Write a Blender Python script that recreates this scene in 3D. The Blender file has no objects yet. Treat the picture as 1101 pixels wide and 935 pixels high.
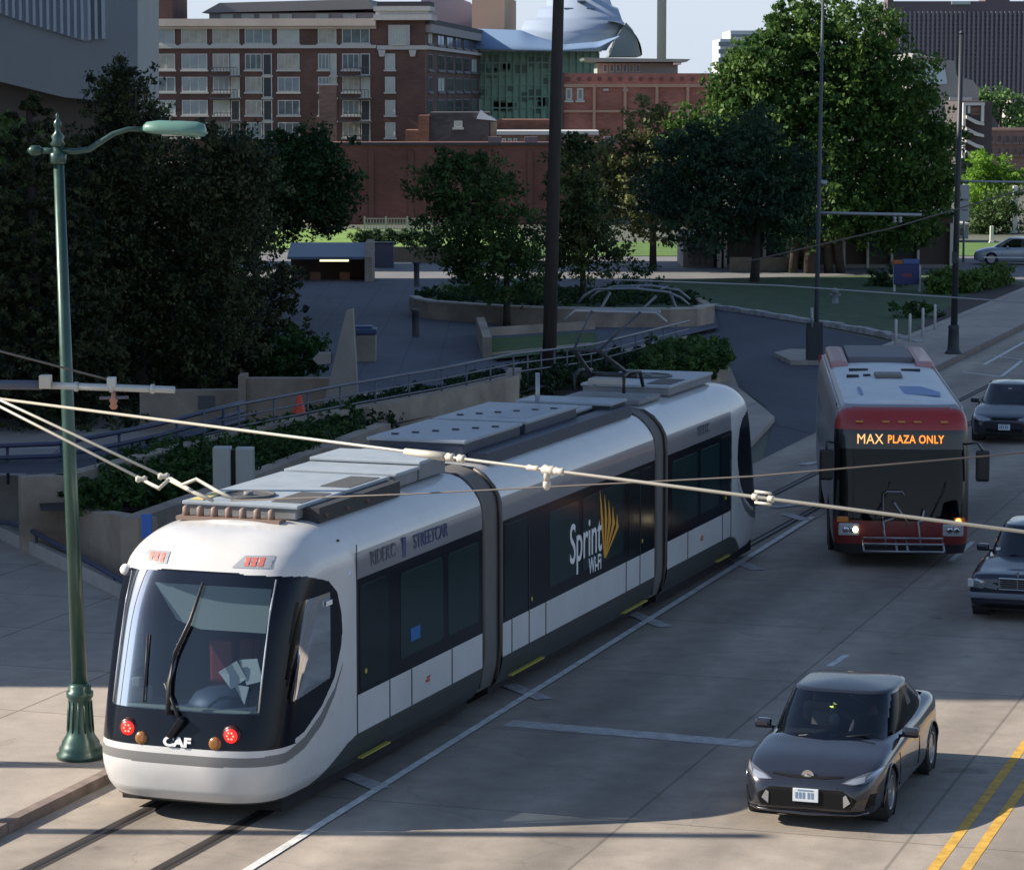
import bpy, bmesh, math, random
import numpy as np
from mathutils import Vector, Matrix
random.seed(7); rng = np.random.default_rng(7)
R = math.radians
scene = bpy.context.scene
C = scene.collection

# ------------------------------------------------------------------ camera
F = 3200.0; H = 9.0; HY = 98.0
PIT = math.atan((467.5-HY)/F)
cam_d = bpy.data.cameras.new('camera'); cam = bpy.data.objects.new('camera', cam_d); C.objects.link(cam)
cam.location = (0, 0, H); cam.rotation_euler = (math.pi/2-PIT, 0, 0)
cam_d.sensor_width = 36; cam_d.lens = F/1101*36; cam_d.clip_end = 6000; cam_d.clip_start = .5
scene.camera = cam
scene.render.resolution_x = 1024; scene.render.resolution_y = 869

def ray(px, py):
    dx = px-550.5; dy = 467.5-py
    return (dx, F*math.cos(PIT)+dy*math.sin(PIT), -F*math.sin(PIT)+dy*math.cos(PIT))
def G(px, py, z=0.0):            # site survey: point of the photo at height z
    d = ray(px, py); t = (z-H)/d[2]
    return Vector((d[0]*t, d[1]*t, z))
def P(px, py, D):                # point of the photo at distance D
    d = ray(px, py); t = D/d[1]
    return Vector((d[0]*t, D, H+d[2]*t))

# ------------------------------------------------------------------ world, sun
SAZ = R(1.5); SEL = R(31)
tosun = Vector((-math.cos(SAZ)*math.cos(SEL), math.sin(SAZ)*math.cos(SEL), math.sin(SEL)))
w = bpy.data.worlds.new('World'); scene.world = w; w.use_nodes = True
nt = w.node_tree; bg = nt.nodes['Background']
sky = nt.nodes.new('ShaderNodeTexSky'); sky.sky_type = 'NISHITA'; sky.sun_disc = False
sky.sun_elevation = SEL; sky.sun_rotation = math.atan2(tosun.x, tosun.y)
sky.air_density = 1.0; sky.dust_density = 0.3; sky.ozone_density = 1.2
tint = nt.nodes.new('ShaderNodeVectorMath'); tint.operation = 'MULTIPLY'; tint.inputs[1].default_value = (1.04, 1.0, 1.0)
nt.links.new(sky.outputs[0], tint.inputs[0]); wtc = nt.nodes.new('ShaderNodeTexCoord'); wsp = nt.nodes.new('ShaderNodeSeparateXYZ'); nt.links.new(wtc.outputs['Generated'], wsp.inputs[0])
wmr = nt.nodes.new('ShaderNodeMapRange'); wmr.interpolation_type = 'SMOOTHSTEP'
for k_, v_ in zip((1, 2, 3, 4), (-.02, .32, .9, 0)): wmr.inputs[k_].default_value = v_
nt.links.new(wsp.outputs[2], wmr.inputs[0])
wmx = nt.nodes.new('ShaderNodeMix'); wmx.data_type = 'RGBA'; nt.links.new(wmr.outputs[0], wmx.inputs[0]); nt.links.new(tint.outputs[0], wmx.inputs[6])
wmx.inputs[7].default_value = (4.2, 4.9, 6.0, 1)      # pale haze low over the city
nt.links.new(wmx.outputs[2], bg.inputs[0]); bg.inputs[1].default_value = 0.092
sd = bpy.data.lights.new('sun', 'SUN'); so = bpy.data.objects.new('sun', sd); C.objects.link(so)
sd.energy = 5.0; sd.angle = R(.5); sd.color = (1, .9, .77)
so.rotation_euler = tosun.to_track_quat('Z', 'Y').to_euler()
scene.view_settings.view_transform = 'Standard'; scene.view_settings.look = 'None'
scene.view_settings.gamma = 1; scene.view_settings.exposure = 0.72
scene.render.engine = 'CYCLES'
scene.cycles.max_bounces = 8; scene.cycles.transparent_max_bounces = 24

# ------------------------------------------------------------------ materials
MATS = {}
def mat(name, col, rough=.7, metal=0, var=0, vscale=3, bump=0, bscale=40, coat=0, emit=None, estr=0, spec=.5, stretch=None):
    if name in MATS: return MATS[name]
    m = bpy.data.materials.new(name); m.use_nodes = True; t = m.node_tree; b = t.nodes['Principled BSDF']
    b.inputs['Base Color'].default_value = (*col, 1); b.inputs['Roughness'].default_value = rough
    b.inputs['Metallic'].default_value = metal; b.inputs['Coat Weight'].default_value = coat
    b.inputs['Coat Roughness'].default_value = .05
    b.inputs['Specular IOR Level'].default_value = spec
    if emit: b.inputs['Emission Color'].default_value = (*emit, 1); b.inputs['Emission Strength'].default_value = estr
    if var or bump:
        tc = t.nodes.new('ShaderNodeTexCoord'); src = tc.outputs['Object']
        if stretch:
            mp = t.nodes.new('ShaderNodeMapping'); mp.inputs['Scale'].default_value = stretch
            t.links.new(src, mp.inputs[0]); src = mp.outputs[0]
    if var:
        n = t.nodes.new('ShaderNodeTexNoise'); n.inputs['Scale'].default_value = vscale; n.inputs['Detail'].default_value = 8
        n.inputs['Roughness'].default_value = .62
        t.links.new(src, n.inputs['Vector'])
        r = t.nodes.new('ShaderNodeValToRGB'); r.color_ramp.elements[0].position = .3; r.color_ramp.elements[1].position = .7
        r.color_ramp.elements[0].color = (*[c*(1-var) for c in col], 1); r.color_ramp.elements[1].color = (*[min(1, c*(1+var)) for c in col], 1)
        t.links.new(n.outputs[0], r.inputs[0]); t.links.new(r.outputs[0], b.inputs['Base Color'])
        mr = t.nodes.new('ShaderNodeMapRange'); mr.inputs[3].default_value = max(.02, rough-.12*min(1, rough*2)); mr.inputs[4].default_value = min(1, rough+.12*min(1, rough*2))
        t.links.new(n.outputs[0], mr.inputs[0]); t.links.new(mr.outputs[0], b.inputs['Roughness'])
    if bump:
        n2 = t.nodes.new('ShaderNodeTexNoise'); n2.inputs['Scale'].default_value = bscale; n2.inputs['Detail'].default_value = 5
        t.links.new(src, n2.inputs['Vector'])
        bp = t.nodes.new('ShaderNodeBump'); bp.inputs['Strength'].default_value = bump; bp.inputs['Distance'].default_value = .05
        t.links.new(n2.outputs[0], bp.inputs['Height']); t.links.new(bp.outputs[0], b.inputs['Normal'])
    MATS[name] = m; return m

def brickmat(name, col, mortar, bw=.5, bh=.16, var=.2, rough=.85, ms=.012, off=.5):
    if name in MATS: return MATS[name]
    m = bpy.data.materials.new(name); m.use_nodes = True; t = m.node_tree; b = t.nodes['Principled BSDF']
    tc = t.nodes.new('ShaderNodeTexCoord')
    sp = t.nodes.new('ShaderNodeSeparateXYZ'); t.links.new(tc.outputs['Object'], sp.inputs[0])
    ad = t.nodes.new('ShaderNodeMath'); ad.operation = 'ADD'; t.links.new(sp.outputs[0], ad.inputs[0]); t.links.new(sp.outputs[1], ad.inputs[1])
    cb = t.nodes.new('ShaderNodeCombineXYZ'); t.links.new(ad.outputs[0], cb.inputs[0]); t.links.new(sp.outputs[2], cb.inputs[1])
    br = t.nodes.new('ShaderNodeTexBrick'); t.links.new(cb.outputs[0], br.inputs['Vector'])
    br.inputs['Scale'].default_value = 1; br.inputs['Brick Width'].default_value = bw; br.inputs['Row Height'].default_value = bh
    br.inputs['Mortar Size'].default_value = ms; br.offset = off
    br.inputs['Color1'].default_value = (*[c*(1-var) for c in col], 1); br.inputs['Color2'].default_value = (*[min(1, c*(1+var)) for c in col], 1)
    br.inputs['Mortar'].default_value = (*mortar, 1)
    n = t.nodes.new('ShaderNodeTexNoise'); n.inputs['Scale'].default_value = .25; n.inputs['Detail'].default_value = 8
    t.links.new(tc.outputs['Object'], n.inputs['Vector'])
    mr = t.nodes.new('ShaderNodeMapRange'); mr.inputs[1].default_value = .3; mr.inputs[2].default_value = .7; mr.inputs[3].default_value = .7; mr.inputs[4].default_value = 1.2
    t.links.new(n.outputs[0], mr.inputs[0])
    mx = t.nodes.new('ShaderNodeVectorMath'); mx.operation = 'SCALE'
    t.links.new(br.outputs[0], mx.inputs[0]); t.links.new(mr.outputs[0], mx.inputs['Scale']); t.links.new(mx.outputs[0], b.inputs['Base Color'])
    b.inputs['Roughness'].default_value = rough
    MATS[name] = m; return m

def pavemat(name, col, sx, sy, var=.25, joint=.55, jw=.025, rough=.85, tracks=False):
    m = bpy.data.materials.new(name); m.use_nodes = True; t = m.node_tree; b = t.nodes['Principled BSDF']; L = t.links.new
    tc = t.nodes.new('ShaderNodeTexCoord'); o = tc.outputs['Object']
    def noise(s, d=8, r=.6, vec=o, st=None):
        if st:
            mp = t.nodes.new('ShaderNodeMapping'); mp.inputs['Scale'].default_value = st; L(vec, mp.inputs[0]); vec = mp.outputs[0]
        n = t.nodes.new('ShaderNodeTexNoise'); n.inputs['Scale'].default_value = s; n.inputs['Detail'].default_value = d; n.inputs['Roughness'].default_value = r
        L(vec, n.inputs['Vector']); return n.outputs[0]
    def rng_(v, a, b_, c, d):
        mr = t.nodes.new('ShaderNodeMapRange'); L(v, mr.inputs[0])
        for k, x in zip((1, 2, 3, 4), (a, b_, c, d)): mr.inputs[k].default_value = x
        return mr.outputs[0]
    def mul(a, b_):
        x = t.nodes.new('ShaderNodeMath'); x.operation = 'MULTIPLY'; L(a, x.inputs[0]); L(b_, x.inputs[1]); return x.outputs[0]
    f = rng_(noise(.35, st=(1, .35, 1)), .3, .7, 1-var, 1+var*.5)
    f = mul(f, rng_(noise(2.2), .3, .7, 1-var*.5, 1+var*.4))
    f = mul(f, rng_(noise(45, 3), .25, .75, .86, 1.1))
    f = mul(f, rng_(noise(.12, 4, .5), .6, .72, 1, .8))
    f = mul(f, rng_(noise(1.1, 6, .7, st=(1, .15, 1)), .62, .75, 1, .72))
    br = t.nodes.new('ShaderNodeTexBrick'); L(o, br.inputs['Vector']); br.inputs['Scale'].default_value = 1; br.offset = 0
    br.inputs['Brick Width'].default_value = sx; br.inputs['Row Height'].default_value = sy; br.inputs['Mortar Size'].default_value = jw
    br.inputs['Mortar Smooth'].default_value = .3
    br.inputs['Color1'].default_value = (.93,)*3+(1,); br.inputs['Color2'].default_value = (1.04,)*3+(1,); br.inputs['Mortar'].default_value = (joint,)*3+(1,)
    f = mul(f, br.outputs[0])
    # cracks
    vo = t.nodes.new('ShaderNodeTexVoronoi'); vo.feature = 'DISTANCE_TO_EDGE'; vo.inputs['Scale'].default_value = .22
    wn = t.nodes.new('ShaderNodeTexNoise'); wn.inputs['Scale'].default_value = 1.2; wn.inputs['Detail'].default_value = 6; L(o, wn.inputs['Vector'])
    va = t.nodes.new('ShaderNodeVectorMath'); va.operation = 'MULTIPLY_ADD'; L(wn.outputs[1], va.inputs[0]); va.inputs[1].default_value = (1.4, 1.4, 0); L(o, va.inputs[2]); L(va.outputs[0], vo.inputs['Vector'])
    f = mul(f, rng_(vo.outputs[0], 0, .006, .84, 1))
    if tracks:   # rubber darkening worn along the wheel paths
        sp = t.nodes.new('ShaderNodeSeparateXYZ'); L(o, sp.inputs[0])
        wv = t.nodes.new('ShaderNodeMath'); wv.operation = 'SINE'
        mm = t.nodes.new('ShaderNodeMath'); mm.operation = 'MULTIPLY'; mm.inputs[1].default_value = 2*math.pi/1.75; L(sp.outputs[0], mm.inputs[0]); L(mm.outputs[0], wv.inputs[0])
        f = mul(f, rng_(wv.outputs[0], -1, 1, .80, 1.06)); f = mul(f, rng_(noise(.8, 3, .5), .68, .74, 1, .62))
    s = t.nodes.new('ShaderNodeVectorMath'); s.operation = 'SCALE'; s.inputs[0].default_value = col; L(f, s.inputs['Scale']); L(s.outputs[0], b.inputs['Base Color'])
    b.inputs['Roughness'].default_value = rough
    bp = t.nodes.new('ShaderNodeBump'); bp.inputs['Strength'].default_value = .25; bp.inputs['Distance'].default_value = .02
    L(noise(60, 4), bp.inputs['Height']); L(bp.outputs[0], b.inputs['Normal'])
    MATS[name] = m; return m

def leafmat(name, c1, c2, trans=.25):
    m = bpy.data.materials.new(name); m.use_nodes = True; t = m.node_tree; b = t.nodes['Principled BSDF']
    a = t.nodes.new('ShaderNodeAttribute'); a.attribute_name = 'tone'
    mx = t.nodes.new('ShaderNodeMix'); mx.data_type = 'RGBA'; mx.inputs[6].default_value = (*c1, 1); mx.inputs[7].default_value = (*c2, 1)
    t.links.new(a.outputs['Fac'], mx.inputs[0]); t.links.new(mx.outputs[2], b.inputs['Base Color']); b.inputs['Roughness'].default_value = .6
    b.inputs['Specular IOR Level'].default_value = .25
    tr = t.nodes.new('ShaderNodeBsdfTranslucent'); t.links.new(mx.outputs[2], tr.inputs[0])
    ms = t.nodes.new('ShaderNodeMixShader'); ms.inputs[0].default_value = trans
    t.links.new(b.outputs[0], ms.inputs[1]); t.links.new(tr.outputs[0], ms.inputs[2]); t.links.new(ms.outputs[0], t.nodes['Material Output'].inputs[0])
    MATS[name] = m; return m

def glassmat(name, tint, rough=.03, refl=.0, ior=1.55, gl_=1.0):
    m = bpy.data.materials.new(name); m.use_nodes = True; t = m.node_tree
    for n in list(t.nodes):
        if n.type != 'OUTPUT_MATERIAL': t.nodes.remove(n)
    tr = t.nodes.new('ShaderNodeBsdfTransparent'); tr.inputs[0].default_value = (*tint, 1)
    gl = t.nodes.new('ShaderNodeBsdfGlossy'); gl.inputs['Roughness'].default_value = rough; gl.inputs[0].default_value = (.95*gl_, .97*gl_, gl_, 1)
    fr = t.nodes.new('ShaderNodeFresnel'); fr.inputs[0].default_value = ior if refl >= 0 else 1.22
    ad = t.nodes.new('ShaderNodeMath'); ad.operation = 'ADD'; ad.inputs[1].default_value = refl; t.links.new(fr.outputs[0], ad.inputs[0])
    ms = t.nodes.new('ShaderNodeMixShader'); t.links.new(ad.outputs[0], ms.inputs[0]); t.links.new(tr.outputs[0], ms.inputs[1]); t.links.new(gl.outputs[0], ms.inputs[2])
    t.links.new(ms.outputs[0], t.nodes['Material Output'].inputs[0]); MATS[name] = m; return m

# ------------------------------------------------------------------ object helpers
def obj(name, me, m=None, parent=None, smooth=False, kind=None, label=None, cat=None, group=None):
    o = bpy.data.objects.new(name, me); C.objects.link(o)
    if m is not None:
        for x in (m if isinstance(m, (list, tuple)) else [m]): me.materials.append(x)
    if parent is not None: o.parent = parent
    if smooth: me.polygons.foreach_set('use_smooth', [True]*len(me.polygons))
    tag(o, label, cat, group, kind); return o
def tag(o, label=None, cat=None, group=None, kind=None):
    if label: o['label'] = label
    if cat: o['category'] = cat
    if group: o['group'] = group
    if kind: o['kind'] = kind
    return o
def thing(name, label, cat, loc=(0, 0, 0), yaw=0, group=None):   # yaw: heading clockwise from +Y, radians
    o = bpy.data.objects.new(name, None); C.objects.link(o); o.empty_display_size = .3
    o.location = loc; o.rotation_euler = (0, 0, -yaw); return tag(o, label, cat, group)
def copy_tree(root, loc, yaw, label=None):
    r = root.copy(); C.objects.link(r); r.location = loc; r.rotation_euler = (0, 0, -yaw)
    if label: r['label'] = label
    for ch in list(root.children):
        c = ch.copy(); C.objects.link(c); c.parent = r
        for g in list(ch.children):
            d = g.copy(); C.objects.link(d); d.parent = c
    return r

class MB:
    def __init__(s): s.v = []; s.f = []; s.sm = []
    def add(s, vs, fs, smooth=False):
        n = len(s.v); s.v += [tuple(v) for v in vs]; s.f += [tuple(i+n for i in f) for f in fs]; s.sm += [smooth]*len(fs); return s
    def box(s, x0, x1, y0, y1, z0, z1, M=None, bev=0):
        if bev:
            bm = bmesh.new(); bmesh.ops.create_cube(bm, size=1)
            for v in bm.verts: v.co = Vector(((x0+x1)/2+v.co.x*(x1-x0), (y0+y1)/2+v.co.y*(y1-y0), (z0+z1)/2+v.co.z*(z1-z0)))
            bmesh.ops.bevel(bm, geom=bm.edges[:], offset=bev, segments=2, affect='EDGES', profile=.6)
            vs = [v.co.copy() for v in bm.verts]; bm.verts.index_update(); fs = [[v.index for v in f.verts] for f in bm.faces]; bm.free()
        else:
            vs = [Vector(p) for p in ((x0, y0, z0), (x1, y0, z0), (x1, y1, z0), (x0, y1, z0), (x0, y0, z1), (x1, y0, z1), (x1, y1, z1), (x0, y1, z1))]
            fs = [(0, 3, 2, 1), (4, 5, 6, 7), (0, 1, 5, 4), (1, 2, 6, 5), (2, 3, 7, 6), (3, 0, 4, 7)]
        if M is not None: vs = [M @ v for v in vs]
        return s.add(vs, fs)
    def tube(s, pts, r, n=8, cap=True):
        pts = [Vector(p) for p in pts]; rs = r if isinstance(r, (list, tuple)) else [r]*len(pts); vs = []
        for i, p in enumerate(pts):
            a = pts[max(0, i-1)]; b = pts[min(len(pts)-1, i+1)]; d = (b-a).normalized()
            up = Vector((0, 0, 1)) if abs(d.z) < .95 else Vector((1, 0, 0))
            e1 = d.cross(up).normalized(); e2 = d.cross(e1)
            for k in range(n):
                t = 2*math.pi*k/n; vs.append(p+(e1*math.cos(t)+e2*math.sin(t))*rs[i])
        fs = [(i*n+k, i*n+(k+1) % n, (i+1)*n+(k+1) % n, (i+1)*n+k) for i in range(len(pts)-1) for k in range(n)]
        s.add(vs, fs, True)
        if cap:
            m = len(s.v)-len(vs); s.f += [tuple(m+k for k in range(n))[::-1], tuple(m+(len(pts)-1)*n+k for k in range(n))]; s.sm += [False]*2
        return s
    def lathe(s, prof, c=(0, 0, 0), n=20, axis='z', smooth=True, caps=True):
        vs = []
        for (r, h) in prof:
            for k in range(n):
                t = 2*math.pi*k/n; a, b = r*math.cos(t), r*math.sin(t)
                vs.append({'z': (c[0]+a, c[1]+b, c[2]+h), 'x': (c[0]+h, c[1]+a, c[2]+b), 'y': (c[0]+a, c[1]+h, c[2]+b)}[axis])
        m = len(prof); fs = [(i*n+k, i*n+(k+1) % n, (i+1)*n+(k+1) % n, (i+1)*n+k) for i in range(m-1) for k in range(n)]
        s.add(vs, fs, smooth); q = len(s.v)-len(vs)
        if caps and prof[0][0] > 1e-4: s.f.append(tuple(q+k for k in range(n))[::-1]); s.sm.append(False)
        if caps and prof[-1][0] > 1e-4: s.f.append(tuple(q+(m-1)*n+k for k in range(n))); s.sm.append(False)
        return s
    def prism(s, poly, z0, z1):       # horizontal polygon extruded up
        n = len(poly); vs = [(p[0], p[1], z0) for p in poly]+[(p[0], p[1], z1) for p in poly]
        return s.add(vs, [tuple(range(n))[::-1], tuple(range(n, 2*n))]+[(i, (i+1) % n, (i+1) % n+n, i+n) for i in range(n)])
    def slab(s, front, d):             # polygon given in 3D, extruded by vector d
        n = len(front); d = Vector(d); vs = [Vector(p) for p in front]; vs += [p+d for p in vs]
        return s.add(vs, [tuple(range(n)), tuple(range(n, 2*n))[::-1]]+[(i, i+n, (i+1) % n+n, (i+1) % n) for i in range(n)])
    def wall(s, a, b, zb, zt, th=.3, zb2=None, zt2=None):
        a = Vector((a[0], a[1], 0)); b = Vector((b[0], b[1], 0)); d = (b-a).normalized(); n = Vector((-d.y, d.x, 0))*th
        zb2 = zb if zb2 is None else zb2; zt2 = zt if zt2 is None else zt2; Z = Vector((0, 0, 1))
        v = [a+Z*zb, b+Z*zb2, b+n+Z*zb2, a+n+Z*zb, a+Z*zt, b+Z*zt2, b+n+Z*zt2, a+n+Z*zt]
        return s.add(v, [(0, 3, 2, 1), (4, 5, 6, 7), (0, 1, 5, 4), (1, 2, 6, 5), (2, 3, 7, 6), (3, 0, 4, 7)])
    def mesh(s, name):
        me = bpy.data.meshes.new(name); me.from_pydata(s.v, [], s.f)
        bm = bmesh.new(); bm.from_mesh(me); bmesh.ops.recalc_face_normals(bm, faces=bm.faces[:]); bm.to_mesh(me); bm.free()
        me.polygons.foreach_set('use_smooth', s.sm); me.update(); return me
    def build(s, name, m, parent=None, **k): return obj(name, s.mesh(name), m, parent, **k)

def text(name, body, size, m, parent, loc, rot, sx=1, off=0, align='CENTER', label=None, sp=1, shear=0):
    c = bpy.data.curves.new(name, 'FONT'); c.body = body; c.size = size; c.extrude = .003; c.offset = off; c.align_x = align; c.align_y = 'CENTER'
    c.space_character = sp; c.shear = shear
    t = bpy.data.objects.new(name, c); C.objects.link(t)
    dg = bpy.context.evaluated_depsgraph_get(); me = bpy.data.meshes.new_from_object(t.evaluated_get(dg))
    bpy.data.objects.remove(t); bpy.data.curves.remove(c)
    me.materials.clear(); o = obj(name, me, m, parent, label=label)
    o.location = loc; o.rotation_euler = rot; o.scale = (sx, 1, 1); return o

def interp(tab, x):
    xs = [a for a, _ in tab]; return float(np.interp(x, xs, [b for _, b in tab]))
def smoothtab(tab, x):    # monotone-ish cubic (hermite) interpolation
    n = len(tab)
    if x <= tab[0][0]: return tab[0][1]
    if x >= tab[-1][0]: return tab[-1][1]
    i = max(k for k in range(n-1) if tab[k][0] <= x)
    x0, y0 = tab[i]; x1, y1 = tab[i+1]; h = x1-x0; s = (y1-y0)/h
    def sl(k):
        if k <= 0 or k >= n-1: return None
        a = (tab[k][1]-tab[k-1][1])/(tab[k][0]-tab[k-1][0]); b = (tab[k+1][1]-tab[k][1])/(tab[k+1][0]-tab[k][0])
        return 0 if a*b <= 0 else 2*a*b/(a+b)
    m0 = sl(i); m1 = sl(i+1); m0 = s if m0 is None else m0; m1 = s if m1 is None else m1
    t = (x-x0)/h; t2 = t*t; t3 = t2*t
    return (2*t3-3*t2+1)*y0+(t3-2*t2+t)*h*m0+(-2*t3+3*t2)*y1+(t3-t2)*h*m1

def shell(P3, classify, mats, parent, closed=False, flip=False, label=None):
    """P3: array (I,J,3). Splits the one continuous surface into named parts; classify(centre)->part key"""
    I, J = P3.shape[:2]
    cen = (P3[:-1, :-1]+P3[1:, :-1]+P3[:-1, 1:]+P3[1:, 1:])/4
    buckets = {}
    for i in range(I-1):
        for j in range(J-1):
            k = classify(*cen[i, j])
            if k: buckets.setdefault(k, []).append((i, j))
    out = {}
    flat = P3.reshape(-1, 3)
    for k, fl in buckets.items():
        fs = [(i*J+j, (i+1)*J+j, (i+1)*J+j+1, i*J+j+1) for i, j in fl]
        if flip: fs = [f[::-1] for f in fs]
        used = sorted({a for f in fs for a in f}); ix = {a: n for n, a in enumerate(used)}
        me = bpy.data.meshes.new(k[0] if isinstance(k, tuple) else k)
        me.from_pydata([tuple(flat[a]) for a in used], [], [tuple(ix[a] for a in f) for f in fs])
        bm = bmesh.new(); bm.from_mesh(me); bmesh.ops.remove_doubles(bm, verts=bm.verts[:], dist=1e-5); bm.to_mesh(me); bm.free()
        nm = k[0] if isinstance(k, tuple) else k
        out[k] = obj(nm, me, mats[nm], parent, smooth=True)
    return out

# ================================================================== SETTING
YR = R(18.3)                                   # heading of the street
def frame(x, y, o, yaw):                       # local (right, along) -> world
    return (o[0]+x*math.cos(yaw)+y*math.sin(yaw), o[1]-x*math.sin(yaw)+y*math.cos(yaw))
K0 = G(125, 838)                               # on the left kerb line
def RD(x, y): return frame(x, y, K0, YR)       # street frame: x right of the kerb, y along
M_road = pavemat('road_concrete', (.37, .32, .265), 3.5, 4.6, var=.32, joint=.62, tracks=True)
M_walk = pavemat('sidewalk_concrete', (.40, .35, .30), 3.0, 3.0, var=.22, joint=.55, rough=.9)
M_plaza = pavemat('plaza_pavers', (.10, .112, .14), 1.2, 1.2, var=.2, joint=.7, jw=.03)
M_asph = pavemat('asphalt', (.06, .07, .092), 40, 40, var=.25, joint=.9)
M_ground = mat('ground', (.10, .11, .08), .95, var=.3, vscale=.05)
M_grass = mat('lawn', (.09, .17, .03), .9, var=.35, vscale=.8, bump=.5, bscale=12)
M_kerb = mat('kerb_concrete', (.33, .30, .26), .9, var=.25, vscale=2, bump=.2)
M_beige = mat('beige_concrete', (.33, .27, .21), .9, var=.32, vscale=.9, bump=.2, bscale=20)
M_grey_conc = mat('grey_concrete', (.28, .265, .245), .9, var=.28, vscale=.9, bump=.2, bscale=20)
M_white = mat('road_paint_white', (.62, .62, .60), .8, var=.3, vscale=5)
M_yellow = mat('road_paint_yellow', (.58, .34, .055), .8, var=.32, vscale=5)
M_dark = mat('dark_soil', (.045, .035, .03), .95, var=.3, vscale=2)
def flat(name, pts, z, m, kind='structure', label=None, rel=None, yaw=0, thick=0):
    o = Vector((rel[0], rel[1], 0)) if rel else Vector((0, 0, 0))
    loc = []
    for p in pts:
        d = Vector((p[0], p[1], 0))-o
        loc.append((d.x*math.cos(yaw)-d.y*math.sin(yaw), d.x*math.sin(yaw)+d.y*math.cos(yaw), z))
    mb = MB()
    if thick: mb.prism(loc, z-thick, z)
    else: mb.add(loc, [tuple(range(len(loc)))])
    ob = mb.build(name, m, kind=kind, label=label); ob.location = o; ob.rotation_euler = (0, 0, -yaw); return ob
MB().add([(-3000, -300, -.03), (3000, -300, -.03), (3000, 5000, -.03), (-3000, 5000, -.03)], [(0, 1, 2, 3)]).build('ground', M_ground, kind='structure')
flat('road', [RD(-.0, -60), RD(30, -60), RD(30, 300), RD(0, 300)], 0, M_road, rel=K0, yaw=YR)
# side street (asphalt) joining the road behind the bus
SS = [G(*p) for p in ((822, 492), (1012, 403), (985, 374), (893, 354), (768, 331), (768, 356), (700, 366), (700, 382), (786, 392), (792, 414), (833, 443))]
flat('side_street', SS, -.012, M_asph)
flat('side_street_apron', [RD(-2.6, 45), RD(0, 42.0), RD(0, 59.5), RD(-3.2, 59)], -.006, M_asph)
# sidewalk slabs with kerb
def walk(name, pts, m=M_walk, z=.13): flat(name, pts, z, m, rel=K0, yaw=YR, thick=.16)
wk = [RD(-.16, -60), RD(-.16, 33.2)]+[G(833, 448, .13), G(794, 416, .13), G(786, 396, .13), G(700, 384, .13)]
wk = [(p[0], p[1]) for p in wk]
walk('sidewalk', wk+[(-14, 98), (-45, 98), (-45, -60)])
walk('far_sidewalk', [RD(-.16, 59.8), RD(-.16, 300), RD(-3.4, 300), RD(-3.4, 61.3)])
mk = MB(); 
def bxrd(mb, x0, x1, y0, y1, z0, z1):
    mb.prism([RD(x0, y0), RD(x1, y0), RD(x1, y1), RD(x0, y1)], z0, z1)
for y0, y1 in ((-60, 33), (60, 300)):
    n = int((y1-y0)/3)
    for i in range(n): bxrd(mk, -.158, 0, y0+i*(y1-y0)/n+.01, y0+(i+1)*(y1-y0)/n-.01, -.02, .135)
mk.build('kerb', mat('red_brown_kerb', (.20, .155, .135), .9, var=.3, vscale=3), kind='structure')
# plaza pavement, drive, lawns
flat('plaza_pavement', [G(*p) for p in ((130, 452), (640, 404), (704, 372), (772, 356), (768, 333), (700, 303), (230, 303), (100, 360))], .142, M_plaza)
flat('plaza_drive', [G(*p) for p in ((240, 310), (1101, 310), (1150, 272), (230, 272))], .02, mat('drive_concrete', (.17, .17, .175), .9, var=.15, vscale=.4))
flat('lawn', [G(*p) for p in ((560, 276), (1160, 276), (1160, 262), (560, 260))], .05, M_grass, label=None)
flat('lawn', [G(*p) for p in ((240, 268), (560, 268), (560, 247), (230, 247))], .052, mat('bright_lawn', (.16, .27, .05), .9, var=.3, vscale=.8))
flat('island_lawn', [G(*p) for p in ((742, 328), (893, 350), (985, 370), (1008, 368), (1046, 345), (1110, 306), (1020, 296), (700, 303))], .10, mat('island_grass', (.05, .085, .035), .95, var=.4, vscale=1.5, bump=.5, bscale=9), thick=.1)
flat('mulch_bed', [G(*p, .1) for p in ((985, 352), (1008, 364), (1046, 343), (1104, 307), (1060, 305))], .106, M_dark)
ke = MB(); ep = [(742, 329), (800, 337), (893, 352), (940, 361), (985, 372)]
for i in range(26):
    t = i/26*(len(ep)-1); a = int(t); u = t-a; b = int(min(len(ep)-1.001, (i+.9)/26*(len(ep)-1))); ub = (i+.9)/26*(len(ep)-1)-b
    p = G(ep[a][0]*(1-u)+ep[a+1][0]*u, ep[a][1]*(1-u)+ep[a+1][1]*u); q = G(ep[b][0]*(1-ub)+ep[b+1][0]*ub, ep[b][1]*(1-ub)+ep[b+1][1]*ub)
    ke.wall(p, q, 0, .16+.06*random.random(), .35)
ke.build('stone_kerb', mat('stone_kerb', (.36, .36, .36), .95, var=.4, vscale=3), kind='structure')
# traffic median nub with kerb in the side street
flat('traffic_island', [G(832, 383), G(850, 379), G(884, 380), G(884, 392), G(850, 392)], .14, M_kerb, thick=.15)

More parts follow.
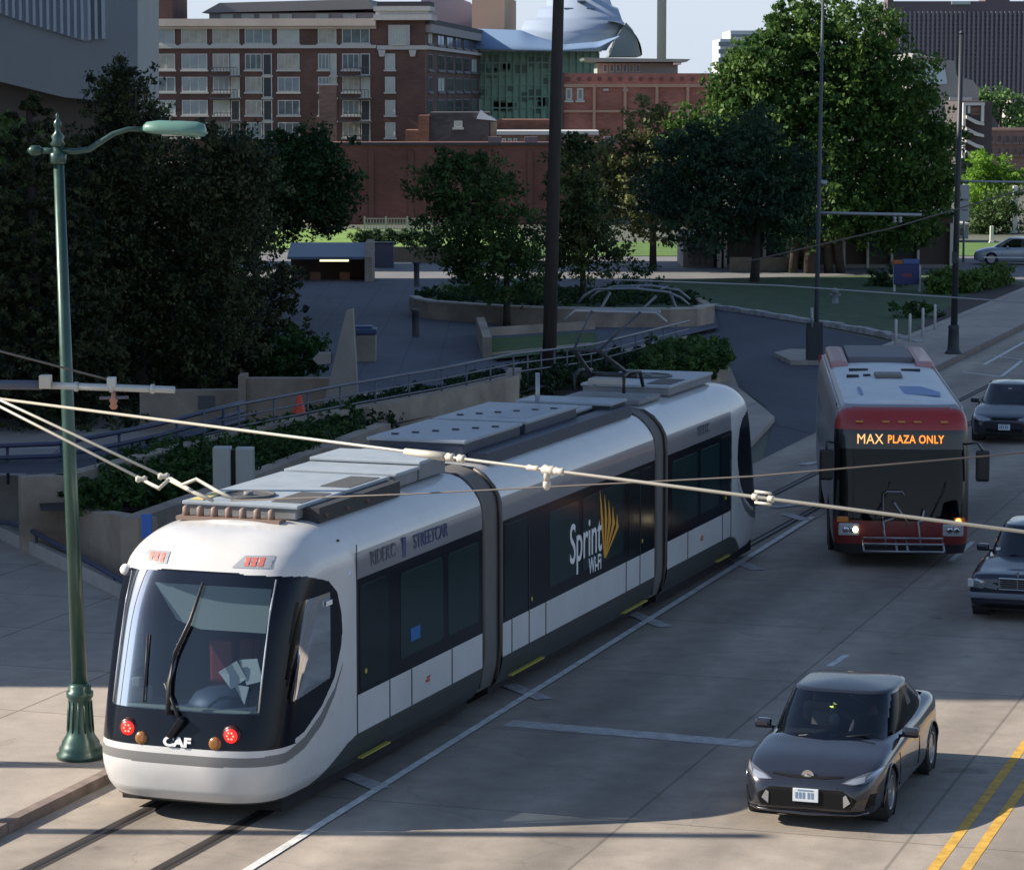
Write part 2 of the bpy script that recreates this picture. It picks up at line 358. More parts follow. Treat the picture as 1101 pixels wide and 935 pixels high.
# painted markings
def stripe(name, a, b, wdt, m, z=.004):
    a = Vector((a[0], a[1])); b = Vector((b[0], b[1])); d = (b-a).normalized(); n = Vector((-d.y, d.x))*wdt/2
    MB().add([(*(a-n), z), (*(b-n), z), (*(b+n), z), (*(a+n), z)], [(0, 1, 2, 3)]).build(name, m, kind='structure')
dv = Vector((math.sin(YR), math.cos(YR), 0))
stripe('white_lane_line', G(270, 935)-dv*12, G(874, 556), .12, M_white, z=.014)
yl = G(997, 935); yr_ = G(1047, 935)
ym = (yl+G(1010, 935))/2; 
n_ = Vector((math.cos(YR), -math.sin(YR), 0))
for k, off in enumerate((.06, .42)):
    stripe('yellow_centre_line', yl+n_*off-dv*12, yl+n_*off+dv*130, .13, M_yellow)
stripe('white_stop_line', G(546, 777), G(812, 800), .42, mat('worn_paint', (.44, .43, .41), .85, var=.3, vscale=6))
for a, b in (((892, 716), (910, 704)), ((1022, 603), (1046, 582))): stripe('white_lane_dash', G(*a), G(*b), .11, M_white)
for a, b in (((1036, 400), (1077, 405)), ((1077, 405), (1099, 388)), ((1068, 383), (1101, 387)), ((1058, 392), (1101, 368))): stripe('white_bay_line', G(*a), G(*b), .13, M_white, z=.004+a[0]%7*.0021)
for (x, y) in ((385, 838), (560, 742), (690, 664), (790, 603)): 
    p = G(x-14, y-6); stripe('white_platform_mark', p, G(x+26, y+10), .28, mat('worn_paint2', (.40, .39, .38), .85, var=.4, vscale=6), z=.011)
for (x0, y0, x1, y1) in ((862, 500, 900, 494), (830, 546, 880, 540), (845, 553, 868, 560)):
    stripe('white_worn_mark', G(x0, y0), G(x1, y1), .3, MATS['worn_paint2'], z=.017)

for (a, b_, c_, d_) in ((905, 770, 975, 783), ):
    q = [G(a, b_), G(c_, b_-2), G(c_+10, d_), G(a+6, d_+2)]; MB().add([(v.x, v.y, .004) for v in q], [(3, 2, 1, 0)]).build('road_patch', mat('patch_asphalt', (.15, .135, .12), .95, var=.5, vscale=4), kind='structure')
# tram track: slab joint, grooves and steel rails
TY = R(19.5); TO = (-4.13, 35.9)
def TR(x, y): return frame(x, y, TO, TY)
M_steel = mat('rail_steel', (.06, .05, .045), .5, metal=.5); M_groove = mat('groove_black', (.03, .026, .024), .9)
for s in (-1, 1):
    x = s*.7175
    MB().add([(*TR(x-.11, -25), .004), (*TR(x+.11, -25), .004), (*TR(x+.11, 60), .004), (*TR(x-.11, 60), .004)], [(0, 1, 2, 3)]).build('rail_groove', M_groove, kind='structure')
    MB().add([(*TR(x-.03, -25), .008), (*TR(x+.03, -25), .008), (*TR(x+.03, 60), .008), (*TR(x-.03, 60), .008)], [(0, 1, 2, 3)]).build('tram_rail', M_steel, kind='structure')
for y in (4.9, 9.6): pass

# ================================================================== FOLIAGE
def leaves(name, blobs, size, m, parent=None, clump=28, gap=.35, flatn=.0, **k):
    """blobs: (cx,cy,cz,rx,ry,rz,nclumps) in local metres"""
    allp = []; tone = []
    for (cx, cy, cz, rx, ry, rz, n) in blobs:
        d = rng.normal(size=(n, 3)); d /= np.linalg.norm(d, axis=1)[:, None]
        rad = rng.random(n)**.40*(1+.34*(rng.random(n)-.3))
        c = d*rad[:, None]*np.array([rx, ry, rz])+np.array([cx, cy, cz])
        cr = min(rx, ry, rz)*.20*(.4+1.2*rng.random(n))+size
        nl = (clump*(.5+rng.random(n))).astype(int)
        idx = np.repeat(np.arange(n), nl)
        q = rng.normal(size=(len(idx), 3)); q /= np.linalg.norm(q, axis=1)[:, None]; q *= (rng.random(len(idx))**.5)[:, None]
        q[:, 2] *= .75
        allp.append(c[idx]+q*cr[idx][:, None]); tt = np.clip(rng.random(n)**1.6*1.05, 0, 1); tone.append(np.clip(tt[idx]+.25*(rng.random(len(idx))-.5), 0, 1))
    p = np.concatenate(allp); tone = np.concatenate(tone); n = len(p)
    a = rng.normal(size=(n, 3)); a /= np.linalg.norm(a, axis=1)[:, None]
    b = rng.normal(size=(n, 3)); b -= (a*b).sum(1)[:, None]*a; b /= np.linalg.norm(b, axis=1)[:, None]
    s = (size*(.4+.9*rng.random(n)))[:, None]
    v = np.stack([p-a*s, p-b*s*.55, p+a*s, p+b*s*.55], 1).reshape(-1, 3)
    v[:, 2] = np.maximum(v[:, 2], 0.02)
    me = bpy.data.meshes.new(name); me.vertices.add(4*n); me.vertices.foreach_set('co', v.ravel().astype(np.float32))
    me.loops.add(4*n); me.loops.foreach_set('vertex_index', np.arange(4*n, dtype=np.int32))
    me.polygons.add(n); me.polygons.foreach_set('loop_start', np.arange(0, 4*n, 4, dtype=np.int32)); me.polygons.foreach_set('loop_total', np.full(n, 4, dtype=np.int32))
    me.update(calc_edges=True)
    at = me.attributes.new('tone', 'FLOAT', 'FACE'); at.data.foreach_set('value', tone.astype(np.float32))
    return obj(name, me, m, parent, **k)
M_bark = mat('bark', (.055, .045, .038), .95, var=.3, vscale=4, bump=.6, bscale=15)
def tree(name, label, base, trunk_h, trunk_r, blobs, size, m, clump=28, cat='tree', group=None, limbs=6, core=None):
    t = thing(name, label, cat, base, 0, group)
    mb = MB(); top = Vector((0, 0, trunk_h)); bend = random.uniform(-.2, .2)
    mb.tube([(0, 0, -.05), (bend*.3, 0, trunk_h*.35), (bend, 0, trunk_h)], [trunk_r*1.3, trunk_r, trunk_r*.6], 10)
    for i in range(limbs):
        bl = blobs[i % len(blobs)]; z0 = trunk_h*random.uniform(.45, .95); a = random.random()*6.28
        e = Vector((bl[0]+math.cos(a)*bl[3]*.55, bl[1]+math.sin(a)*bl[4]*.55, bl[2]+random.uniform(-.2, .5)*bl[5]))
        s = Vector((bend*z0/trunk_h, 0, z0)); mid = (s+e)/2+Vector((0, 0, .15*(e-s).length))
        mb.tube([s, mid, e], [trunk_r*.5, trunk_r*.32, trunk_r*.1], 6)
    mb.build('trunk', M_bark, t)
    leaves('crown', blobs, size, m, t, clump)
    return t
L_pine = leafmat('pine_needles', (.018, .030, .016), (.10, .115, .045), .2)
L_dark = leafmat('dark_leaves', (.03, .065, .02), (.11, .18, .045), .25)
L_round = leafmat('round_leaves', (.02, .05, .02), (.06, .115, .035), .22)
L_oak = leafmat('oak_leaves', (.04, .10, .024), (.12, .21, .045), .32)
L_blue = leafmat('bluish_leaves', (.022, .052, .034), (.06, .12, .05), .25)
L_olive = leafmat('olive_leaves', (.09, .115, .04), (.21, .22, .085), .28)
L_lime = leafmat('lime_leaves', (.12, .25, .03), (.28, .46, .07), .4)
L_far = leafmat('far_leaves', (.09, .17, .06), (.18, .30, .10), .3)
L_ivy = leafmat('ivy_leaves', (.018, .045, .012), (.055, .12, .024), .2)
L_hedge = leafmat('hedge_leaves', (.06, .12, .025), (.13, .22, .05), .25)
def blob(base, px, py, rpx, rpy, dep, D, n):
    """ellipsoid given by photo centre, radii in px at distance D, relative to base"""
    c = P(px, py, D); s = D/F
    return (c.x-base.x, c.y-base.y, c.z, rpx*s, dep, rpy*s, n)

# left pines
def pine_at(px, D, ytop, ybot, wpx, label, seed):
    base = G(px, 98+H*F/D); top = P(px, ytop, D).z; s = D/F; bl = []
    random.seed(seed); nlev = 38
    for i in range(nlev):
        f = i/(nlev-1); z = .3+(top-.5)*f; rad = wpx*s*(1-f)**.52*random.uniform(.65, 1.2)+.08
        k_ = max(4, int(15*(1-f)+3)); a0 = random.random()*6.28
        for k in range(k_):
            a = a0+6.28*k/k_+random.uniform(-.3, .3); rr = rad*random.uniform(.25, .95); q = max(.10, rad*random.uniform(.12, .24))
            bl.append((math.cos(a)*rr, math.sin(a)*rr, z-rr*.12+random.uniform(-.15, .15), q*1.3, q*1.3, q*.7, 9))
    bl.append((0, 0, top-.25, .08, .08, .35, 8))
    return tree('pine_tree', label, base, top*.95, .14, bl, .07, L_pine, 24, group='dark trees at the left side of the plaza', limbs=0)
pine_at(138, 86, 78, 440, 160, 'tall dark conifer with a ragged spire rising behind the green lamp head', 1)
pine_at(42, 80, 100, 450, 140, 'dark conifer directly behind the green lamp post, left of the tall spire', 2)
pine_at(232, 90, 135, 430, 112, 'dark bushy conifer between the tall spire and the round dense tree', 3)
b = G(150, 98+H*F/84)
tree('evergreen', 'broad bushy dark evergreen filling the space below the conifers', b, 5.5, .25, [blob(b, 135, 118, 46, 52, 1.0, 84, 150), blob(b, 128, 82, 20, 30, .5, 84, 34), blob(b, 70, 225, 80, 75, 1.6, 84, 420), blob(b, 165, 195, 85, 70, 1.6, 84, 420), blob(b, 238, 235, 66, 80, 1.5, 84, 360), blob(b, 110, 320, 120, 85, 1.9, 84, 620), blob(b, 215, 330, 78, 62, 1.5, 84, 360), blob(b, 20, 330, 60, 90, 1.5, 84, 260), blob(b, 262, 180, 40, 40, 1.1, 84, 120)], .075, L_pine, 26, limbs=8)
b = G(12, 98+H*F/112)
tree('leafy_tree', 'mid green leafy tree at the far left edge behind the conifers', b, 4.5, .15, [blob(b, -8, 190, 60, 80, 1.8, 112, 260)], .13, L_hedge, 26)
b = G(276, 98+H*F/118)
tree('round_tree', 'dense dark round tree in front of the long brick wall, right of the conifers', b, 3.6, .18,
     [blob(b, 342, 198, 46, 56, 1.6, 118, 300), blob(b, 290, 205, 52, 52, 1.6, 118, 260), blob(b, 250, 200, 46, 56, 1.6, 118, 220), blob(b, 318, 160, 36, 22, 1.1, 118, 90)], .11, L_round, 34)
b = G(318, 98+H*F/88)
tree('bush', 'low green bush beside the concrete fin, under the conifers', b, .8, .08, [blob(b, 318, 382, 36, 30, .9, 88, 90), blob(b, 290, 395, 30, 25, .8, 88, 60)], .09, leafmat('bush_leaves', (.02, .06, .015), (.05, .12, .03), .2), 26, cat='bush')
b = G(545, 98+H*F/112) 
tree('plaza_tree', 'dark tree with a bright leafy top standing in the curved planter', b, 3.2, .13,
     [blob(b, 497, 202, 60, 36, 1.6, 112, 190), blob(b, 515, 252, 66, 42, 1.7, 112, 240), blob(b, 540, 292, 62, 30, 1.5, 112, 150), blob(b, 492, 174, 28, 14, .8, 112, 40)], .10, L_dark, 30)
b = G(628, 98+H*F/118)
tree('plaza_tree', 'narrow dark tree just right of the tall brown pole', b, 3.6, .13,
     [blob(b, 618, 205, 32, 56, 1.3, 118, 170), blob(b, 628, 262, 44, 40, 1.4, 118, 170), blob(b, 618, 158, 18, 18, .7, 118, 36)], .10, leafmat('mixed_leaves', (.03, .055, .02), (.13, .16, .05), .25), 30)
b = G(702, 98+H*F/150)
tree('pale_tree', 'pale olive tree with sparse foliage in front of the red brick building', b, 5, .16,
     [blob(b, 700, 150, 30, 42, 1.8, 150, 130), blob(b, 682, 205, 44, 52, 2.0, 150, 190), blob(b, 640, 190, 36, 44, 1.8, 150, 130), blob(b, 728, 212, 34, 46, 1.8, 150, 110)], .13, L_olive, 28)
b = G(811, 305)
tree('blue_green_tree', 'dark blue green tree with a straight trunk at the edge of the island lawn', b, 3.2, .2,
     [blob(b, 790, 172, 52, 46, 2.0, b.y, 230), blob(b, 765, 220, 62, 46, 2.2, b.y, 280), blob(b, 838, 226, 46, 44, 2.0, b.y, 220), blob(b, 738, 170, 34, 32, 1.4, b.y, 110), blob(b, 708, 205, 26, 36, 1.2, b.y, 70), blob(b, 862, 190, 32, 40, 1.3, b.y, 90), blob(b, 812, 140, 30, 26, 1.2, b.y, 60)], .12, L_blue, 30)
b = G(872, 294)
bo = [blob(b, 900, 40, 72, 40, 2.6, b.y, 270), blob(b, 838, 78, 66, 44, 2.6, b.y, 260), blob(b, 945, 96, 62, 52, 2.6, b.y, 270), blob(b, 880, 130, 82, 60, 3.0, b.y, 380),
      blob(b, 790, 130, 44, 42, 2.0, b.y, 140), blob(b, 980, 165, 50, 60, 2.4, b.y, 240), blob(b, 900, 200, 86, 56, 3.0, b.y, 380), blob(b, 960, 232, 58, 36, 2.2, b.y, 200), blob(b, 800, 88, 40, 30, 1.7, b.y, 90), blob(b, 860, 30, 36, 28, 1.5, b.y, 70), blob(b, 745, 150, 30, 34, 1.5, b.y, 70), blob(b, 1010, 190, 22, 46, 1.3, b.y, 60)]
t = tree('oak_tree', 'largest tree, a broad green crown reaching the sky above the bus', b, 6.5, .33, bo, .15, L_oak, 34, limbs=26)
mb = MB()
for dx in (-.9, .9, 1.5):
    mb.tube([(dx, .1, 0), (dx*.8, 0, 2.2), (dx*.9, 0, 5)], [.24, .2, .1], 9)
mb.build('trunk', M_bark, t)
b = G(1064, 98+H*F/205)
tree('bright_tree', 'lime green sunlit tree behind the right catenary pole', b, 3.5, .2, [blob(b, 1058, 180, 26, 18, 1.5, 205, 70), blob(b, 1078, 192, 22, 16, 1.5, 205, 60), blob(b, 1050, 210, 26, 24, 1.7, 205, 90)], .16, L_lime, 26)
b = G(1080, 98+H*F/190)
tree('leafy_tree', 'dull green tree below and right of the lime green tree', b, 2, .15, [blob(b, 1078, 232, 26, 30, 1.6, 190, 110), blob(b, 1048, 245, 22, 24, 1.4, 190, 60)], .14, L_dark, 26)
b = G(1076, 98+H*F/330)
tree('distant_tree', 'distant light green tree between the tower and the brown brick building', b, 6, .3, [blob(b, 1068, 112, 24, 18, 2.5, 330, 60), blob(b, 1092, 124, 20, 22, 2.5, 330, 60), blob(b, 1050, 108, 14, 14, 2, 330, 30)], .28, L_far, 22)
for px, py, rx, ry, m, lab in ((678, 300, 34, 22, L_round, 'dark rounded shrub at the right of the narrow plaza tree'), (953, 300, 22, 14, L_round, 'dark shrub left of the blue sign box'), (860, 284, 12, 8, L_dark, 'small shrub under the oak near its trunks'),
                               (562, 315, 26, 18, leafmat('green_shrub', (.03, .09, .02), (.07, .17, .04), .2), 'small green shrub in the curved planter behind the dark tree'),  # fresher green leaf tone for this shrub
                               (985, 335, 26, 12, L_ivy, 'low shrub on the lawn corner behind the white marker posts')):
    b = G(px, py+ry*.7); tree('shrub', lab, b, .5, .04, [blob(b, px, py, rx, ry, .8, b.y, 50)], .09, m, 24, cat='shrub', limbs=3)
# hedges
def hedge(name, label, pxs, z0, zt, dep, m, size=.1, n=200, cl=24, cat='hedge', kind=None, group=None):
    t = thing(name, label, cat, G(*pxs[0]), 0, group) if not kind else None
    o = G(*pxs[0]); bl = []
    for i in range(len(pxs)-1):
        a = G(*pxs[i], z0) if kind else G(*pxs[i]); b2 = G(*pxs[i+1], z0) if kind else G(*pxs[i+1]); L = (b2-a).length; k = max(1, int(L/.6))
        for q in range(k):
            c = a.lerp(b2, (q+.5)/k)
            bl.append((c.x-o.x+random.uniform(-.1, .1), c.y-o.y, (z0+zt)/2+random.uniform(-.08, .1), .45+random.random()*.15, dep, (zt-z0)/2*random.uniform(.85, 1.15), max(8, n//k)))
    lo = leaves(name if kind else 'foliage', bl, size, m, t, cl)
    if kind: lo.location = o; tag(lo, label, cat, None, kind)
    return lo
h = hedge('hedge', 'clipped light green hedge on the lawn by the right catenary pole', [(1004, 318), (1040, 316), (1078, 308)], 0, 1.0, .8, L_hedge, n=420)
for x in (388, 402, 419, 441, 461):
    b = G(x, 272); b.z = .05
    tree('box_shrub', {388: 'leftmost', 402: 'second from left', 419: 'middle', 441: 'second from right', 461: 'rightmost'}[x]+' small round clipped shrub in the row below the brick wall', b, .5, .05, [(0, 0, .75, .55, .5, .5, 40)], .1, L_round, 24, cat='shrub', group='clipped shrubs in a row below the brick wall', limbs=2)

# ================================================================== PLAZA STRUCTURES
def wallpx(mb, a, b, zb, ta, tb=None, th=.35):
    """wall through ground points a,b; ta/tb photo heights of its top at both ends"""
    A = G(*a, zb); B = G(*b, zb); za = P(a[0], ta, A.y).z; zb_ = P(b[0], tb if tb is not None else ta, B.y).z
    return mb.wall(A, B, zb-.15, za, th, None, zb_)
# left wing wall and stair wall in front of the ivy bed
mb = MB(); A = G(-60, 560, .1); B = G(27, 560, .1); zt = P(0, 511, A.y).z
mb.wall(A, B, 0, zt, 5.0)
mb.build('concrete_wall', M_grey_conc, label='grey concrete wing wall at the far left edge, below the dark blue railings', cat='wall')
mb = MB(); A = G(27, 572, .1); B = G(150, 636, .1); zb = P(140, 551, B.y).z
mb.wall(A, B, 0, .74, .35, None, zb-.1)
C1 = G(152, 545, zb-.1); C2 = G(222, 531, zb-.1); C3 = G(345, 488, zb-.1); C4 = G(420, 455, zb-.1)
mb.wall(B, C2, 0, zb-.1, .35); mb.wall(C2, C4, 0, zb-.1, .35)
mb.build('planter_wall', M_beige, label='low beige planter wall holding the ivy bed left of the streetcar', cat='wall')
# ramp cheek with handrail
mb = MB(); A = G(-20, 566, .13); B = G(148, 648, .13)
mb.wall(A-Vector((0, .3, 0)), B-Vector((0, .3, 0)), .05, .38, .14); mb.build('stair_kerb', mat('light_concrete', (.42, .40, .37), .85, var=.15, vscale=2), label='pale concrete kerb sloping below the blue handrail', cat='kerb')
t = thing('handrail', 'dark blue handrail sloping down behind the green lamp post', 'handrail', A)
hp = [P(-30, 561, A.y-.75)-A, P(10, 562, G(10, 581, .13).y-.3)-A, P(28, 567, G(28, 589, .13).y-.3)-A, P(150, 634, B.y-.35)-A]
M_blue_rail = mat('blue_rail_paint', (.05, .06, .11), .45)
MB().tube(hp, .045, 8).tube([p-Vector((0, 0, .42)) for p in hp], .03, 8).build('rail', M_blue_rail, t)
for f in (.1, .45, .8):
    p = hp[2].lerp(hp[3], f); MB().tube([(p.x, p.y, p.z), (p.x, p.y, p.z-.9)], .03, 6).build('post', M_blue_rail, t)
# ramp wall
RW = [(22, 513), (75, 511), (262, 463), (371, 441), (480, 421), (557, 404)]
rz = 1.62
mb = MB(); pts = [G(*p, rz) for p in RW]
for a, b_ in zip(pts, pts[1:]): mb.wall(a, b_, 0, rz, .35)
mb.wall(pts[-1], pts[-1]+Vector((.1, 2.4, 0)), 0, rz, .35)
mb.build('ramp_wall', M_beige, label='long beige ramp wall carrying the metal railing, behind the ivy', cat='wall')
# railing on it
M_rail = mat('railing_grey_blue', (.13, .14, .17), .45, metal=.3)
rp = [G(*p, rz) for p in ((225, 472), (262, 463), (371, 441), (480, 421), (557, 404))]
up = [G(640, 392, 1.1), G(745, 364, 1.0)]
t = thing('railing', 'long grey metal railing climbing from the ramp wall to the side street', 'railing', rp[0]); o = rp[0]
line = [p-o for p in rp+up]
off = Vector((-.12, .17, 0))
for hh, rr in ((.56, .035), (.30, .02), (.08, .02)): MB().tube([p+off+Vector((0, 0, hh)) for p in line], rr, 6).build('rail', M_rail, t)
for a, b_ in zip(line, line[1:]):
    n = max(1, int((b_-a).length/1.45))
    for i in range(n):
        p = a.lerp(b_, i/n)+off; MB().tube([p+Vector((0, 0, -.25)), p+Vector((0, 0, .56))], .028, 6).build('post', M_rail, t)
# left curved rails
t = thing('railing', 'three dark blue curved rails at the left edge above the grey wing wall', 'railing', G(0, 540, .13)); o = Vector(t.location)
for dy in (0, 13, 24):
    pl = [P(-60, 480+dy, 60.5)-o, P(0, 479+dy, 60.5)-o, P(60, 477+dy, 60.6)-o, P(110, 468+dy, 61.4)-o, P(170, 456+dy*.95, 63)-o, P(215, 444+dy*.9, 64.5)-o, P(262, 432+dy*.8, 66)-o]
    MB().tube(pl, .05, 8).build('rail', M_blue_rail, t)
for px, D in ((8, 60.6), (66, 60.7), (128, 61.9), (190, 63.8), (240, 65.2)):
    q = P(px, interp([(0, 479), (60, 477), (110, 468), (170, 456), (215, 444), (262, 432)], px), D)-o
    MB().tube([q, q-Vector((0, 0, .8))], .035, 6).build('post', M_blue_rail, t)
flat('ramp_deck', [(p.x, p.y) for p in [G(-60, 505, 1.5), G(22, 506, 1.5), G(75, 505, 1.5), G(262, 456, 1.5), G(262, 444, 1.5), G(75, 488, 1.5), G(-60, 492, 1.5)]], 1.45, M_asph)
# ivy bed + beds
def bedsheet(name, px, z, m, kind='structure'):
    return flat(name, [G(*p, z) for p in px], z, m, kind)
bz = 1.2
bedsheet('ivy_soil', ((44, 549), (145, 549), (222, 533), (345, 490), (420, 458), (600, 412), (557, 407), (262, 466), (75, 515), (40, 530)), bz-.1, M_dark)
def ground_leaves(name, label, poly, z, hgt, m, n, size, cl=16):
    P2 = [G(*p, z) for p in poly]; xs = [p.x for p in P2]; ys = [p.y for p in P2]; o = P2[0]; bl = []
    def inside(x, y):
        c = False
        for i in range(len(P2)):
            a, b_ = P2[i], P2[i-1]
            if (a.y > y) != (b_.y > y) and x < (b_.x-a.x)*(y-a.y)/(b_.y-a.y)+a.x: c = not c
        return c
    k = 0
    while k < n:
        x = random.uniform(min(xs), max(xs)); y = random.uniform(min(ys), max(ys))
        if inside(x, y): bl.append((x-o.x, y-o.y, z+hgt*.4, .35, .35, hgt*.6*random.uniform(.6, 1.3), 5)); k += 1
    lo = leaves(name, bl, size, m, None, cl); lo.location = (o.x, o.y, 0); tag(lo, label, None, None, 'stuff'); return lo
ground_leaves('ivy', 'dark green ivy filling the bed left of the streetcar roof', ((78, 546), (140, 547), (222, 531), (300, 505), (380, 472), (380, 448), (262, 470), (120, 508)), bz, .45, L_ivy, 700, .06)
ground_leaves('ivy', 'tall dark hedge growth along the ramp wall behind the streetcar', ((345, 490), (420, 460), (560, 424), (640, 410), (560, 410), (470, 430), (380, 447), (340, 462)), .95, .5, leafmat('ivy_dark', (.014, .032, .014), (.035, .075, .022), .2), 620, .07, 20)
ground_leaves('ivy', 'dark green growth around the foot of the tall brown pole', ((560, 420), (690, 410), (690, 392), (640, 396), (570, 404)), .45, .6, MATS['ivy_dark'], 260, .07, 20)
# planter C with hedge right of the pantograph
mb = MB(); A = G(690, 418); B = G(784, 413)
mb.wall(G(690, 440), G(784, 413), 0, .62, .3); mb.wall(G(784, 413), G(778, 398), 0, .62, .3)
mb.build('planter_wall', M_beige, label='small beige planter wall end just beyond the rear of the streetcar', cat='wall')
ground_leaves('hedge_growth', 'bushy green hedge in the planter just beyond the streetcar roof', ((690, 412), (782, 396), (775, 386), (700, 388)), .6, .75, leafmat('hedge_mid', (.03, .075, .018), (.08, .16, .035), .2), 260, .08, 20)
mb = MB(); mb.wall(G(570, 402, .8), G(738, 362, .8), 0, .8, .3); mb.build('ramp_wall', M_beige, label='beige upper ramp wall below the far end of the railing', cat='wall')
# planter B
mb = MB(); A = G(522, 389); B = G(530, 372)
mb.wall(G(529, 390), G(521, 366), 0, .85, .3); mb.wall(G(529, 390), G(640, 378), 0, .3, .3); mb.wall(G(521, 366), G(640, 358), 0, .45, .2)
mb.build('planter_wall', M_beige, label='square ended beige planter with lawn, left of the tall brown pole', cat='wall')
flat('planter_lawn', [G(*p, .26) for p in ((532, 386), (640, 374), (640, 357), (524, 364))], .26, mat('planter_grass', (.06, .11, .03), .95, var=.4, vscale=2))
# curved planter A
top = [(438, 323), (444, 326), (460, 330), (500, 333), (540, 335), (600, 336), (660, 336), (720, 335), (750, 332), (768, 329)]
base = [G(440, 341), G(446, 344), G(462, 347), G(500, 350), G(540, 353), G(600, 355), G(660, 356), G(720, 356), G(750, 355), G(768, 351)]
mb = MB(); cp = MB()
for (a, b_) in zip(base, base[1:]):
    mb.wall(a, b_, 0, .80, .3)
    cp.wall(a-Vector((0, .04, 0)), b_-Vector((0, .04, 0)), .80, .87, .4)
mb.wall(base[-1], base[-1]+Vector((-.3, 6, 0)), 0, .80, .3)
t = thing('curved_planter', 'long curved beige planter wall across the middle of the plaza', 'planter', base[0])
for nm, m_, mbx in (('wall', M_beige, mb), ('coping', mat('pale_coping', (.46, .42, .36), .85, var=.15), cp)):
    ob = mbx.build(nm, m_, t); ob.location = -base[0]
flat('planter_bed', [p for p in base]+[base[-1]+Vector((-.5, 12, 0)), base[0]+Vector((1, 12, 0))], .6, MATS['island_grass'])
ground_leaves('bed_plants', 'dark ground cover inside the curved planter', ((448, 321), (600, 329), (764, 326), (730, 314), (600, 312), (460, 312)), .65, .25, L_round, 420, .07, 14)
# low beige walls at mid left
mb = MB(); D = 78
def facewall(mb, x0, x1, yt0, yt1, D, th=.4, zb=0):
    a = P(x0, yt0, D); b = P(x1, yt1, D); mb.slab([(a.x, D, zb), (b.x, D, zb), tuple(b), tuple(a)], (0, th, 0))
t = thing('low_wall', 'pale yellow beige low wall with a small louvre, under the conifers', 'wall', P(222, 440, D))
o = Vector(t.location)
mb = MB(); facewall(mb, 150, 262, 420, 419, D); ob = mb.build('wall', M_beige, t); ob.location = -o
a = P(213, 425, D); b_ = P(231, 440, D)
lv = MB().box(a.x, b_.x, D-.03, D-.003, b_.z, a.z)
for i in range(5): zz = b_.z+(a.z-b_.z)*(i+.5)/5; lv.box(a.x+.03, b_.x-.03, D-.05, D-.031, zz-.012, zz+.012)
ob = lv.build('louvre', mat('louvre_grey', (.12, .12, .12), .6), t); ob.location = -o
mb = MB(); facewall(mb, 262, 380, 407, 407, D-.8, .5); facewall(mb, 256, 264, 404, 404, D-1.0, .9)
mb.build('low_wall', mat('brown_concrete', (.30, .235, .18), .9, var=.15), label='brownish low wall between the louvred wall and the pointed concrete fin', cat='wall')
# fin
Df = 76.1
mb = MB(); mb.slab([P(343, 455, Df), P(372, 335, Df), P(379, 333, Df), P(386, 455, Df)], (0, .7, 0)); 
mb.slab([P(336, 386, Df+.1), P(342, 380, Df+.1), P(356, 380, Df+.1), P(356, 391, Df+.1), P(342, 392, Df+.1)], (0, .5, 0))
for v in range(0): pass
mb.build('concrete_fin', mat('fin_concrete', (.30, .27, .235), .85, var=.15, vscale=1.5, bump=.2), label='tall pointed concrete fin standing in the plaza', cat='sculpture')
# bin
b = G(391, 392); t = thing('litter_bin', 'square tan litter bin with a dark blue lid near the concrete fin', 'bin', b)
MB().box(-.42, .42, -.4, .4, .08, 1.02, bev=.03).build('body', M_beige, t); MB().box(-.36, .36, -.34, .34, 0, .09).build('base', M_dark, t)
MB().box(-.46, .46, -.44, .44, 1.02, 1.22, bev=.05).box(-.3, .3, -.28, .28, 1.22, 1.3, bev=.03).build('lid', mat('blue_lid', (.05, .08, .16), .5), t)
# red marker
b = G(333, 449, 1.62)
t = thing('traffic_cone', 'small red orange cone standing at the railing', 'cone', b+Vector((-.3, .9, 0)))
MB().lathe([(.16, 0), (.15, .03), (.07, .3), (.03, .46)], n=12).build('cone', mat('cone_orange', (.75, .08, .03), .5), t); MB().box(-.19, .19, -.19, .19, -.02, .0).build('base', M_dark, t)
# posts in the plaza
for (x, yb, yt, lab) in ((447, 366, 332, 'near dark post standing in front of the curved planter end'), (448, 311, 281, 'far dark post standing behind the curved planter end')):
    b = G(x, yb); t = thing('dark_post', lab, 'post', b); hh = P(x, yt, b.y).z
    MB().lathe([(.2, 0), (.2, .1), (.13, .14), (.13, hh-.12), (.16, hh-.1), (.14, hh)], n=14).build('shaft', mat('dark_post', (.05, .055, .06), .6), t)
# utility cabinet behind the streetcar cab
b = G(251, 566, .3); b = P(251, 548, 56.5); b.z = .9
t = thing('utility_cabinet', 'pale grey two door utility cabinet rising behind the front of the streetcar roof', 'cabinet', b)
a = P(229, 481, 56.5); c_ = P(248, 481, 56.5); d = P(253, 481, 56.5); e = P(272, 481, 56.5)
M_cab = mat('cabinet_grey', (.40, .41, .38), .5, var=.06)
MB().box(a.x-b.x, c_.x-b.x, -.1, .3, 0, a.z-b.z, bev=.015).build('left_box', M_cab, t); MB().box(d.x-b.x, e.x-b.x, .0, .35, 0, a.z-b.z-.02, bev=.015).build('right_box', M_cab, t)
MB().box(c_.x-b.x-.01, d.x-b.x+.01, .06, .3, 0, a.z-b.z-.06).build('spine', M_dark, t)
# small blue sign left of cab
b = P(158, 578, 50); t = thing('small_sign', 'small blue sign on a short post at the left of the streetcar roof', 'sign', (b.x, b.y, .13))
MB().tube([(0, .02, 0), (0, .02, b.z+.1)], .03, 8).build('post', M_rail, t); MB().box(-.09, .09, -.03, 0, b.z-.13, b.z+.28, bev=.008).build('panel', mat('sign_blue', (.04, .16, .55), .5), t)
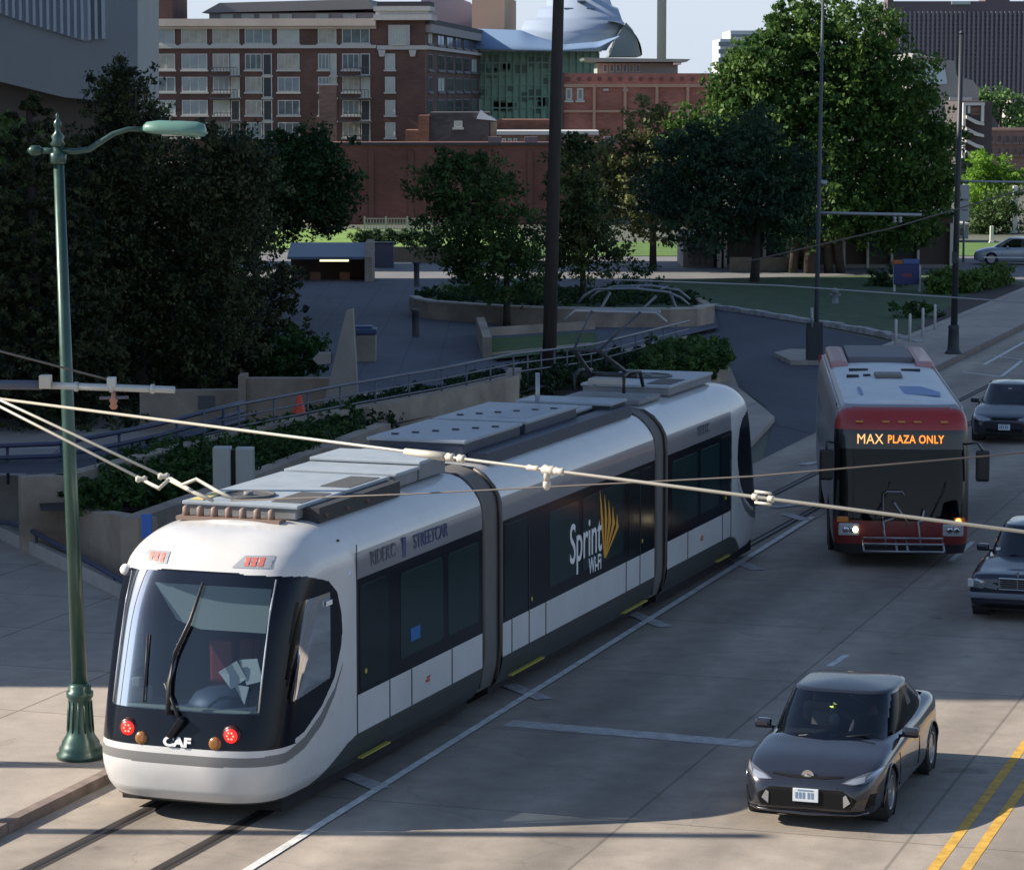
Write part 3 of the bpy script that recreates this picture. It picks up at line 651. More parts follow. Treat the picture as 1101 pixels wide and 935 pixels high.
# shelter
b = G(352, 306); s = b.y/F; t = thing('shelter', 'low flat shelter with a blue grey roof and a lit strip under its edge', 'shelter', b)
wv = 43*s
MB().slab([(-wv, 0, 1.18), (wv*.95, 0, 1.18), (wv*.95, 0, 1.3), (-wv, 0, 1.3)], (0, 2.4, .55)).build('roof', mat('shelter_roof', (.12, .155, .21), .4, var=.1), t)
MB().box(-wv, wv*.95, 2.3, 2.5, 0, 1.6).build('back_wall', mat('shelter_back', (.08, .055, .05), .9), t)
MB().slab([(wv*.94, -.1, 0), (wv*.94, 2.5, 0), (wv*.94, 2.5, 2.0), (wv*.94, .9, 1.95), (wv*.94, -.1, 1.3)], (.35, 0, 0)).build('end_wall', M_beige, t)
MB().box(-.35, 1.0*.6+.4, .02, .12, 1.08, 1.16).build('light_strip', mat('strip_light', (.9, .85, .5), .5, emit=(1, .9, .45), estr=1.2), t)
for x in (-wv+.2, -.9, .5): MB().box(x, x+.5, 1.2, 1.6, 0, .5, bev=.03).build('bench', mat('terracotta', (.20, .09, .07), .8), t)
b = G(413, 288); t = thing('kiosk', 'small dark purple grey box kiosk right of the shelter', 'kiosk', b)
MB().box(-.5, .5, -.3, .3, 0, 1.25, bev=.06).build('body', mat('kiosk_body', (.075, .07, .11), .6), t); MB().box(-.55, .55, -.34, .34, 1.25, 1.33, bev=.02).build('top', mat('kiosk_top', (.05, .05, .08), .5), t)
mb = MB(); mb.wall(G(396, 283), G(486, 283), 0, .85, .4); mb.build('retaining_wall', mat('tan_wall', (.22, .16, .11), .9, var=.2), label='low tan retaining wall below the clipped shrubs', cat='wall')
flat('sunlit_edge_strip', [G(403, 284.5), G(443, 284.5), G(443, 282.6), G(403, 282.6)], .06, mat('sunlit_kerb', (.7, .65, .5), .8), thick=.05)  # sunlit pavement edge, its light painted as a pale strip
mb = MB(); mb.wall(G(785, 293), G(850, 293), 0, .75, .4); mb.build('retaining_wall', mat('tan_wall2', (.17, .15, .12), .9, var=.2), label='low brown grey wall behind the trunk of the blue green tree', cat='wall')
# guard rail below the brick wall
a = G(392, 257); t = thing('metal_fence', 'pale metal fence on a low parapet at the foot of the brick wall', 'fence', a)
s = a.y/F; ln = 92*s
MB().box(0, ln, 0, .3, 0, .5).build('parapet', mat('parapet', (.30, .28, .27), .9), t)
fm = MB()
for i in range(30): fm.box(ln*i/29-.02, ln*i/29+.02, .1, .14, .5, 1.25)
for z in (.6, .95, 1.25): fm.box(0, ln, .1, .14, z-.025, z+.025)
fm.build('rails', mat('galvanised', (.42, .42, .43), .5, metal=.4), t)
for i in range(5): MB().box(ln*i/4-.05, ln*i/4+.05, .08, .16, .5, 1.38).build('post', MATS['galvanised'], t)
# bent tubes standing in for a likely window reflection
b = G(672, 352); t = thing('reflected_tubes', 'bent grey tubes standing in for a window reflection over the curved planter', 'sculpture', b); D = b.y
M_tube = mat('dull_tube', (.26, .28, .30), .4, metal=.4)
def px3(pts, D, dd=0): return [P(x, y, D+dd)-b for x, y in pts]
for pts, dd, nm in (([(622, 326), (628, 318), (640, 311), (680, 310), (718, 314), (732, 320), (741, 328)], 0, 'front_hoop'), ([(634, 322), (642, 314), (660, 308), (700, 307), (730, 312), (742, 322)], 1.6, 'rear_hoop')):
    MB().tube(px3(pts, D, dd), .05, 8).build(nm, M_tube, t)
for pts in ([(656, 314), (645, 334), (634, 362)], [(706, 318), (690, 333), (672, 350), (655, 366)], [(720, 313), (728, 334), (734, 350)]):
    MB().tube(px3(pts, D, .3), .055, 8).build('leg', M_tube, t)
for x in (650, 680, 710): MB().tube([P(x, 311, D)-b, P(x+8, 308, D+1.6)-b], .03, 6).build('cross_tube', M_tube, t)
# blue sign box
b = G(974, 316); s = b.y/F; t = thing('sign_box', 'deep blue box sign on two white legs with an orange top panel', 'sign', b)
MB().box(-13*s, 14*s, 0, .45, 10*s, 32*s, bev=.03).build('body', mat('box_blue', (.02, .035, .14), .4), t)
MB().box(-14*s, -4*s, -.02, .43, 32*s+.003, 36*s, bev=.01).build('orange_panel', mat('orange_panel', (.45, .12, .04), .6), t)
MB().box(-3.5*s, 14*s, -.02, .47, 32*s+.003, 37*s, bev=.02).build('blue_cap', mat('box_blue_cap', (.06, .12, .30), .4), t)
MB().box(-4*s, 6*s, -.012, -.002, 18*s, 22*s).build('red_stripe', mat('stripe_red', (.25, .05, .08), .5), t)
for x in (-12*s, 15*s): MB().box(x-.05, x+.05, .1, .2, 0, 31*s).build('leg', mat('white_paint', (.6, .6, .58), .5), t)
# white delineators
for i, (x, yb, yt) in enumerate(((963, 374, 343), (978, 372, 337), (992, 366, 331), (1005, 358, 327))):
    b = G(x, yb); t = thing('marker_post', ('leftmost', 'second from left', 'third from left', 'rightmost')[i]+' of the four white marker posts beside the sidewalk', 'post', b, 0, 'white marker posts beside the sidewalk')
    hh = P(x, yt, b.y).z; MB().lathe([(.055, .04), (.05, hh-.05), (.03, hh)], n=10).build('post', mat('marker_white', (.55, .55, .55), .5), t); MB().lathe([(.11, 0), (.1, .05), (.055, .06)], n=12).build('base', M_dark, t)
# hydrant-like grey stub on island lawn
b = G(898, 329); t = thing('hydrant', 'small grey hydrant on the island lawn left of the blue sign box', 'hydrant', b)
MB().lathe([(.2, 0), (.2, .08), (.13, .1), (.13, .55), (.17, .58), (.12, .7), (.03, .78)], n=14).build('body', mat('hydrant_grey', (.2, .22, .24), .6), t); MB().lathe([(.07, -.24), (.07, .24)], c=(0, 0, .45), axis='x', n=10).build('nozzle', MATS['hydrant_grey'], t)

# ================================================================== POLES
def pole(name, label, px, yb, yt, r0, r1, m, base=None, cat='pole', n=14, zt=None):
    b = G(px[0], yb, .1 if base else 0); t = thing(name, label, cat, b); top = P(px[1], yt, b.y); hh = (zt or top.z)-b.z; dx = (top.x-b.x)*(hh/(top.z-b.z))
    MB().tube([(0, 0, 0), (dx*.5, 0, hh*.5), (dx, 0, hh)], [r0, (r0+r1)/2, r1], n).build('shaft', m, t)
    MB().lathe([(r1*1.15, 0), (r1*1.2, .06), (r1*.3, .14)], c=(dx, 0, hh), n=n).build('cap', m, t)
    if base: MB().lathe([(r0*2.6, 0), (r0*2.5, .08), (r0*1.9, .16), (r0*1.7, .3), (r0*1.5, .85), (r0*1.7, .95), (r0*1.2, 1.02)], n=n).build('base', base, t)
    return t, Vector((dx, 0, hh))
M_wood = mat('dark_brown_pole', (.042, .034, .028), .85, var=.35, vscale=3, bump=.3, bscale=10, stretch=(6, 6, .4))
t, tp = pole('tall_pole', 'tall dark brown pole rising behind the streetcar out of the frame', (589, 600.5), 446, 0, .21, .14, M_wood, zt=15)
M_pole = mat('dark_pole_metal', (.04, .045, .05), .5, metal=.3)
M_arm = mat('grey_arm', (.34, .36, .38), .4, metal=.5)
# catenary poles
tp1, q = pole('catenary_pole', 'slim dark catenary pole with one grey arm, left of the bus roof', (877, 885), 388, -6, .085, .045, mat('bluish_pole', (.07, .085, .10), .6), M_pole)
bb = Vector(tp1.location); D = bb.y
MB().tube([P(880, 229, D)-bb, P(991, 231, D)-bb], .05, 8).build('arm', M_arm, tp1)
MB().tube([P(882, 196, D)-bb, P(889, 197, D)-bb], .09, 8).build('clamp', M_arm, tp1)
for x in (962, 968): MB().lathe([(.03, -.12), (.07, -.06), (.03, 0), (.07, .05), (.03, .1)], c=tuple(P(x, 236, D)-bb), n=10).build('insulator', M_arm, tp1)
MB().box(-.32, .22, -.2, .2, 0, 1.3, bev=.04).build('cabinet', M_pole, tp1)
MB().tube([P(876, 352, D)-bb+Vector((-.12, -.25, 0)), P(876, 330, D)-bb+Vector((-.12, -.25, 0))], .05, 8).build('white_cap', M_arm, tp1)
tp2, q = pole('catenary_pole', 'dark catenary pole standing on the far sidewalk right of the bus', (1025, 1034), 381, 37, .12, .075, M_pole, M_pole)
bb2 = Vector(tp2.location); D2 = bb2.y
MB().tube([P(1030, 195, D2)-bb2, P(1130, 196, D2)-bb2], .035, 8).build('arm', M_arm, tp2)
MB().box(-.1, .1, -.12, .12, 3.1, 3.5, bev=.02).build('clamp', M_pole, tp2)
# pale masts in the distance
for (x, y0, w_, lab) in ((534, 130, 9, 'pale mast rising between the brick apartment block and the shell roof'), (711, 100, 10, 'pale mast rising above the flat canopy roof right of the shell roof')):
    D = 560; b = P(x, y0, D); b.z = 0; t = thing('mast', lab, 'mast', b); MB().tube([(0, 0, 0), (0, 0, 90)], w_*D/F/2, 12).build('shaft', mat('pale_mast', (.36, .36, .34), .6), t)
    MB().lathe([(.7, 0), (.7, .4), (.5, .5)], n=14).build('base_plate', MATS['pale_mast'], t)
# white posts and sign panels at right
for (x, yb, yt, wd, lab) in ((1024, 287, 228, .38, 'white square post left of the dark catenary pole by the museum wall'), (1091, 240, 200, .3, 'white post at the right edge behind the distant car'), (1066, 262, 243, .2, 'short thin white post between the bright tree and the distant car')):
    b = G(x, yb) if yb > 250 else P(x, yb, 190)
    b.z = 0; t = thing('white_post', lab, 'post', b); hh = P(x, yt, b.y).z; MB().box(-wd/2, wd/2, -wd/2, wd/2, 0, hh, bev=.02).build('shaft', mat('white_post', (.7, .69, .64), .6), t); MB().box(-wd*.7, wd*.7, -wd*.7, wd*.7, 0, .15).build('foot', MATS['white_post'], t)
b = G(1036, 282); t = thing('banner_sign', 'tall pale banner panel on a post just right of the dark catenary pole', 'sign', b); s = b.y/F
MB().tube([(0, .1, 0), (0, .1, 84*s)], .06, 8).build('post', M_arm, t); MB().box(-5*s, 5*s, 0, .08, 44*s, 83*s, bev=.01).build('panel', mat('banner_pale', (.42, .45, .45), .6), t)
for z in (55, 66): MB().box(-3.5*s, 3.5*s, -.012, -.002, z*s, (z+2)*s).build('stripe', mat('banner_grey', (.2, .22, .23), .6), t)

# green street lamp
M_green = mat('lamp_green', (.03, .075, .06), .38, metal=.25, var=.18, vscale=6, coat=.3)
b = G(87, 814, .13); t = thing('street_lamp', 'ornate green street lamp with a fluted base beside the streetcar cab', 'street lamp', b); D = b.y
tb = P(62, 150, D)-b; dx = tb.x; dz = tb.z
MB().tube([(0, 0, 1.0), (dx*.5, 0, dz*.5), (dx, 0, dz)], [.105, .088, .068], 20).build('shaft', M_green, t)
pf = [(.32, 0), (.33, .06), (.29, .09), (.295, .14), (.26, .18), (.25, .23), (.195, .31), (.165, .42), (.15, .7), (.155, .80), (.18, .84), (.18, .90), (.15, .92), (.155, .98), (.11, 1.02)]
MB().lathe(pf, n=24).build('base', M_green, t)
fl = MB()
for k in range(12): a = k/12*6.283; fl.tube([(math.cos(a)*.178, math.sin(a)*.178, .36), (math.cos(a)*.155, math.sin(a)*.155, .78)], .011, 5)
fl.build('fluting', M_green, t)
MB().lathe([(.07, 0), (.10, .04), (.07, .09), (.09, .14), (.04, .19), (.035, .25), (.055, .29), (.045, .33), (.015, .37), (.025, .40), (.006, .45)], c=(dx, 0, dz-.1), n=16).build('finial', M_green, t)
MB().lathe([(.09, 0), (.11, .03), (.11, .13), (.08, .16)], c=(dx, 0, dz-.32), n=16).build('collar', M_green, t)
ap = [P(x, y, D)-b for x, y in ((64, 162), (80, 163), (96, 161), (108, 153), (122, 144), (138, 139), (158, 139))]
MB().tube(ap, [.045, .042, .04, .038, .036, .034, .032], 10).build('arm', M_green, t)
MB().tube([P(62, 163, D)-b, P(44, 162, D)-b], .04, 8).lathe([(.02, -.1), (.07, -.05), (.07, .05), (.02, .1)], c=tuple(P(38, 162, D)-b), axis='x', n=10).build('stub_arm', M_green, t)
# luminaire
hd = MB(); c0 = P(154, 139, D)-b; c1 = P(222, 143, D)-b; L = (c1-c0).length
prof = [(0, .05, .05), (.06, .10, .10), (.25, .16, .13), (.6, .18, .14), (.85, .18, .14), (.97, .12, .11), (1, .04, .04)]
vs = []; n = 14
for f, wy, hz in prof:
    c = c0.lerp(c1, f)
    for k in range(n):
        a = k/n*6.283; sz = math.sin(a); vs.append((c.x, c.y+math.cos(a)*wy, c.z+(sz*hz if sz > 0 else sz*hz*.45)))
fs = [(i*n+k, i*n+(k+1) % n, (i+1)*n+(k+1) % n, (i+1)*n+k) for i in range(len(prof)-1) for k in range(n)]+[tuple(range(n)), tuple(range((len(prof)-1)*n, len(prof)*n))]
hd.add(vs, fs, True); hd.build('lamp_head', mat('lamp_head_green', (.13, .26, .21), .35, coat=.3), t)
MB().box(c0.x+L*.3, c0.x+L*.85, -.09, .09, c0.z-.09, c0.z-.03, bev=.02).build('lens', mat('lamp_lens', (.5, .5, .45), .3), t)
ph = MB().lathe([(.03, 0), (.03, .06), (.02, .08)], c=(c0.x+L*.45, 0, c0.z+.09), n=10); ph.build('photocell', M_dark, t)

# catenary bracket arm from a pole just outside the frame, wires
M_wire = mat('bright_wire', (.46, .43, .36), .42, metal=.25); M_ins = mat('insulator_cream', (.55, .52, .44), .35)
Da = 20.0; a0 = P(-150, 412, Da); a1 = P(188, 419, Da); pb = Vector((a0.x, Da, 0))
t = thing('catenary_bracket', 'pale tubular catenary bracket arm entering from the left edge', 'catenary arm', pb)
MB().tube([(0, 0, 0), (0, 0, 9.2)], [.16, .1], 14).build('pole', M_pole, t)
MB().tube([a0-pb, P(45, 414, Da)-pb], .032, 10).build('inner_tube', mat('bluish_tube', (.10, .11, .16), .5), t)
MB().tube([P(45, 414, Da)-pb, a1-pb], .024, 10).build('outer_tube', mat('arm_pale', (.52, .54, .52), .4, metal=.3), t)
for x in (82, 120, 164): MB().tube([P(x-2, 415.5+(x-82)*.03, Da)-pb, P(x+2, 415.6+(x-82)*.03, Da)-pb], .033, 10).build('ring', MATS['arm_pale'], t)
c_ = P(49, 411, Da)-pb; MB().box(c_.x-.04, c_.x+.04, -.04, .04, c_.z-.04, c_.z+.05, bev=.008).build('clamp', M_ins, t)
c_ = P(120, 410, Da)-pb; MB().box(c_.x-.03, c_.x+.03, -.03, .03, c_.z-.04, c_.z+.03, bev=.008).build('clamp', MATS['arm_pale'], t)
MB().tube([P(120, 409, Da)-pb, P(-150, 338, Da)-pb], .008, 6).build('stay_wire', mat('thin_stay', (.16, .14, .12), .6), t)
c_ = P(122, 432, Da)-pb; MB().lathe([(.015, -.05), (.03, -.03), (.018, -.01), (.03, .01), (.018, .03), (.012, .07)], c=tuple(c_), n=10).build('insulator', mat('copper_ins', (.5, .22, .14), .5), t)
MB().tube([P(107, 428, Da)-pb, P(138, 427, Da)-pb], .012, 6).build('spreader', M_rail, t)
# long span wire
s0 = P(-160, 408, 20.2); s1 = P(1260, 592, 13.4)
def wirept(px):
    f = 0; lo, hi = 0, 1
    for _ in range(40):
        m_ = (lo+hi)/2; p = s0.lerp(s1, m_); q = 550.5+F*p.x/(p.y*math.cos(PIT)-(p.z-H)*math.sin(PIT))
        if q < px: lo = m_
        else: hi = m_
    p = s0.lerp(s1, lo).copy(); p.z += -.10*math.sin(math.pi*lo)*0; return p
t = thing('span_wire', 'long bright span wire crossing the whole view in front of streetcar and bus', 'wire', s0)
MB().tube([s0-s0, s1-s0], .0092, 8).build('wire', M_wire, t)
dw = (s1-s0).normalized()
def along(px, d): return wirept(px)+dw*d-s0
def bead(px, d, r, l, nm='insulator', m=M_ins):
    r *= .62; l *= .8; c = along(px, d); MB().tube([c-dw*l*.5, c-dw*l*.3, c, c+dw*l*.3, c+dw*l*.5], [r*.5, r, r*.75, r, r*.5], 12).build(nm, m, t)
bead(484, 0, .04, .07); bead(496, 0, .04, .07)
c = along(484, -.1); MB().tube([c-dw*.25, c+dw*.05], [.018, .026], 8).build('sleeve', M_ins, t)
bead(573, 0, .028, .12); bead(601, 0, .036, .1); bead(590, 0, .045, .12)
c = along(588, 0); MB().tube([c, c-Vector((0, 0, .06))], .018, 10).lathe([(.01, -.11), (.022, -.09), (.022, -.07), (.012, -.055)], c=tuple(c), n=10).build('hanger_clamp', M_ins, t)
bead(812, 0, .03, .05); bead(829, 0, .03, .05)
for s_ in (-1, 1):
    a = along(812, 0)+Vector((0, 0, .028*s_)); e = along(829, 0)+Vector((0, 0, .028*s_)); MB().tube([a, e], .008, 6).build('turnbuckle_bar', M_ins, t)
# pair of wires with section insulator, lower left
def wire_thing(name, label, pts, r, m=M_wire, D=None):
    t = thing(name, label, 'wire', pts[0]); MB().tube([p-pts[0] for p in pts], r, 8).build('wire', m, t); return t
w1 = wire_thing('feeder_wire', 'upper of the two bright parallel wires slanting down to the cab roof', [P(-150, 366, 20), P(0, 430, 19), P(176, 512, 18)], .010)
o = Vector(w1.location); 
MB().lathe([(.014, -.035), (.024, -.02), (.013, 0), (.024, .02), (.014, .035)], c=tuple(P(176, 512, 18)-o), axis='x', n=12).build('insulator', M_ins, w1)
MB().tube([P(179, 513, 18)-o, P(208, 529, 17.9)-o, P(229, 538, 17.8)-o], [.018, .014, .012], 8).build('end_rod', M_ins, w1)
w2 = wire_thing('feeder_wire', 'lower of the two bright parallel wires slanting down to the cab roof', [P(-150, 372, 20), P(0, 437, 19), P(149, 513, 18)], .010)
o = Vector(w2.location)
MB().lathe([(.014, -.035), (.024, -.02), (.013, 0), (.024, .02), (.014, .035)], c=tuple(P(152, 515, 18)-o), axis='x', n=12).build('insulator', M_ins, w2)
MB().tube([P(154, 516, 18)-o, P(171, 525, 17.9)-o, P(182, 515, 17.9)-o], [.010, .014, .010], 8).build('link', M_ins, w2)
MB().tube([P(196, 521, 17.9)-o, P(211, 515, 17.9)-o, P(232, 527, 17.8)-o, P(251, 536, 17.7)-o], [.010, .012, .012, .012], 8).build('end_rod', M_ins, w2)
# thin contact wire above the track: runs with the street
ca = P(-100, 395, 24); 
wire_thing('contact_wire', 'thin dark wire crossing low over the side of the streetcar and the bus', [P(248, 538, 17.7), P(440, 531, 17), P(808, 512, 16), P(1200, 478, 15.4)], .0045, mat('thin_wire', (.12, .10, .09), .6))
wire_thing('contact_wire', 'thin wire rising from the left of the catenary arm pole toward the right edge', [P(800, 282, 72), P(960, 245, 72), P(1055, 217, 72.5), P(1200, 175, 73)], .018, MATS['thin_wire'])
wire_thing('contact_wire', 'thin pale wire crossing the island lawn behind the bus roof', [P(640, 300, 64), P(840, 307, 64), P(1101, 325, 64), P(1200, 332, 64)], .014, M_arm)
# two tall poles outside the frame on the left whose shadows cross the foreground
for (gx, gy, lab, r) in ((0, 832, 'grey catenary pole standing off to the left of the near sidewalk', .2), (0, 893, 'near grey catenary pole further left of the kerb', .15)):
    g = G(gx, gy); d2 = Vector((tosun.x, tosun.y, 0)).normalized(); b = g+d2*9; b.z = 0
    t = thing('catenary_pole', lab, 'pole', b); MB().tube([(0, 0, 0), (0, 0, 11)], [r, r*.8], 12).build('shaft', M_pole, t); MB().lathe([(.3, 0), (.28, .1), (.2, .2)], n=12).build('base', M_pole, t)

from mathutils.bvhtree import BVHTree
def patch(name, target, poly, m, par, off=.004, cuts=4, axis='y', label=None):
    """a thin part with a clean outline, wrapped onto the front (axis y) or right side (axis x) of a body"""
    bm = bmesh.new()
    mk_ = (lambda a, b_: (a, -3, b_)) if axis == 'y' else (lambda a, b_: (3, a, b_))
    pts = []
    for i in range(len(poly)):
        a = Vector(poly[i]); b_ = Vector(poly[(i+1) % len(poly)]); n = max(1, int((b_-a).length/.03))
        pts += [a.lerp(b_, k/n) for k in range(n)]
    bm.faces.new([bm.verts.new(mk_(*p)) for p in pts]); bmesh.ops.triangulate(bm, faces=bm.faces[:])
    for _ in range(cuts):
        es = [e for e in bm.edges if e.calc_length() > .035]
        if not es: break
        bmesh.ops.subdivide_edges(bm, edges=es, cuts=1); bmesh.ops.triangulate(bm, faces=bm.faces[:])
    tv = [tuple(v.co) for v in target.data.vertices]; tf = [tuple(p.vertices) for p in target.data.polygons]
    bvh = BVHTree.FromPolygons(tv, tf); d = Vector((0, 1, 0)) if axis == 'y' else Vector((-1, 0, 0))
    bm.verts.ensure_lookup_table(); vs = list(bm.verts); rc = [bvh.ray_cast(v.co, d) for v in vs]; hits = [q[0] for q in rc]; nm_ = [q[1] if q[1] is not None else -d for q in rc]; nm_ = [(-q if q.dot(d) > 0 else q) for q in nm_]
    good = [k for k, h in enumerate(hits) if h is not None]
    for k, v in enumerate(vs):
        h = hits[k]
        if h is None:
            j = min(good, key=lambda q: (vs[q].co-v.co).length_squared) if k not in good else k; h = v.co.copy()
            if axis == 'y': h.y = hits[j].y
            else: h.x = hits[j].x
        hits[k] = h+(nm_[j if hits[k] is None else k])*off
    for v, h in zip(vs, hits): v.co = h
    me = bpy.data.meshes.new(name); bm.to_mesh(me); bm.free()
    return obj(name, me, m, par, smooth=True, label=label)
def child(root, nm):
    return next(c for c in root.children if c.name.split('.')[0] == nm)

# ================================================================== PERSON (seated driver)
M_skin = mat('skin', (.42, .24, .17), .55); M_hair = mat('hair', (.02, .015, .012), .7)
def person(label, loc, yaw, shirt, name='person', arm_out=False):
    """seated figure facing local -Y; hip at z=0; one continuous skinned body"""
    J = {'pel': (0, 0, .08, .13), 'bel': (0, .02, .26, .125), 'che': (0, .04, .44, .15), 'neck': (0, .03, .60, .055), 'nk2': (0, .015, .66, .05), 'hd': (0, -.005, .74, .088), 'crown': (0, .005, .83, .075)}
    E_ = [('pel', 'bel'), ('bel', 'che'), ('che', 'neck'), ('neck', 'nk2'), ('nk2', 'hd'), ('hd', 'crown')]
    for s, c in ((1, 'r'), (-1, 'l')):
        J['sh'+c] = (s*.19, .04, .52, .06)
        if arm_out and s == 1: J['el'+c] = (.38, -.08, .42, .042); J['wr'+c] = (.50, -.22, .50, .028)
        else: J['el'+c] = (s*.26, -.12, .30, .042); J['wr'+c] = (s*.15, -.36, .36, .028)
        w_ = J['wr'+c]; J['pa'+c] = (w_[0]-s*.01*(1 if not arm_out else 0), w_[1]-.06, w_[2]+.02, .03)
        J['hip'+c] = (s*.10, -.02, .06, .095); J['kn'+c] = (s*.14, -.45, .12, .062); J['an'+c] = (s*.14, -.58, -.28, .04); J['to'+c] = (s*.14, -.76, -.32, .035)
        E_ += [('che', 'sh'+c), ('sh'+c, 'el'+c), ('el'+c, 'wr'+c), ('wr'+c, 'pa'+c), ('pel', 'hip'+c), ('hip'+c, 'kn'+c), ('kn'+c, 'an'+c), ('an'+c, 'to'+c)]
        for k in range(5):
            p = J['pa'+c]; fx = (k-2)*.014 if k < 4 else 0
            tip = (p[0]+fx, p[1]-.05-.01*(k in (1, 2)), p[2]-.015, .0085); mid = (p[0]+fx*.9, p[1]-.035, p[2]+.01, .0095)
            if k == 4: mid = (p[0]-s*.035, p[1]-.01, p[2]+.01, .0105); tip = (p[0]-s*.045, p[1]-.035, p[2], .009)
            J['f%s%d' % (c, k)] = mid; J['g%s%d' % (c, k)] = tip; E_ += [('pa'+c, 'f%s%d' % (c, k)), ('f%s%d' % (c, k), 'g%s%d' % (c, k))]
    ks = list(J); me = bpy.data.meshes.new('body'); me.from_pydata([J[k][:3] for k in ks], [(ks.index(a), ks.index(b)) for a, b in E_], [])
    o = bpy.data.objects.new('body', me); C.objects.link(o); m1 = o.modifiers.new('s', 'SKIN')
    for i, k in enumerate(ks): me.skin_vertices[0].data[i].radius = (J[k][3],)*2
    me.skin_vertices[0].data[0].use_root = True
    m2 = o.modifiers.new('u', 'SUBSURF'); m2.levels = 1; m2.render_levels = 1
    dg = bpy.context.evaluated_depsgraph_get(); em = bpy.data.meshes.new_from_object(o.evaluated_get(dg)); bpy.data.objects.remove(o)
    em.materials.clear(); [em.materials.append(x) for x in (M_skin, mat('shirt_'+name+str(shirt), shirt, .85), mat('trousers', (.03, .035, .05), .85))]
    for p in em.polygons:
        c = p.center; p.use_smooth = True
        p.material_index = 2 if (c.z < .14 or c.y < -.2 and c.z < .2) and abs(c.y) < .9 and not (c.z > .25) else (1 if c.z < .575 and not (c.y < -.30 and c.z > .25) and not (arm_out and c.x > .42) else 0)
    t = thing('person', label, 'person', loc, yaw); obj('body', em, None, t)
    hm = MB().lathe([(.03, .875), (.075, .85), (.098, .79), (.098, .74), (.09, .70)], c=(0, .015, 0), n=16); hm.build('hair', M_hair, t)
    f = MB()
    for s in (-1, 1): f.lathe([(.002, -.006), (.011, 0), (.002, .004)], c=(s*.032, -.088, .752), axis='y', n=8); f.box(s*.09-.008, s*.09+.008, .0, .03, .72, .77, bev=.004)
    f.box(-.01, .01, -.108, -.085, .715, .745, bev=.004).box(-.025, .025, -.088, -.08, .69, .697, bev=.001); f.build('face_features', mat('face_dark', (.2, .1, .07), .6), t)
    return t

# ================================================================== STREETCAR
M_twhite = mat('tram_white', (.62, .62, .61), .30, var=.08, vscale=1.1, coat=.4)
M_tband = mat('tram_grey_band', (.20, .205, .225), .32, var=.05, vscale=.8, coat=.2)
M_tstripe = mat('tram_stripe_grey', (.17, .17, .17), .4)
M_tskirt = mat('tram_dark_skirt', (.045, .052, .050), .5, var=.15, vscale=1.5)
M_tblack = mat('tram_black_gloss', (.006, .008, .014), .17, spec=.3)
M_tpane = mat('tram_window_glass', (.014, .034, .036), .15, spec=.35)
G_wind = glassmat('windshield_glass', (.46, .57, .68), refl=.05, gl_=.72)
G_side = glassmat('cab_side_glass', (.30, .32, .33), refl=-.01)
M_inner = mat('cab_lining', (.035, .035, .04), .8)
M_bellow = mat('bellows', (.15, .14, .13), .8, var=.12, vscale=3)
LT = 23.5
tram = thing('streetcar', 'long white and black three section streetcar with dark windows and SPRINT lettering on its side', 'streetcar', (TO[0], TO[1], 0), TY)
Wt = [(.28, 1.18), (.45, 1.27), (.75, 1.325), (1.25, 1.325), (2.6, 1.325), (2.95, 1.318), (3.10, 1.292), (3.24, 1.22), (3.37, 1.11), (3.47, .98), (3.52, .84), (3.54, .70)]
Yo = [(.28, .16), (.45, .05), (.75, .0), (.98, .03), (1.4, .13), (2.0, .30), (2.6, .50), (3.08, .74), (3.25, .86), (3.38, 1.04), (3.48, 1.3), (3.54, 1.75)]
Nl = [(.28, .9), (1.0, .9), (3.0, 1.05), (3.54, 1.0)]
zs_nose = list(np.arange(.28, 3.2, .0115))+list(np.linspace(3.2, 3.54, 22))
def tram_ring(z, yend, yo_scale=1, W=None, n1=70, n2=130):
    W = smoothtab(Wt, z) if W is None else W; yo = smoothtab(Yo, z)*yo_scale; L = interp(Nl, z); e = 2/3.5
    th = np.linspace(0, math.pi/2, 400); x = W*np.sin(th)**e; y = yo+L*(1-np.cos(th)**e)
    # a slightly crowned face: blend
    s = np.concatenate([[0], np.cumsum(np.hypot(np.diff(x), np.diff(y)))]); q = np.linspace(0, s[-1], n1)
    xn = np.interp(q, s, x); yn = np.interp(q, s, y)
    na = int(n2*.88); y2 = np.concatenate([np.linspace(yn[-1], 2.75, na+1)[1:], np.linspace(2.75, yend, n2-na+1)[1:]]); xs = np.concatenate([xn, np.full(n2, W)]); ys = np.concatenate([yn, y2]); xs = xs*(1-.065*np.clip(1-ys/2.3, 0, 1)**1.3)
    xs = np.concatenate([-xs[::-1], xs[1:]]); ys = np.concatenate([ys[::-1], ys[1:]])
    return np.stack([xs, ys, np.full(len(xs), z)], 1)
def side_black(y, z):          # outline of the black cab side glazing in the side view
    if y > 2.15: return False
    ztop = interp([(0, 3.07), (.6, 3.07), (1.2, 3.0), (1.75, 2.86), (2.0, 2.68), (2.12, 2.4), (2.15, 2.2)], y)
    zbot = interp([(0, 1.0), (.5, 1.0), (1.0, 1.08), (1.5, 1.3), (1.9, 1.6), (2.1, 1.95), (2.15, 2.15)], y)
    return zbot < z < ztop
def stripe_grey(y, z):
    c = interp([(0, .84), (.5, .85), (1.0, .94), (1.5, 1.14), (1.9, 1.42), (2.15, 1.72)], y); h = interp([(0, .06), (1, .07), (1.6, .08), (2.15, .02)], y)
    return abs(z-c) < h and y < 2.15
CT = 0
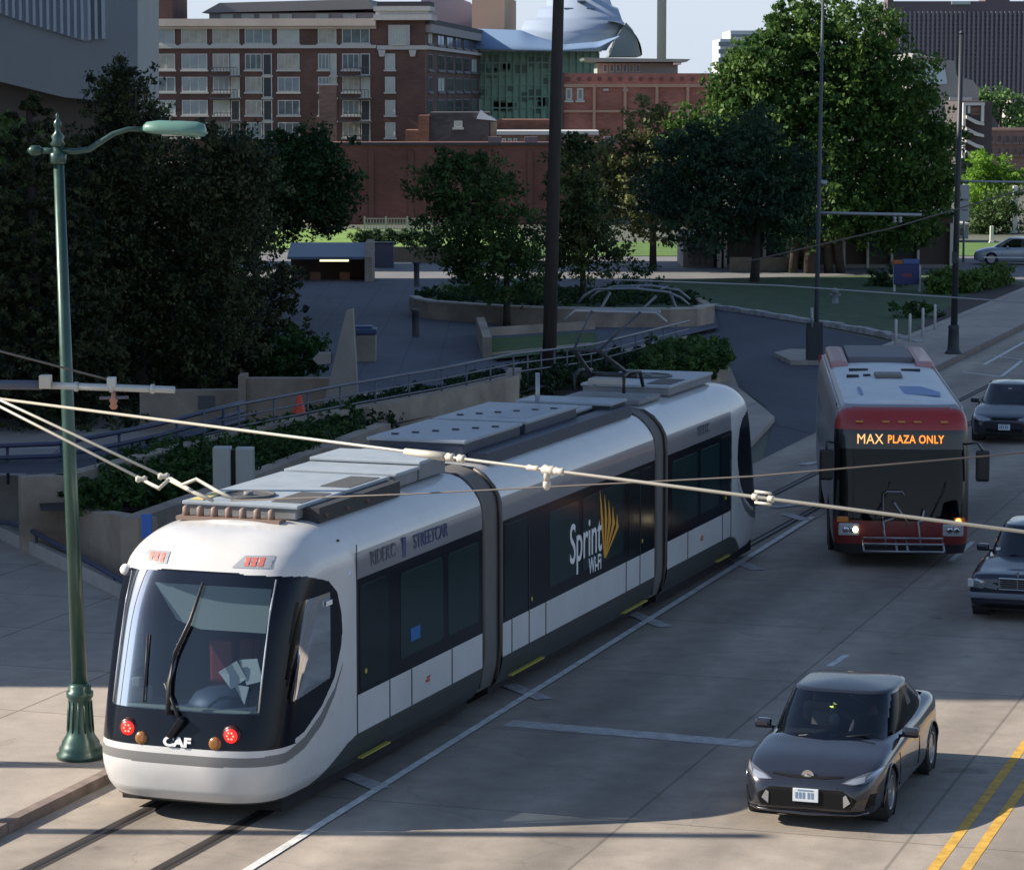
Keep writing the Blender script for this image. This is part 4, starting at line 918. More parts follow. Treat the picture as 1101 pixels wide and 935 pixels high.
def cls_tram(x, y, z, y0=2.62, y1=99, rear=False):
    ax = abs(x); s = 'r' if x > 0 else 'l'
    if z >= 3.09 or (z > 2.6 and y < .6 and z > 3.08): 
        if y > y0-.02 or z >= 3.08 or not side_black(y, z): return ('body', 0)
    if y < y0:
        if z < .98+.0 and y < 1.2 and z > .98: pass
        zd = interp([(0, .28), (1.25, .28), (1.6, .36), (2.3, .66), (2.62, .72)], y)
        if z < zd and y > .9: return ('skirt', 0)
        if z < .30 : return ('skirt', 0)
        if side_black(y, z) or (y < .75 and .98 < z < 3.08):
            if z > 1.42 and z < 3.05 and ax < .985 - (z-1.42)*.0 and y < 1.3: return ('windshield', 0)
            # side window pane
            if y > .62 and 1.48 < z < 2.72 and ax > 1.2:
                lo = interp([(.62, 1.5), (1.75, 1.62), (1.8, 1.7)], y)
                if y < 1.78 and z > lo: return ('side_window', s)
            return ('black_surround', 0)
        if stripe_grey(y, z): return ('grey_stripe', 0)
        return ('body', 0)
    if z < .72: return ('skirt', 0)
    if z < 1.22: return ('body', 0)
    if z < 2.74: return ('window_band', s)
    if z < 3.09: return ('grey_band', s)
    return ('body', 0)
tmats = {'body': M_twhite, 'skirt': M_tskirt, 'windshield': G_wind, 'side_window': G_side, 'black_surround': M_tblack, 'grey_stripe': M_tstripe, 'window_band': M_tblack, 'grey_band': M_tband}
rings = [tram_ring(z, 7.35) for z in zs_nose]
def roofclose(rings, n=6):
    last = rings[-1]; out = []
    for k in range(1, n+1):
        f = 1-k/n; r = last.copy(); r[:, 0] *= f; r[:, 2] = 3.54+.03*(1-f*f); out.append(r)
    return out
P3 = np.array(rings+roofclose(rings))
front = shell(P3, cls_tram, tmats, tram)
for k, o_ in front.items():
    if k[0] == 'body': o_.name = 'front_body'
# dark lining inside the cab
P4 = P3.copy(); P4[:, :, 0] *= .965; P4[:, :, 1] += .05; P4[:, :, 2] = np.minimum(P4[:, :, 2], 3.40)
def cls_lin(x, y, z):
    k = cls_tram(x/.965, y-.05, z)
    return 'cab_lining' if k and k[0] not in ('windshield', 'side_window') and z > .9 else None
shell(P4[::3], cls_lin, {'cab_lining': M_inner}, tram)
# rear section mirrored
rings = [tram_ring(z, LT-16.72) for z in zs_nose[::3]+[3.54]]; P3r = np.array(rings+roofclose(rings)); 
def cls_rear(x, y, z):
    k = cls_tram(x, y, z); return ('black_surround', 0) if k and k[0] in ('windshield', 'side_window') else k
P3q = P3r.copy(); P3q[:, :, 1] = LT-P3r[:, :, 1]
rear = shell(P3q, lambda x, y, z: cls_rear(x, LT-y, z), tmats, tram, flip=True)
for k, o_ in rear.items():
    if k[0] == 'body': o_.name = 'rear_body'
# middle section
def straight(y0, y1, inset=0, n=14, zs=None):
    zs = zs or [.28, .45, .60, .72, .722, .9, 1.1, 1.22, 1.222, 1.6, 2.0, 2.4, 2.6, 2.74, 2.742, 2.9, 3.0, 3.09, 3.092]+list(np.linspace(3.11, 3.54, 20))
    rows = []
    for z in zs:
        W = smoothtab(Wt, z)-inset; y = np.linspace(y0, y1, n); rows.append(np.stack([np.full(n, W), y, np.full(n, z)], 1))
    top = []
    for f in (.66, .33, 0): top.append(np.stack([np.full(n, smoothtab(Wt, 3.54)*f), np.linspace(y0, y1, n), np.full(n, 3.54+.03*(1-f*f))], 1))
    right = np.array(rows+top); left = right.copy()[::-1]; left[:, :, 0] *= -1
    return np.concatenate([right, left[1:]], 0)
def cls_mid(x, y, z):
    s = 'r' if x > 0 else 'l'
    if z < .721: return ('skirt', 0)
    if z < 1.221: return ('body', 0)
    if z < 2.741: return ('window_band', s)
    if z < 3.091: return ('grey_band', s)
    return ('body', 0)
mid = shell(straight(8.22, 15.95), cls_mid, tmats, tram, flip=True)
for k, o_ in mid.items():
    if k[0] == 'body': o_.name = 'middle_body'
# bellows
for y0, y1 in ((7.36, 8.21), (15.96, 16.71)):
    n = 25; Pb = straight(y0, y1, .05, n)
    for j in range(n): Pb[:, j, 0] *= 1-(.012 if j % 2 else 0); 
    shell(Pb, lambda x, y, z: 'bellows', {'bellows': M_bellow}, tram)
    fr = MB()
    fr = MB()
    for yy in (y0, y1-.1):
        fr = MB()
        for s in (-1, 1):
            pts = [(s*(smoothtab(Wt, z)-.012), yy+.05, z) for z in [.4, .9, 1.5, 2.2, 2.8, 3.1, 3.25, 3.4, 3.5]]; fr.tube(pts, .035, 6)
        fr.tube([(-pts[-1][0], yy+.05, 3.5), (pts[-1][0], yy+.05, 3.5)], .035, 6); fr.build('bellows_frame', mat('bellows_frame', (.10, .09, .08), .5, metal=.3), tram)
# underframe, wheels
MB().box(-1.1, 1.1, .7, 7.3, .12, .42).box(-1.1, 1.1, 8.2, 16, .16, .42).box(-1.1, 1.1, 16.8, 23.2, .12, .42).build('underframe', mat('underframe', (.012, .012, .013), .8), tram)
for y in (3.0, 4.8, 19.2, 21.0):
    for s in (-1, 1): MB().lathe([(.30, -.06), (.30, .05), (.26, .06)], c=(s*.72, y, .31), axis='x', n=20).build('wheel', M_steel, tram)
# window panes (greenish) set 4 mm proud on both sides
def sidepanel(name, y0, y1, z0, z1, m, dx=.004, label=None, sides=(1, -1), par=None, r=.06):
    for s in sides:
        mb = MB(); X = s*(1.325+dx)
        pts = []
        for (cy, cz, a0) in ((y1-r, z1-r, 0), (y0+r, z1-r, 90), (y0+r, z0+r, 180), (y1-r, z0+r, 270)):
            for k in range(5): a = R(a0+k*22.5); pts.append((X, cy+r*math.cos(a), cz+r*math.sin(a)))
        mb.slab(pts, (-s*.006, 0, 0)); mb.build(name, m, par or tram, label=label)
M_pane2 = mat('tram_door_glass', (.008, .016, .020), .15, spec=.35)
for (y0, y1, z0, z1, m) in ((2.72, 3.72, 1.28, 2.64, M_pane2), (4.15, 5.75, 1.42, 2.58, M_tpane), (5.95, 7.2, 1.42, 2.58, M_tpane),
                            (8.3, 9.3, .78+.5, 2.66, M_pane2), (10.35, 11.8, 1.42, 2.58, M_tpane), (12.0, 14.15, 1.42, 2.58, M_tpane), (14.45, 15.05, 1.28, 2.66, M_pane2), (15.15, 15.75, 1.28, 2.66, M_pane2),
                            (17.0, 18.6, 1.42, 2.58, M_tpane), (18.8, 20.05, 1.42, 2.58, M_tpane), (20.2, 20.85, 1.28, 2.66, M_pane2)):
    sidepanel('window', y0, y1, z0, z1, m)
M_seam = mat('panel_seam', (.03, .03, .032), .6)
for y, z0, z1 in ((2.62, .3, 3.2), (3.75, .72, 1.22), (4.55, .72, 1.22), (6.1, .72, 1.22), (8.62, .72, 1.22), (9.4, .3, 2.5), (10.18, .72, 1.22), (14.32, .72, 1.22), (15.1, .3, 2.5), (18.0, .72, 1.22), (20.3, .72, 1.22), (20.9, .3, 2.7)):
    for s in (-1, 1): MB().box(s*1.3285-.004, s*1.3285+.004, y-.011, y+.011, z0 if z0 > .7 else .72, z1).build('panel_seam', M_seam, tram)
M_step = mat('step_yellow', (.42, .36, .05), .7)
for y0, y1 in ((2.75, 3.75), (8.6, 10.1), (14.2, 15.55), (20.0, 20.85)):
    for s in (-1, 1): MB().box(s*1.30-.03, s*1.30+.035, y0, y1, .365, .385).build('step_edge', M_step, tram)
for y, z in ((2.9, 1.5), (9.5, 1.38), (15.2, 1.45), (20.5, 1.5)):
    MB().lathe([(.035, 0), (.035, .012)], c=(1.329, y, z), axis='x', n=10).build('door_button', M_step, tram)
for y in (5.15, 18.9): MB().box(1.326, 1.334, y-.07, y+.07, .93, .97).box(1.326, 1.333, y-.03, y+.09, .98, 1.01).build('red_emblem', mat('emblem_red', (.5, .08, .05), .5), tram)
bl = MB().box(1.333, 1.337, 4.5, 4.85, 1.60, 1.78, bev=.0).build('blue_screen', mat('blue_screen', (.01, .06, .2), .3, emit=(.05, .3, 1), estr=.04), tram)
# front right white pillar lamp
MB().lathe([(.06, 0), (.05, .02), (.0, .03)], c=(1.30, 2.42, 2.85), axis='x', n=12).build('pillar_lamp', mat('pale_lamp', (.6, .68, .8), .2), tram)
# lettering
M_ltr = mat('lettering_white', (.82, .82, .80), .5); M_ltb = mat('lettering_navy', (.05, .065, .17), .5)
rs = (R(90), 0, R(90))
text('lettering', 'Sprint', .90, M_ltr, tram, (1.338, 12.12, 1.90), rs, sx=.76, off=.004, label='white Sprint lettering')
text('lettering', 'Wi-Fi', .36, M_ltr, tram, (1.338, 12.6, 1.44), rs, sx=.8, off=.006, label='white Wi-Fi lettering')
text('lettering', 'RIDEKC', .27, M_tstripe if False else mat('lettering_grey', (.11, .115, .15), .5), tram, (1.326, 3.55, 2.93), rs, sx=.95, off=.002)
text('lettering', 'STREETCAR', .27, M_ltb, tram, (1.326, 5.3, 2.93), rs, sx=.92, off=.002)
MB().box(1.322, 1.328, 4.24, 4.36, 2.79, 3.06).build('lettering_mark', M_ltb, tram)
text('lettering', 'RIDEKC', .24, MATS['lettering_grey'], tram, (1.326, 19.0, 2.93), rs, sx=.95, off=.004)
# fanned golden blades of the emblem
em = MB()
for k, (yt, zt) in enumerate(((12.84, 2.62), (13.08, 2.52), (13.30, 2.40), (13.52, 2.27), (13.76, 2.10))):
    m1 = (yt*.62+13.10*.38+.06*k, zt*.45+1.5*.55)
    L = [(yt, zt), (yt+.085, zt-.22), (m1[0]+.075+.012*k, m1[1]+.12), (13.10+.018*k, 1.47), (13.07+.018*k, 1.47), (m1[0]-.045, m1[1]+.12)]
    em.slab([(1.336, a, b_) for a, b_ in L], (.004, 0, 0))
em.build('golden_emblem', mat('emblem_gold', (.72, .33, .03), .5), tram)
# front details: lights, marker lamps, CAF-like logo, wipers
def nose_pt(x, z, out=.0):
    r = tram_ring(z, 7.35); m_ = len(r)//2; seg = r[m_:] if x >= 0 else r[:m_+1][::-1]
    y = float(np.interp(abs(x), np.abs(seg[:70, 0]), seg[:70, 1])); return Vector((x, y-out, z))
M_redl = mat('red_lamp', (.6, .02, .02), .3, emit=(1, .01, .01), estr=1.6); M_redc = mat('red_core', (1, .3, .2), .3, emit=(1, .12, .06), estr=3)
M_amb = mat('amber_lens', (.30, .12, .03), .25, coat=.6); M_chr = mat('chrome', (.6, .6, .62), .12, metal=1)
def disc(name, c, r, m, par, d=.03, n=20, ax='y', lab=None):
    return MB().lathe([(r*.4, -d), (r*.85, -d*.8), (r, 0), (r, .05)], c=tuple(c), axis=ax, n=n).build(name, m, par, label=lab)
for s in (-1, 1):
    c = nose_pt(s*.70+ .0, 1.17); disc('headlight_housing', c, .125, mat('housing', (.05, .015, .015), .3), tram)
    disc('red_light', c+Vector((0, -.012, 0)), .098, M_redl, tram)
    for k in range(6): a = k*1.047; disc('red_led', c+Vector((math.cos(a)*.042, -.035, math.sin(a)*.042)), .014, M_redc, tram, .01, 8)
    c2 = nose_pt(s*(.70-.20), 1.06); disc('amber_light', c2, .085, M_amb, tram)
    # marker lamp panels above the windshield
    xs = (-.80, -.55, -.42, -.80) if s < 0 else (.42, .52, .82, .80)
    q = [(-.93, 3.13), (-.47, 3.13), (-.47, 3.27), (-.80, 3.27)] if s < 0 else [(.42, 3.13), (.90, 3.13), (.90, 3.27), (.55, 3.27)]
    patch('marker_panel', front[('body', 0)], q, mat('marker_panel', (.36, .38, .41), .3), tram, .006)
    x0 = -.76 if s < 0 else .57
    for k in range(3):
        x = x0+k*.085; patch('marker_lamp', front[('body', 0)], [(x, 3.15), (x+.062, 3.15), (x+.062, 3.25), (x, 3.25)] if k != 1 else [(x, 3.15), (x+.062, 3.15), (x+.05, 3.2), (x+.062, 3.25), (x, 3.25), (x+.012, 3.2)], mat('marker_red', (.62, .17, .14), .5), tram, .010)
o_ = text('nose_logo', 'CAF', .155, mat('logo_silver', (.75, .76, .78), .3), tram, nose_pt(0, 1.05, .02), (R(78), 0, 0), sx=1.3, off=.008)
# wipers
wp = MB(); 
def wip(a, b_, c): wp.tube([nose_pt(*a, .05), nose_pt(*b_, .06)], .022, 6); wp.tube([nose_pt(*c[0], .035), nose_pt(*c[1], .035)], .012, 6)
wip((.06, 1.25), (-.22, 1.75), ((-.50, 1.5), (-.55, 2.3)))
wp.build('wiper', mat('wiper_black', (.015, .015, .017), .5), tram)
MB().box(-.16, .16, -.05, .02, 0, .09, Matrix.Translation(nose_pt(.02, 1.20, .02))@Matrix.Rotation(R(-55), 4, 'Y'), bev=.02).build('wiper_motor', M_tblack, tram)
# dark slanted reflection in the glass, built as a solid curved tube
cv = [nose_pt(-.14, 1.38, .05), nose_pt(-.17, 1.75, .06), nose_pt(-.13, 2.1, .06), nose_pt(.02, 2.5, .06), nose_pt(.10, 2.95, .05)]
MB().tube(cv, [.034, .032, .028, .024, .018], 8).build('reflection_band', MATS['wiper_black'], tram)
# silver trim between windshield and pillar, camera lamp at top left
for s in (-1, 1): MB().tube([nose_pt(s*.99, z, .006) for z in (1.44, 1.8, 2.2, 2.6, 3.0)], .011, 6).build('trim', mat('silver_trim', (.5, .52, .55), .3, metal=.6), tram)
c = nose_pt(-1.13, 3.0, .03); MB().lathe([(.02, -.07), (.06, -.05), (.075, 0), (.05, .05)], c=tuple(c), axis='y', n=14).build('mirror_camera', mat('lamp_white', (.85, .85, .85), .25), tram)
c = nose_pt(1.16, 2.72); MB().box(1.325, 1.335, 1.62, 1.80, 2.56, 2.62).build('window_label', M_ltr, tram)
# cab interior
MB().box(-1.2, 1.2, 2.3, 2.36, .6, 3.3).build('cab_bulkhead', mat('bulkhead', (.05, .055, .065), .8), tram)
MB().box(-1.15, 1.15, .6, 2.3, .55, .62).build('cab_floor', M_inner, tram)
MB().box(-.95, .95, .42, .95, 1.0, 1.40, bev=.08).build('dashboard', mat('dash', (.09, .10, .13), .6), tram)
MB().box(-.88, .86, .30, .42, 1.36, 1.42, bev=.02).build('dash_ledge', mat('dash_pale', (.34, .33, .24), .6), tram)
MB().lathe([(.48, 0), (.46, .12), (.36, .24), (.2, .30), (0, .31)], c=(.22, .95, 1.30), n=24).build('console_hood', mat('console', (.06, .07, .10), .5), tram)
MB().slab([(-.72, .93, 2.86), (.92, .93, 2.86), (.92, .93, 2.30), (-.1, .93, 2.30), (-.42, .93, 2.40)], (0, .02, 0)).build('sun_blind', mat('sun_blind', (.50, .49, .38), .8), tram)
MB().box(-.16, .16, 1.3, 1.5, 1.55, 2.1, bev=.05).build('driver_seat', mat('seat_red', (.38, .05, .04), .7), tram)
MB().box(.26, .5, 1.3, 1.45, 1.7, 2.15, bev=.05).build('seat_back', mat('seat_dark_red', (.20, .04, .04), .7), tram)
pp = MB()
pp.slab([(.34, .52, 1.86), (.60, .50, 2.02), (.72, .52, 1.80), (.52, .50, 1.66)], (0, .015, 0)).slab([(.60, .56, 2.02), (.85, .56, 2.05), (.93, .54, 1.78), (.72, .52, 1.72)], (0, .015, 0)).slab([(.56, .50, 1.72), (.76, .50, 1.70), (.70, .49, 1.48)], (0, .015, 0))
pp.build('paper_sheets', mat('paper', (.72, .69, .58), .8), tram)
MB().box(-.86, -.6, .45, .6, 1.42, 1.62, bev=.03).box(-.8, -.68, .4, .5, 1.62, 1.74, bev=.02).build('dash_equipment', mat('equip', (.28, .25, .2), .6), tram)
dr = person('driver in dark uniform seated behind the streetcar windshield', TR(.62, 1.75)+(1.25,), TY, (.03, .035, .06))
# roof equipment
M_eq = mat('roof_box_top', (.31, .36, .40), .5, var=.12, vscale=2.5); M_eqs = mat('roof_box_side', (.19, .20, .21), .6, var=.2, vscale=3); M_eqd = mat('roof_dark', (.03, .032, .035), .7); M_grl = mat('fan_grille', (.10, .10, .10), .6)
RT = 3.56; RH = .62
def roofbox(name, x0, x1, y0, y1, h, lid=True, fan=(), grills=(), side=M_eqs):
    h *= RH
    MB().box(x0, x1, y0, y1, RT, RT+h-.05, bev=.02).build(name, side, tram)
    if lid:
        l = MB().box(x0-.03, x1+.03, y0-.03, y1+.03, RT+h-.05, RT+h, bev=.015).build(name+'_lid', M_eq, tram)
    for (fx, fy, fr) in fan:
        MB().lathe([(fr*1.08, 0), (fr*1.08, .03), (fr, .035), (fr*.98, .01)], c=(fx, fy, RT+h), n=28).build('fan_grille', M_grl, tram)
        MB().lathe([(.07, 0), (.06, .06)], c=(fx, fy, RT+h), n=12).build('fan_hub', M_eqs, tram)
    for (gx0, gx1, gy0, gy1) in grills:
        g = MB(); n = max(3, int((gy1-gy0)/.07))
        for k in range(n): g.box(gx0, gx1, gy0+(gy1-gy0)*k/n, gy0+(gy1-gy0)*(k+.55)/n, RT+h+.001, RT+h+.014)
        g.build('vent_grille', M_grl, tram)
roofbox('hvac_unit', -.85, .72, 2.1, 5.2, .30, fan=((-.25, 2.75, .33),), grills=((.28, .70, 2.3, 3.3), (.28, .70, 3.9, 5.0)))
MB().box(-.8, -.62, 2.15, 2.9, RT+.188, RT+.2).build('yellow_label', mat('pale_yellow', (.65, .55, .22), .6), tram)
roofbox('converter_box', -.85, .78, 5.35, 6.2, .34, side=M_eqs); roofbox('converter_box', -.85, .78, 6.25, 7.3, .44)
for k in range(5): MB().tube([(-.7+k*.32, 5.33, RT+.10), (-.7+k*.32, 5.28, RT+.15), (-.62+k*.32, 5.28, RT+.15), (-.62+k*.32, 5.33, RT+.10)], .018, 6).build('lifting_lug', M_eqd, tram)
roofbox('roof_duct', -.8, .2, 7.45, 8.1, .3); M_nv = mat('roof_box_navy', (.035, .05, .08), .5, var=.2)
roofbox('battery_box', -.9, .62, 8.5, 11.0, .50, side=M_nv); roofbox('battery_box', -.9, .62, 11.25, 13.8, .50, side=M_nv)
MB().box(.64, .95, 8.6, 15.8, RT-.06, RT+.12).build('cable_tray', M_nv, tram)
MB().box(-.15, .5, 11.6, 13.4, RT+.311, RT+.314).build('lid_panel', mat('panel_grey_blue', (.27, .31, .35), .5), tram)  # thin grey-blue sheet on the battery box lid
roofbox('resistor_box', -.85, .5, 14.1, 14.9, .30, side=M_eqd); roofbox('resistor_box', -.85, .8, 15.05, 15.9, .36, side=M_eqd)
lt = MB()
for (bx0, by0) in ((8.5, 0), (11.3, 0)):
    for k in range(6): MB().box(-.7+.22*k, -.6+.22*k, bx0+.4+.28*k, bx0+.46+.28*k, RT+.312, RT+.33).build('lid_latch', M_eqd, tram)
MB().box(.72, .95, 2.3, 5.1, RT-.06, RT+.14).build('dark_recess', M_eqd, tram)
for k in range(4): MB().tube([(.72, 2.5+k*.7, RT+.1), (.98, 2.5+k*.7, RT+.02)], .03, 6).build('bracket', mat('brown_bracket', (.12, .07, .05), .7), tram)
for y in (1.7, 1.78, 1.95, 2.0): pass
g = MB()
for k in range(7): g.lathe([(.05, 0), (.05, .14), (.02, .17)], c=(-.75+k*.2, 1.92, RT-.02), n=8)
g.box(-.85, .6, 1.82, 2.04, RT-.03, RT+.02); g.build('roof_insulators', mat('roof_insulator', (.22, .15, .12), .6), tram)
MB().tube([(-.3, 14.5, RT), (-.3, 14.5, RT+.75)], .04, 8).build('antenna', M_arm, tram)
roofbox('pantograph_base', -.75, .75, 16.9, 18.2, .22, lid=False, side=M_eqs)
roofbox('hvac_unit', -.85, .78, 18.6, 21.4, .30, fan=((-.1, 20.2, .42),), grills=((.3, .74, 18.8, 19.8),))
pg = MB()
for s in (-.45, .45):
    pg.tube([(s, 16.95, RT+.2), (s, 16.95, RT+.5), (s, 17.25, RT+.55), (s, 17.9, RT+.5), (s, 18.1, RT+.22)], .035, 8)
    pg.tube([(s*.8, 17.6, RT+.45), (s*.5, 16.2, RT+1.0)], .04, 8)
    pg.tube([(s*.5, 16.2, RT+1.0), (s*1.0, 17.9, RT+1.55)], .022, 8)
pg.tube([(-.5, 17.6, RT+.45), (.5, 17.6, RT+.45)], .05, 8).tube([(-.3, 16.2, RT+1.0), (.3, 16.2, RT+1.0)], .03, 8)
pg.build('pantograph_arms', M_pole, tram)
MB().tube([(-.95, 17.9, RT+1.38), (-.75, 17.9, RT+1.55), (.75, 17.9, RT+1.55), (.95, 17.9, RT+1.38)], .028, 8).tube([(-.75, 18.15, RT+1.55), (.75, 18.15, RT+1.55)], .028, 8).build('pantograph_head', mat('panto_grey', (.3, .31, .33), .4, metal=.5), tram)
MB().box(-.3, .3, 17.2, 17.6, RT+.3, RT+.42, bev=.03).build('pantograph_motor', mat('motor_pale', (.45, .44, .4), .5), tram)

# ================================================================== BUS
BYaw = R(4.3); bf = G(968, 611)
bus = thing('bus', 'red fronted city bus with a pale roof showing MAX PLAZA ONLY on its orange sign', 'bus', bf, BYaw)
M_bred = mat('bus_red', (.36, .025, .022), .35, coat=.4, var=.08, vscale=1); M_bside = mat('bus_silver', (.27, .25, .26), .4, metal=.2, var=.06)
M_broof = mat('bus_roof', (.66, .69, .70), .55, var=.1, vscale=1.2); M_bblk = mat('bus_black', (.012, .014, .018), .12, coat=.4)
G_bus = glassmat('bus_glass', (.07, .11, .18), refl=.0, ior=1.36)
WB = [(.28, 1.22), (.5, 1.27), (1.0, 1.29), (2.4, 1.28), (2.75, 1.25), (2.95, 1.18), (3.05, 1.08), (3.08, 1.0)]
YB = [(.28, .05), (.7, 0), (1.2, .03), (2.4, .17), (2.7, .22), (2.92, .34), (3.05, .62), (3.08, .9)]
def bus_ring(z, yend, n1=46, n2=80):
    W = smoothtab(WB, z); yo = smoothtab(YB, z); L = .42; e = 2/4.2
    th = np.linspace(0, math.pi/2, 400); x = W*np.sin(th)**e; y = yo+L*(1-np.cos(th)**e)
    s = np.concatenate([[0], np.cumsum(np.hypot(np.diff(x), np.diff(y)))]); q = np.linspace(0, s[-1], n1)
    xn = np.interp(q, s, x); yn = np.interp(q, s, y); y2 = np.linspace(yn[-1], yend, n2+1)[1:]
    xs = np.concatenate([xn, np.full(n2, W)]); ys = np.concatenate([yn, y2]); xs = np.concatenate([-xs[::-1], xs[1:]]); ys = np.concatenate([ys[::-1], ys[1:]])
    return np.stack([xs, ys, np.full(len(xs), z)], 1)
LB = 12.0
zb = list(np.arange(.28, 2.9, .03))+list(np.linspace(2.9, 3.08, 10))
rg = [bus_ring(z, LB) for z in zb]; last = rg[-1]
for k in range(1, 6): f = 1-k/5; r = last.copy(); r[:, 0] *= f; r[:, 2] = 3.08+.04*(1-f*f); rg.append(r)
def cls_bus(x, y, z):
    ax = abs(x)
    if z > 3.055 and y > .55 and ax < 1.1: return 'roof'
    for wy in (2.6, 8.6):
        if (y-wy)**2+(z-.48)**2 < .56**2 and ax > 1.0: return None
    if y < .55:
        if z < .46: return 'bumper'
        if z < .92: return 'front_panel'
        if z < 2.62 and ax < 1.17:
            if z > 2.26: return 'sign_box'
            return 'windshield'
        if z < 2.62 and z > .92: return 'front_mask'
        if z < 2.3: return 'front_mask'
        return 'red_cap'
    if z < 3.055 and z > 2.72: return 'side'
    if 1.25 < z < 2.25 and y < 11.3:
        fy = (y-.6) % 1.45
        if y > .62 and fy > .07: return 'side_windows'
        return 'window_posts'
    return 'side'
shell(np.array(rg), cls_bus, {'roof': M_broof, 'bumper': mat('bus_bumper', (.02, .02, .022), .6), 'front_panel': mat('bus_red_shaded', (.20, .022, .02), .4, coat=.3, var=.2, vscale=3), 'windshield': G_bus, 'front_mask': M_bblk, 'sign_box': M_bblk, 'red_cap': M_bred, 'side': M_bside, 'side_windows': M_tpane, 'window_posts': M_bblk}, bus)  # front panel: the bus red with shade put into the colour
MB().box(-1.25, 1.25, LB-.02, LB+.02, .3, 3.0, bev=.01).build('rear_panel', M_bred, bus)
MB().box(-1.15, 1.15, .9, LB-.2, .35, .5).build('underframe', MATS['underframe'], bus)
MB().box(-1.2, 1.2, 1.6, 1.65, .5, 3.0).build('interior_bulkhead', mat('bus_inner', (.03, .035, .04), .8), bus)
MB().box(-1.1, 1.1, .35, .75, .75, 1.08, bev=.06).build('dashboard', MATS['dash'], bus)
MB().lathe([(.21, 0), (.23, .015), (.21, .03)], c=(.6, .85, 1.2), axis='y', n=20).build('steering_wheel', M_eqd, bus)
def wheel(par, x, y, r, w_, side, rimm=None, spokes=10):
    s = side; 
    tw = MB().lathe([(r*.62, -w_/2), (r*.9, -w_/2), (r, -w_*.38), (r, w_*.38), (r*.9, w_/2), (r*.62, w_/2)], c=(x, y, r), axis='x', n=32, caps=False).build('wheel', mat('tyre', (.018, .018, .019), .85), par)
    X = x+s*w_*.42
    rim = MB().lathe([(r*.66, 0), (r*.66, s*.02), (r*.60, s*.012), (r*.58, -s*.05), (r*.56, -s*.06), (.001, -s*.06)], c=(X, y, r), axis='x', n=28)
    for k in range(spokes):
        a = k/spokes*6.283; c, d = math.cos(a), math.sin(a); c2, d2 = math.cos(a+.16), math.sin(a+.16)
        rim.slab([(X-s*.02, y+c*r*.12, r+d*r*.12), (X-s*.0, y+c*r*.62, r+d*r*.62), (X-s*.0, y+c2*r*.62, r+d2*r*.62), (X-s*.02, y+c2*r*.14, r+d2*r*.14)], (-s*.03, 0, 0))
    rim.lathe([(r*.16, 0), (r*.12, s*.02), (.001, s*.025)], c=(X-s*.02, y, r), axis='x', n=14)
    ob = rim.build('rim', rimm or mat('alloy', (.35, .36, .38), .3, metal=.8), tw); return tw
for y in (2.6, 8.6):
    for s in (-1, 1):
        wheel(bus, s*1.1, y, .48, .3, s, spokes=8)
        MB().lathe([(.56, 0), (.58, 0), (.58, s*.02), (.56, s*.02)], c=(s*1.275, y, .48), axis='x', n=32, caps=False).build('wheel_arch', M_eqd, bus)
        MB().lathe([(.565, 0), (.565, -s*.5)], c=(s*1.27, y, .48), axis='x', n=24, caps=False).build('arch_liner', M_eqd, bus)
# lettering
M_led = mat('led_amber', (.9, .35, .05), .5, emit=(1, .24, .03), estr=1.15); M_led2 = mat('led_yellow', (.9, .6, .25), .5, emit=(1, .50, .16), estr=.8)
ra = (R(86), 0, 0)
text('sign_lettering', 'MAX', .27, M_led2, bus, (-.60, .14, 2.445), ra, sx=.85, off=0, sp=1.05)
text('sign_lettering', 'PLAZA ONLY', .215, M_led, bus, (.26, .14, 2.445), ra, sx=.78, off=.003, sp=1.08)
for s in (-1, 1):
    MB().box(s*.98-.2, s*.98+.2, -.005, .1, .62, .86, bev=.04).build('headlight', mat('headlight_glass', (.45, .46, .45), .15, coat=.6), bus)
    for dx in (-.16, .16): disc('lamp', (s*.98+dx*.4, -.01, .74), .06, M_chr, bus, .012, 14)
    MB().box(s*1.10-.11, s*1.10+.11, .02, .1, .87, .98, bev=.02).build('indicator', mat('orange_lens', (.6, .2, .03), .3), bus)
disc('lit_lamp', (-.86, -.03, .74), .05, mat('headlamp_lit', (1, .9, .6), .3, emit=(1, .85, .5), estr=5), bus, .012, 14)
disc('lit_lamp', (1.08, .0, .92), .05, mat('amber_lit', (1, .5, .1), .3, emit=(1, .35, .05), estr=4), bus, .012, 14)
for x in (-.8, -.3, 0, .3, .8): MB().box(x-.07, x+.07, .2, .3, 2.76, 2.79, bev=.008).build('clearance_lamp', mat('amber_dim', (.7, .32, .08), .4), bus)
for x in (-.5, .55): MB().tube([(x, -.0, .98), (x+.25, .04, 1.5), (x+.28, .06, 1.65)], .02, 6).build('wiper', MATS['wiper_black'], bus)
# bike rack
rk = MB()
for z, y in ((.55, -.55), (.42, -.62), (.62, -.25)): rk.tube([(-.72, y, z), (.78, y, z)], .022, 6)
for x in (-.72, -.1, .1, .78): rk.tube([(x, -.62, .42), (x, -.3, .5), (x, -.02, .55)], .022, 6)
for x in (-.3, .35): rk.tube([(x, -.5, .5), (x-.05, -.35, .95), (x+.15, -.3, 1.0)], .018, 6)
rk.build('bike_rack', mat('rack_steel', (.34, .35, .37), .35, metal=.7), bus)
hp = MB().tube([(-.35, -.12, .8), (-.35, -.2, 1.45), (-.28, -.2, 1.5), (.0, -.2, 1.5), (.05, -.2, 1.42)], .014, 6).tube([(-.15, -.2, 1.3), (.15, -.18, .85)], .02, 6).tube([(.35, -.18, .85), (.42, -.2, 1.15)], .018, 6)
hp.build('rack_hoop', MATS['rack_steel'], bus)
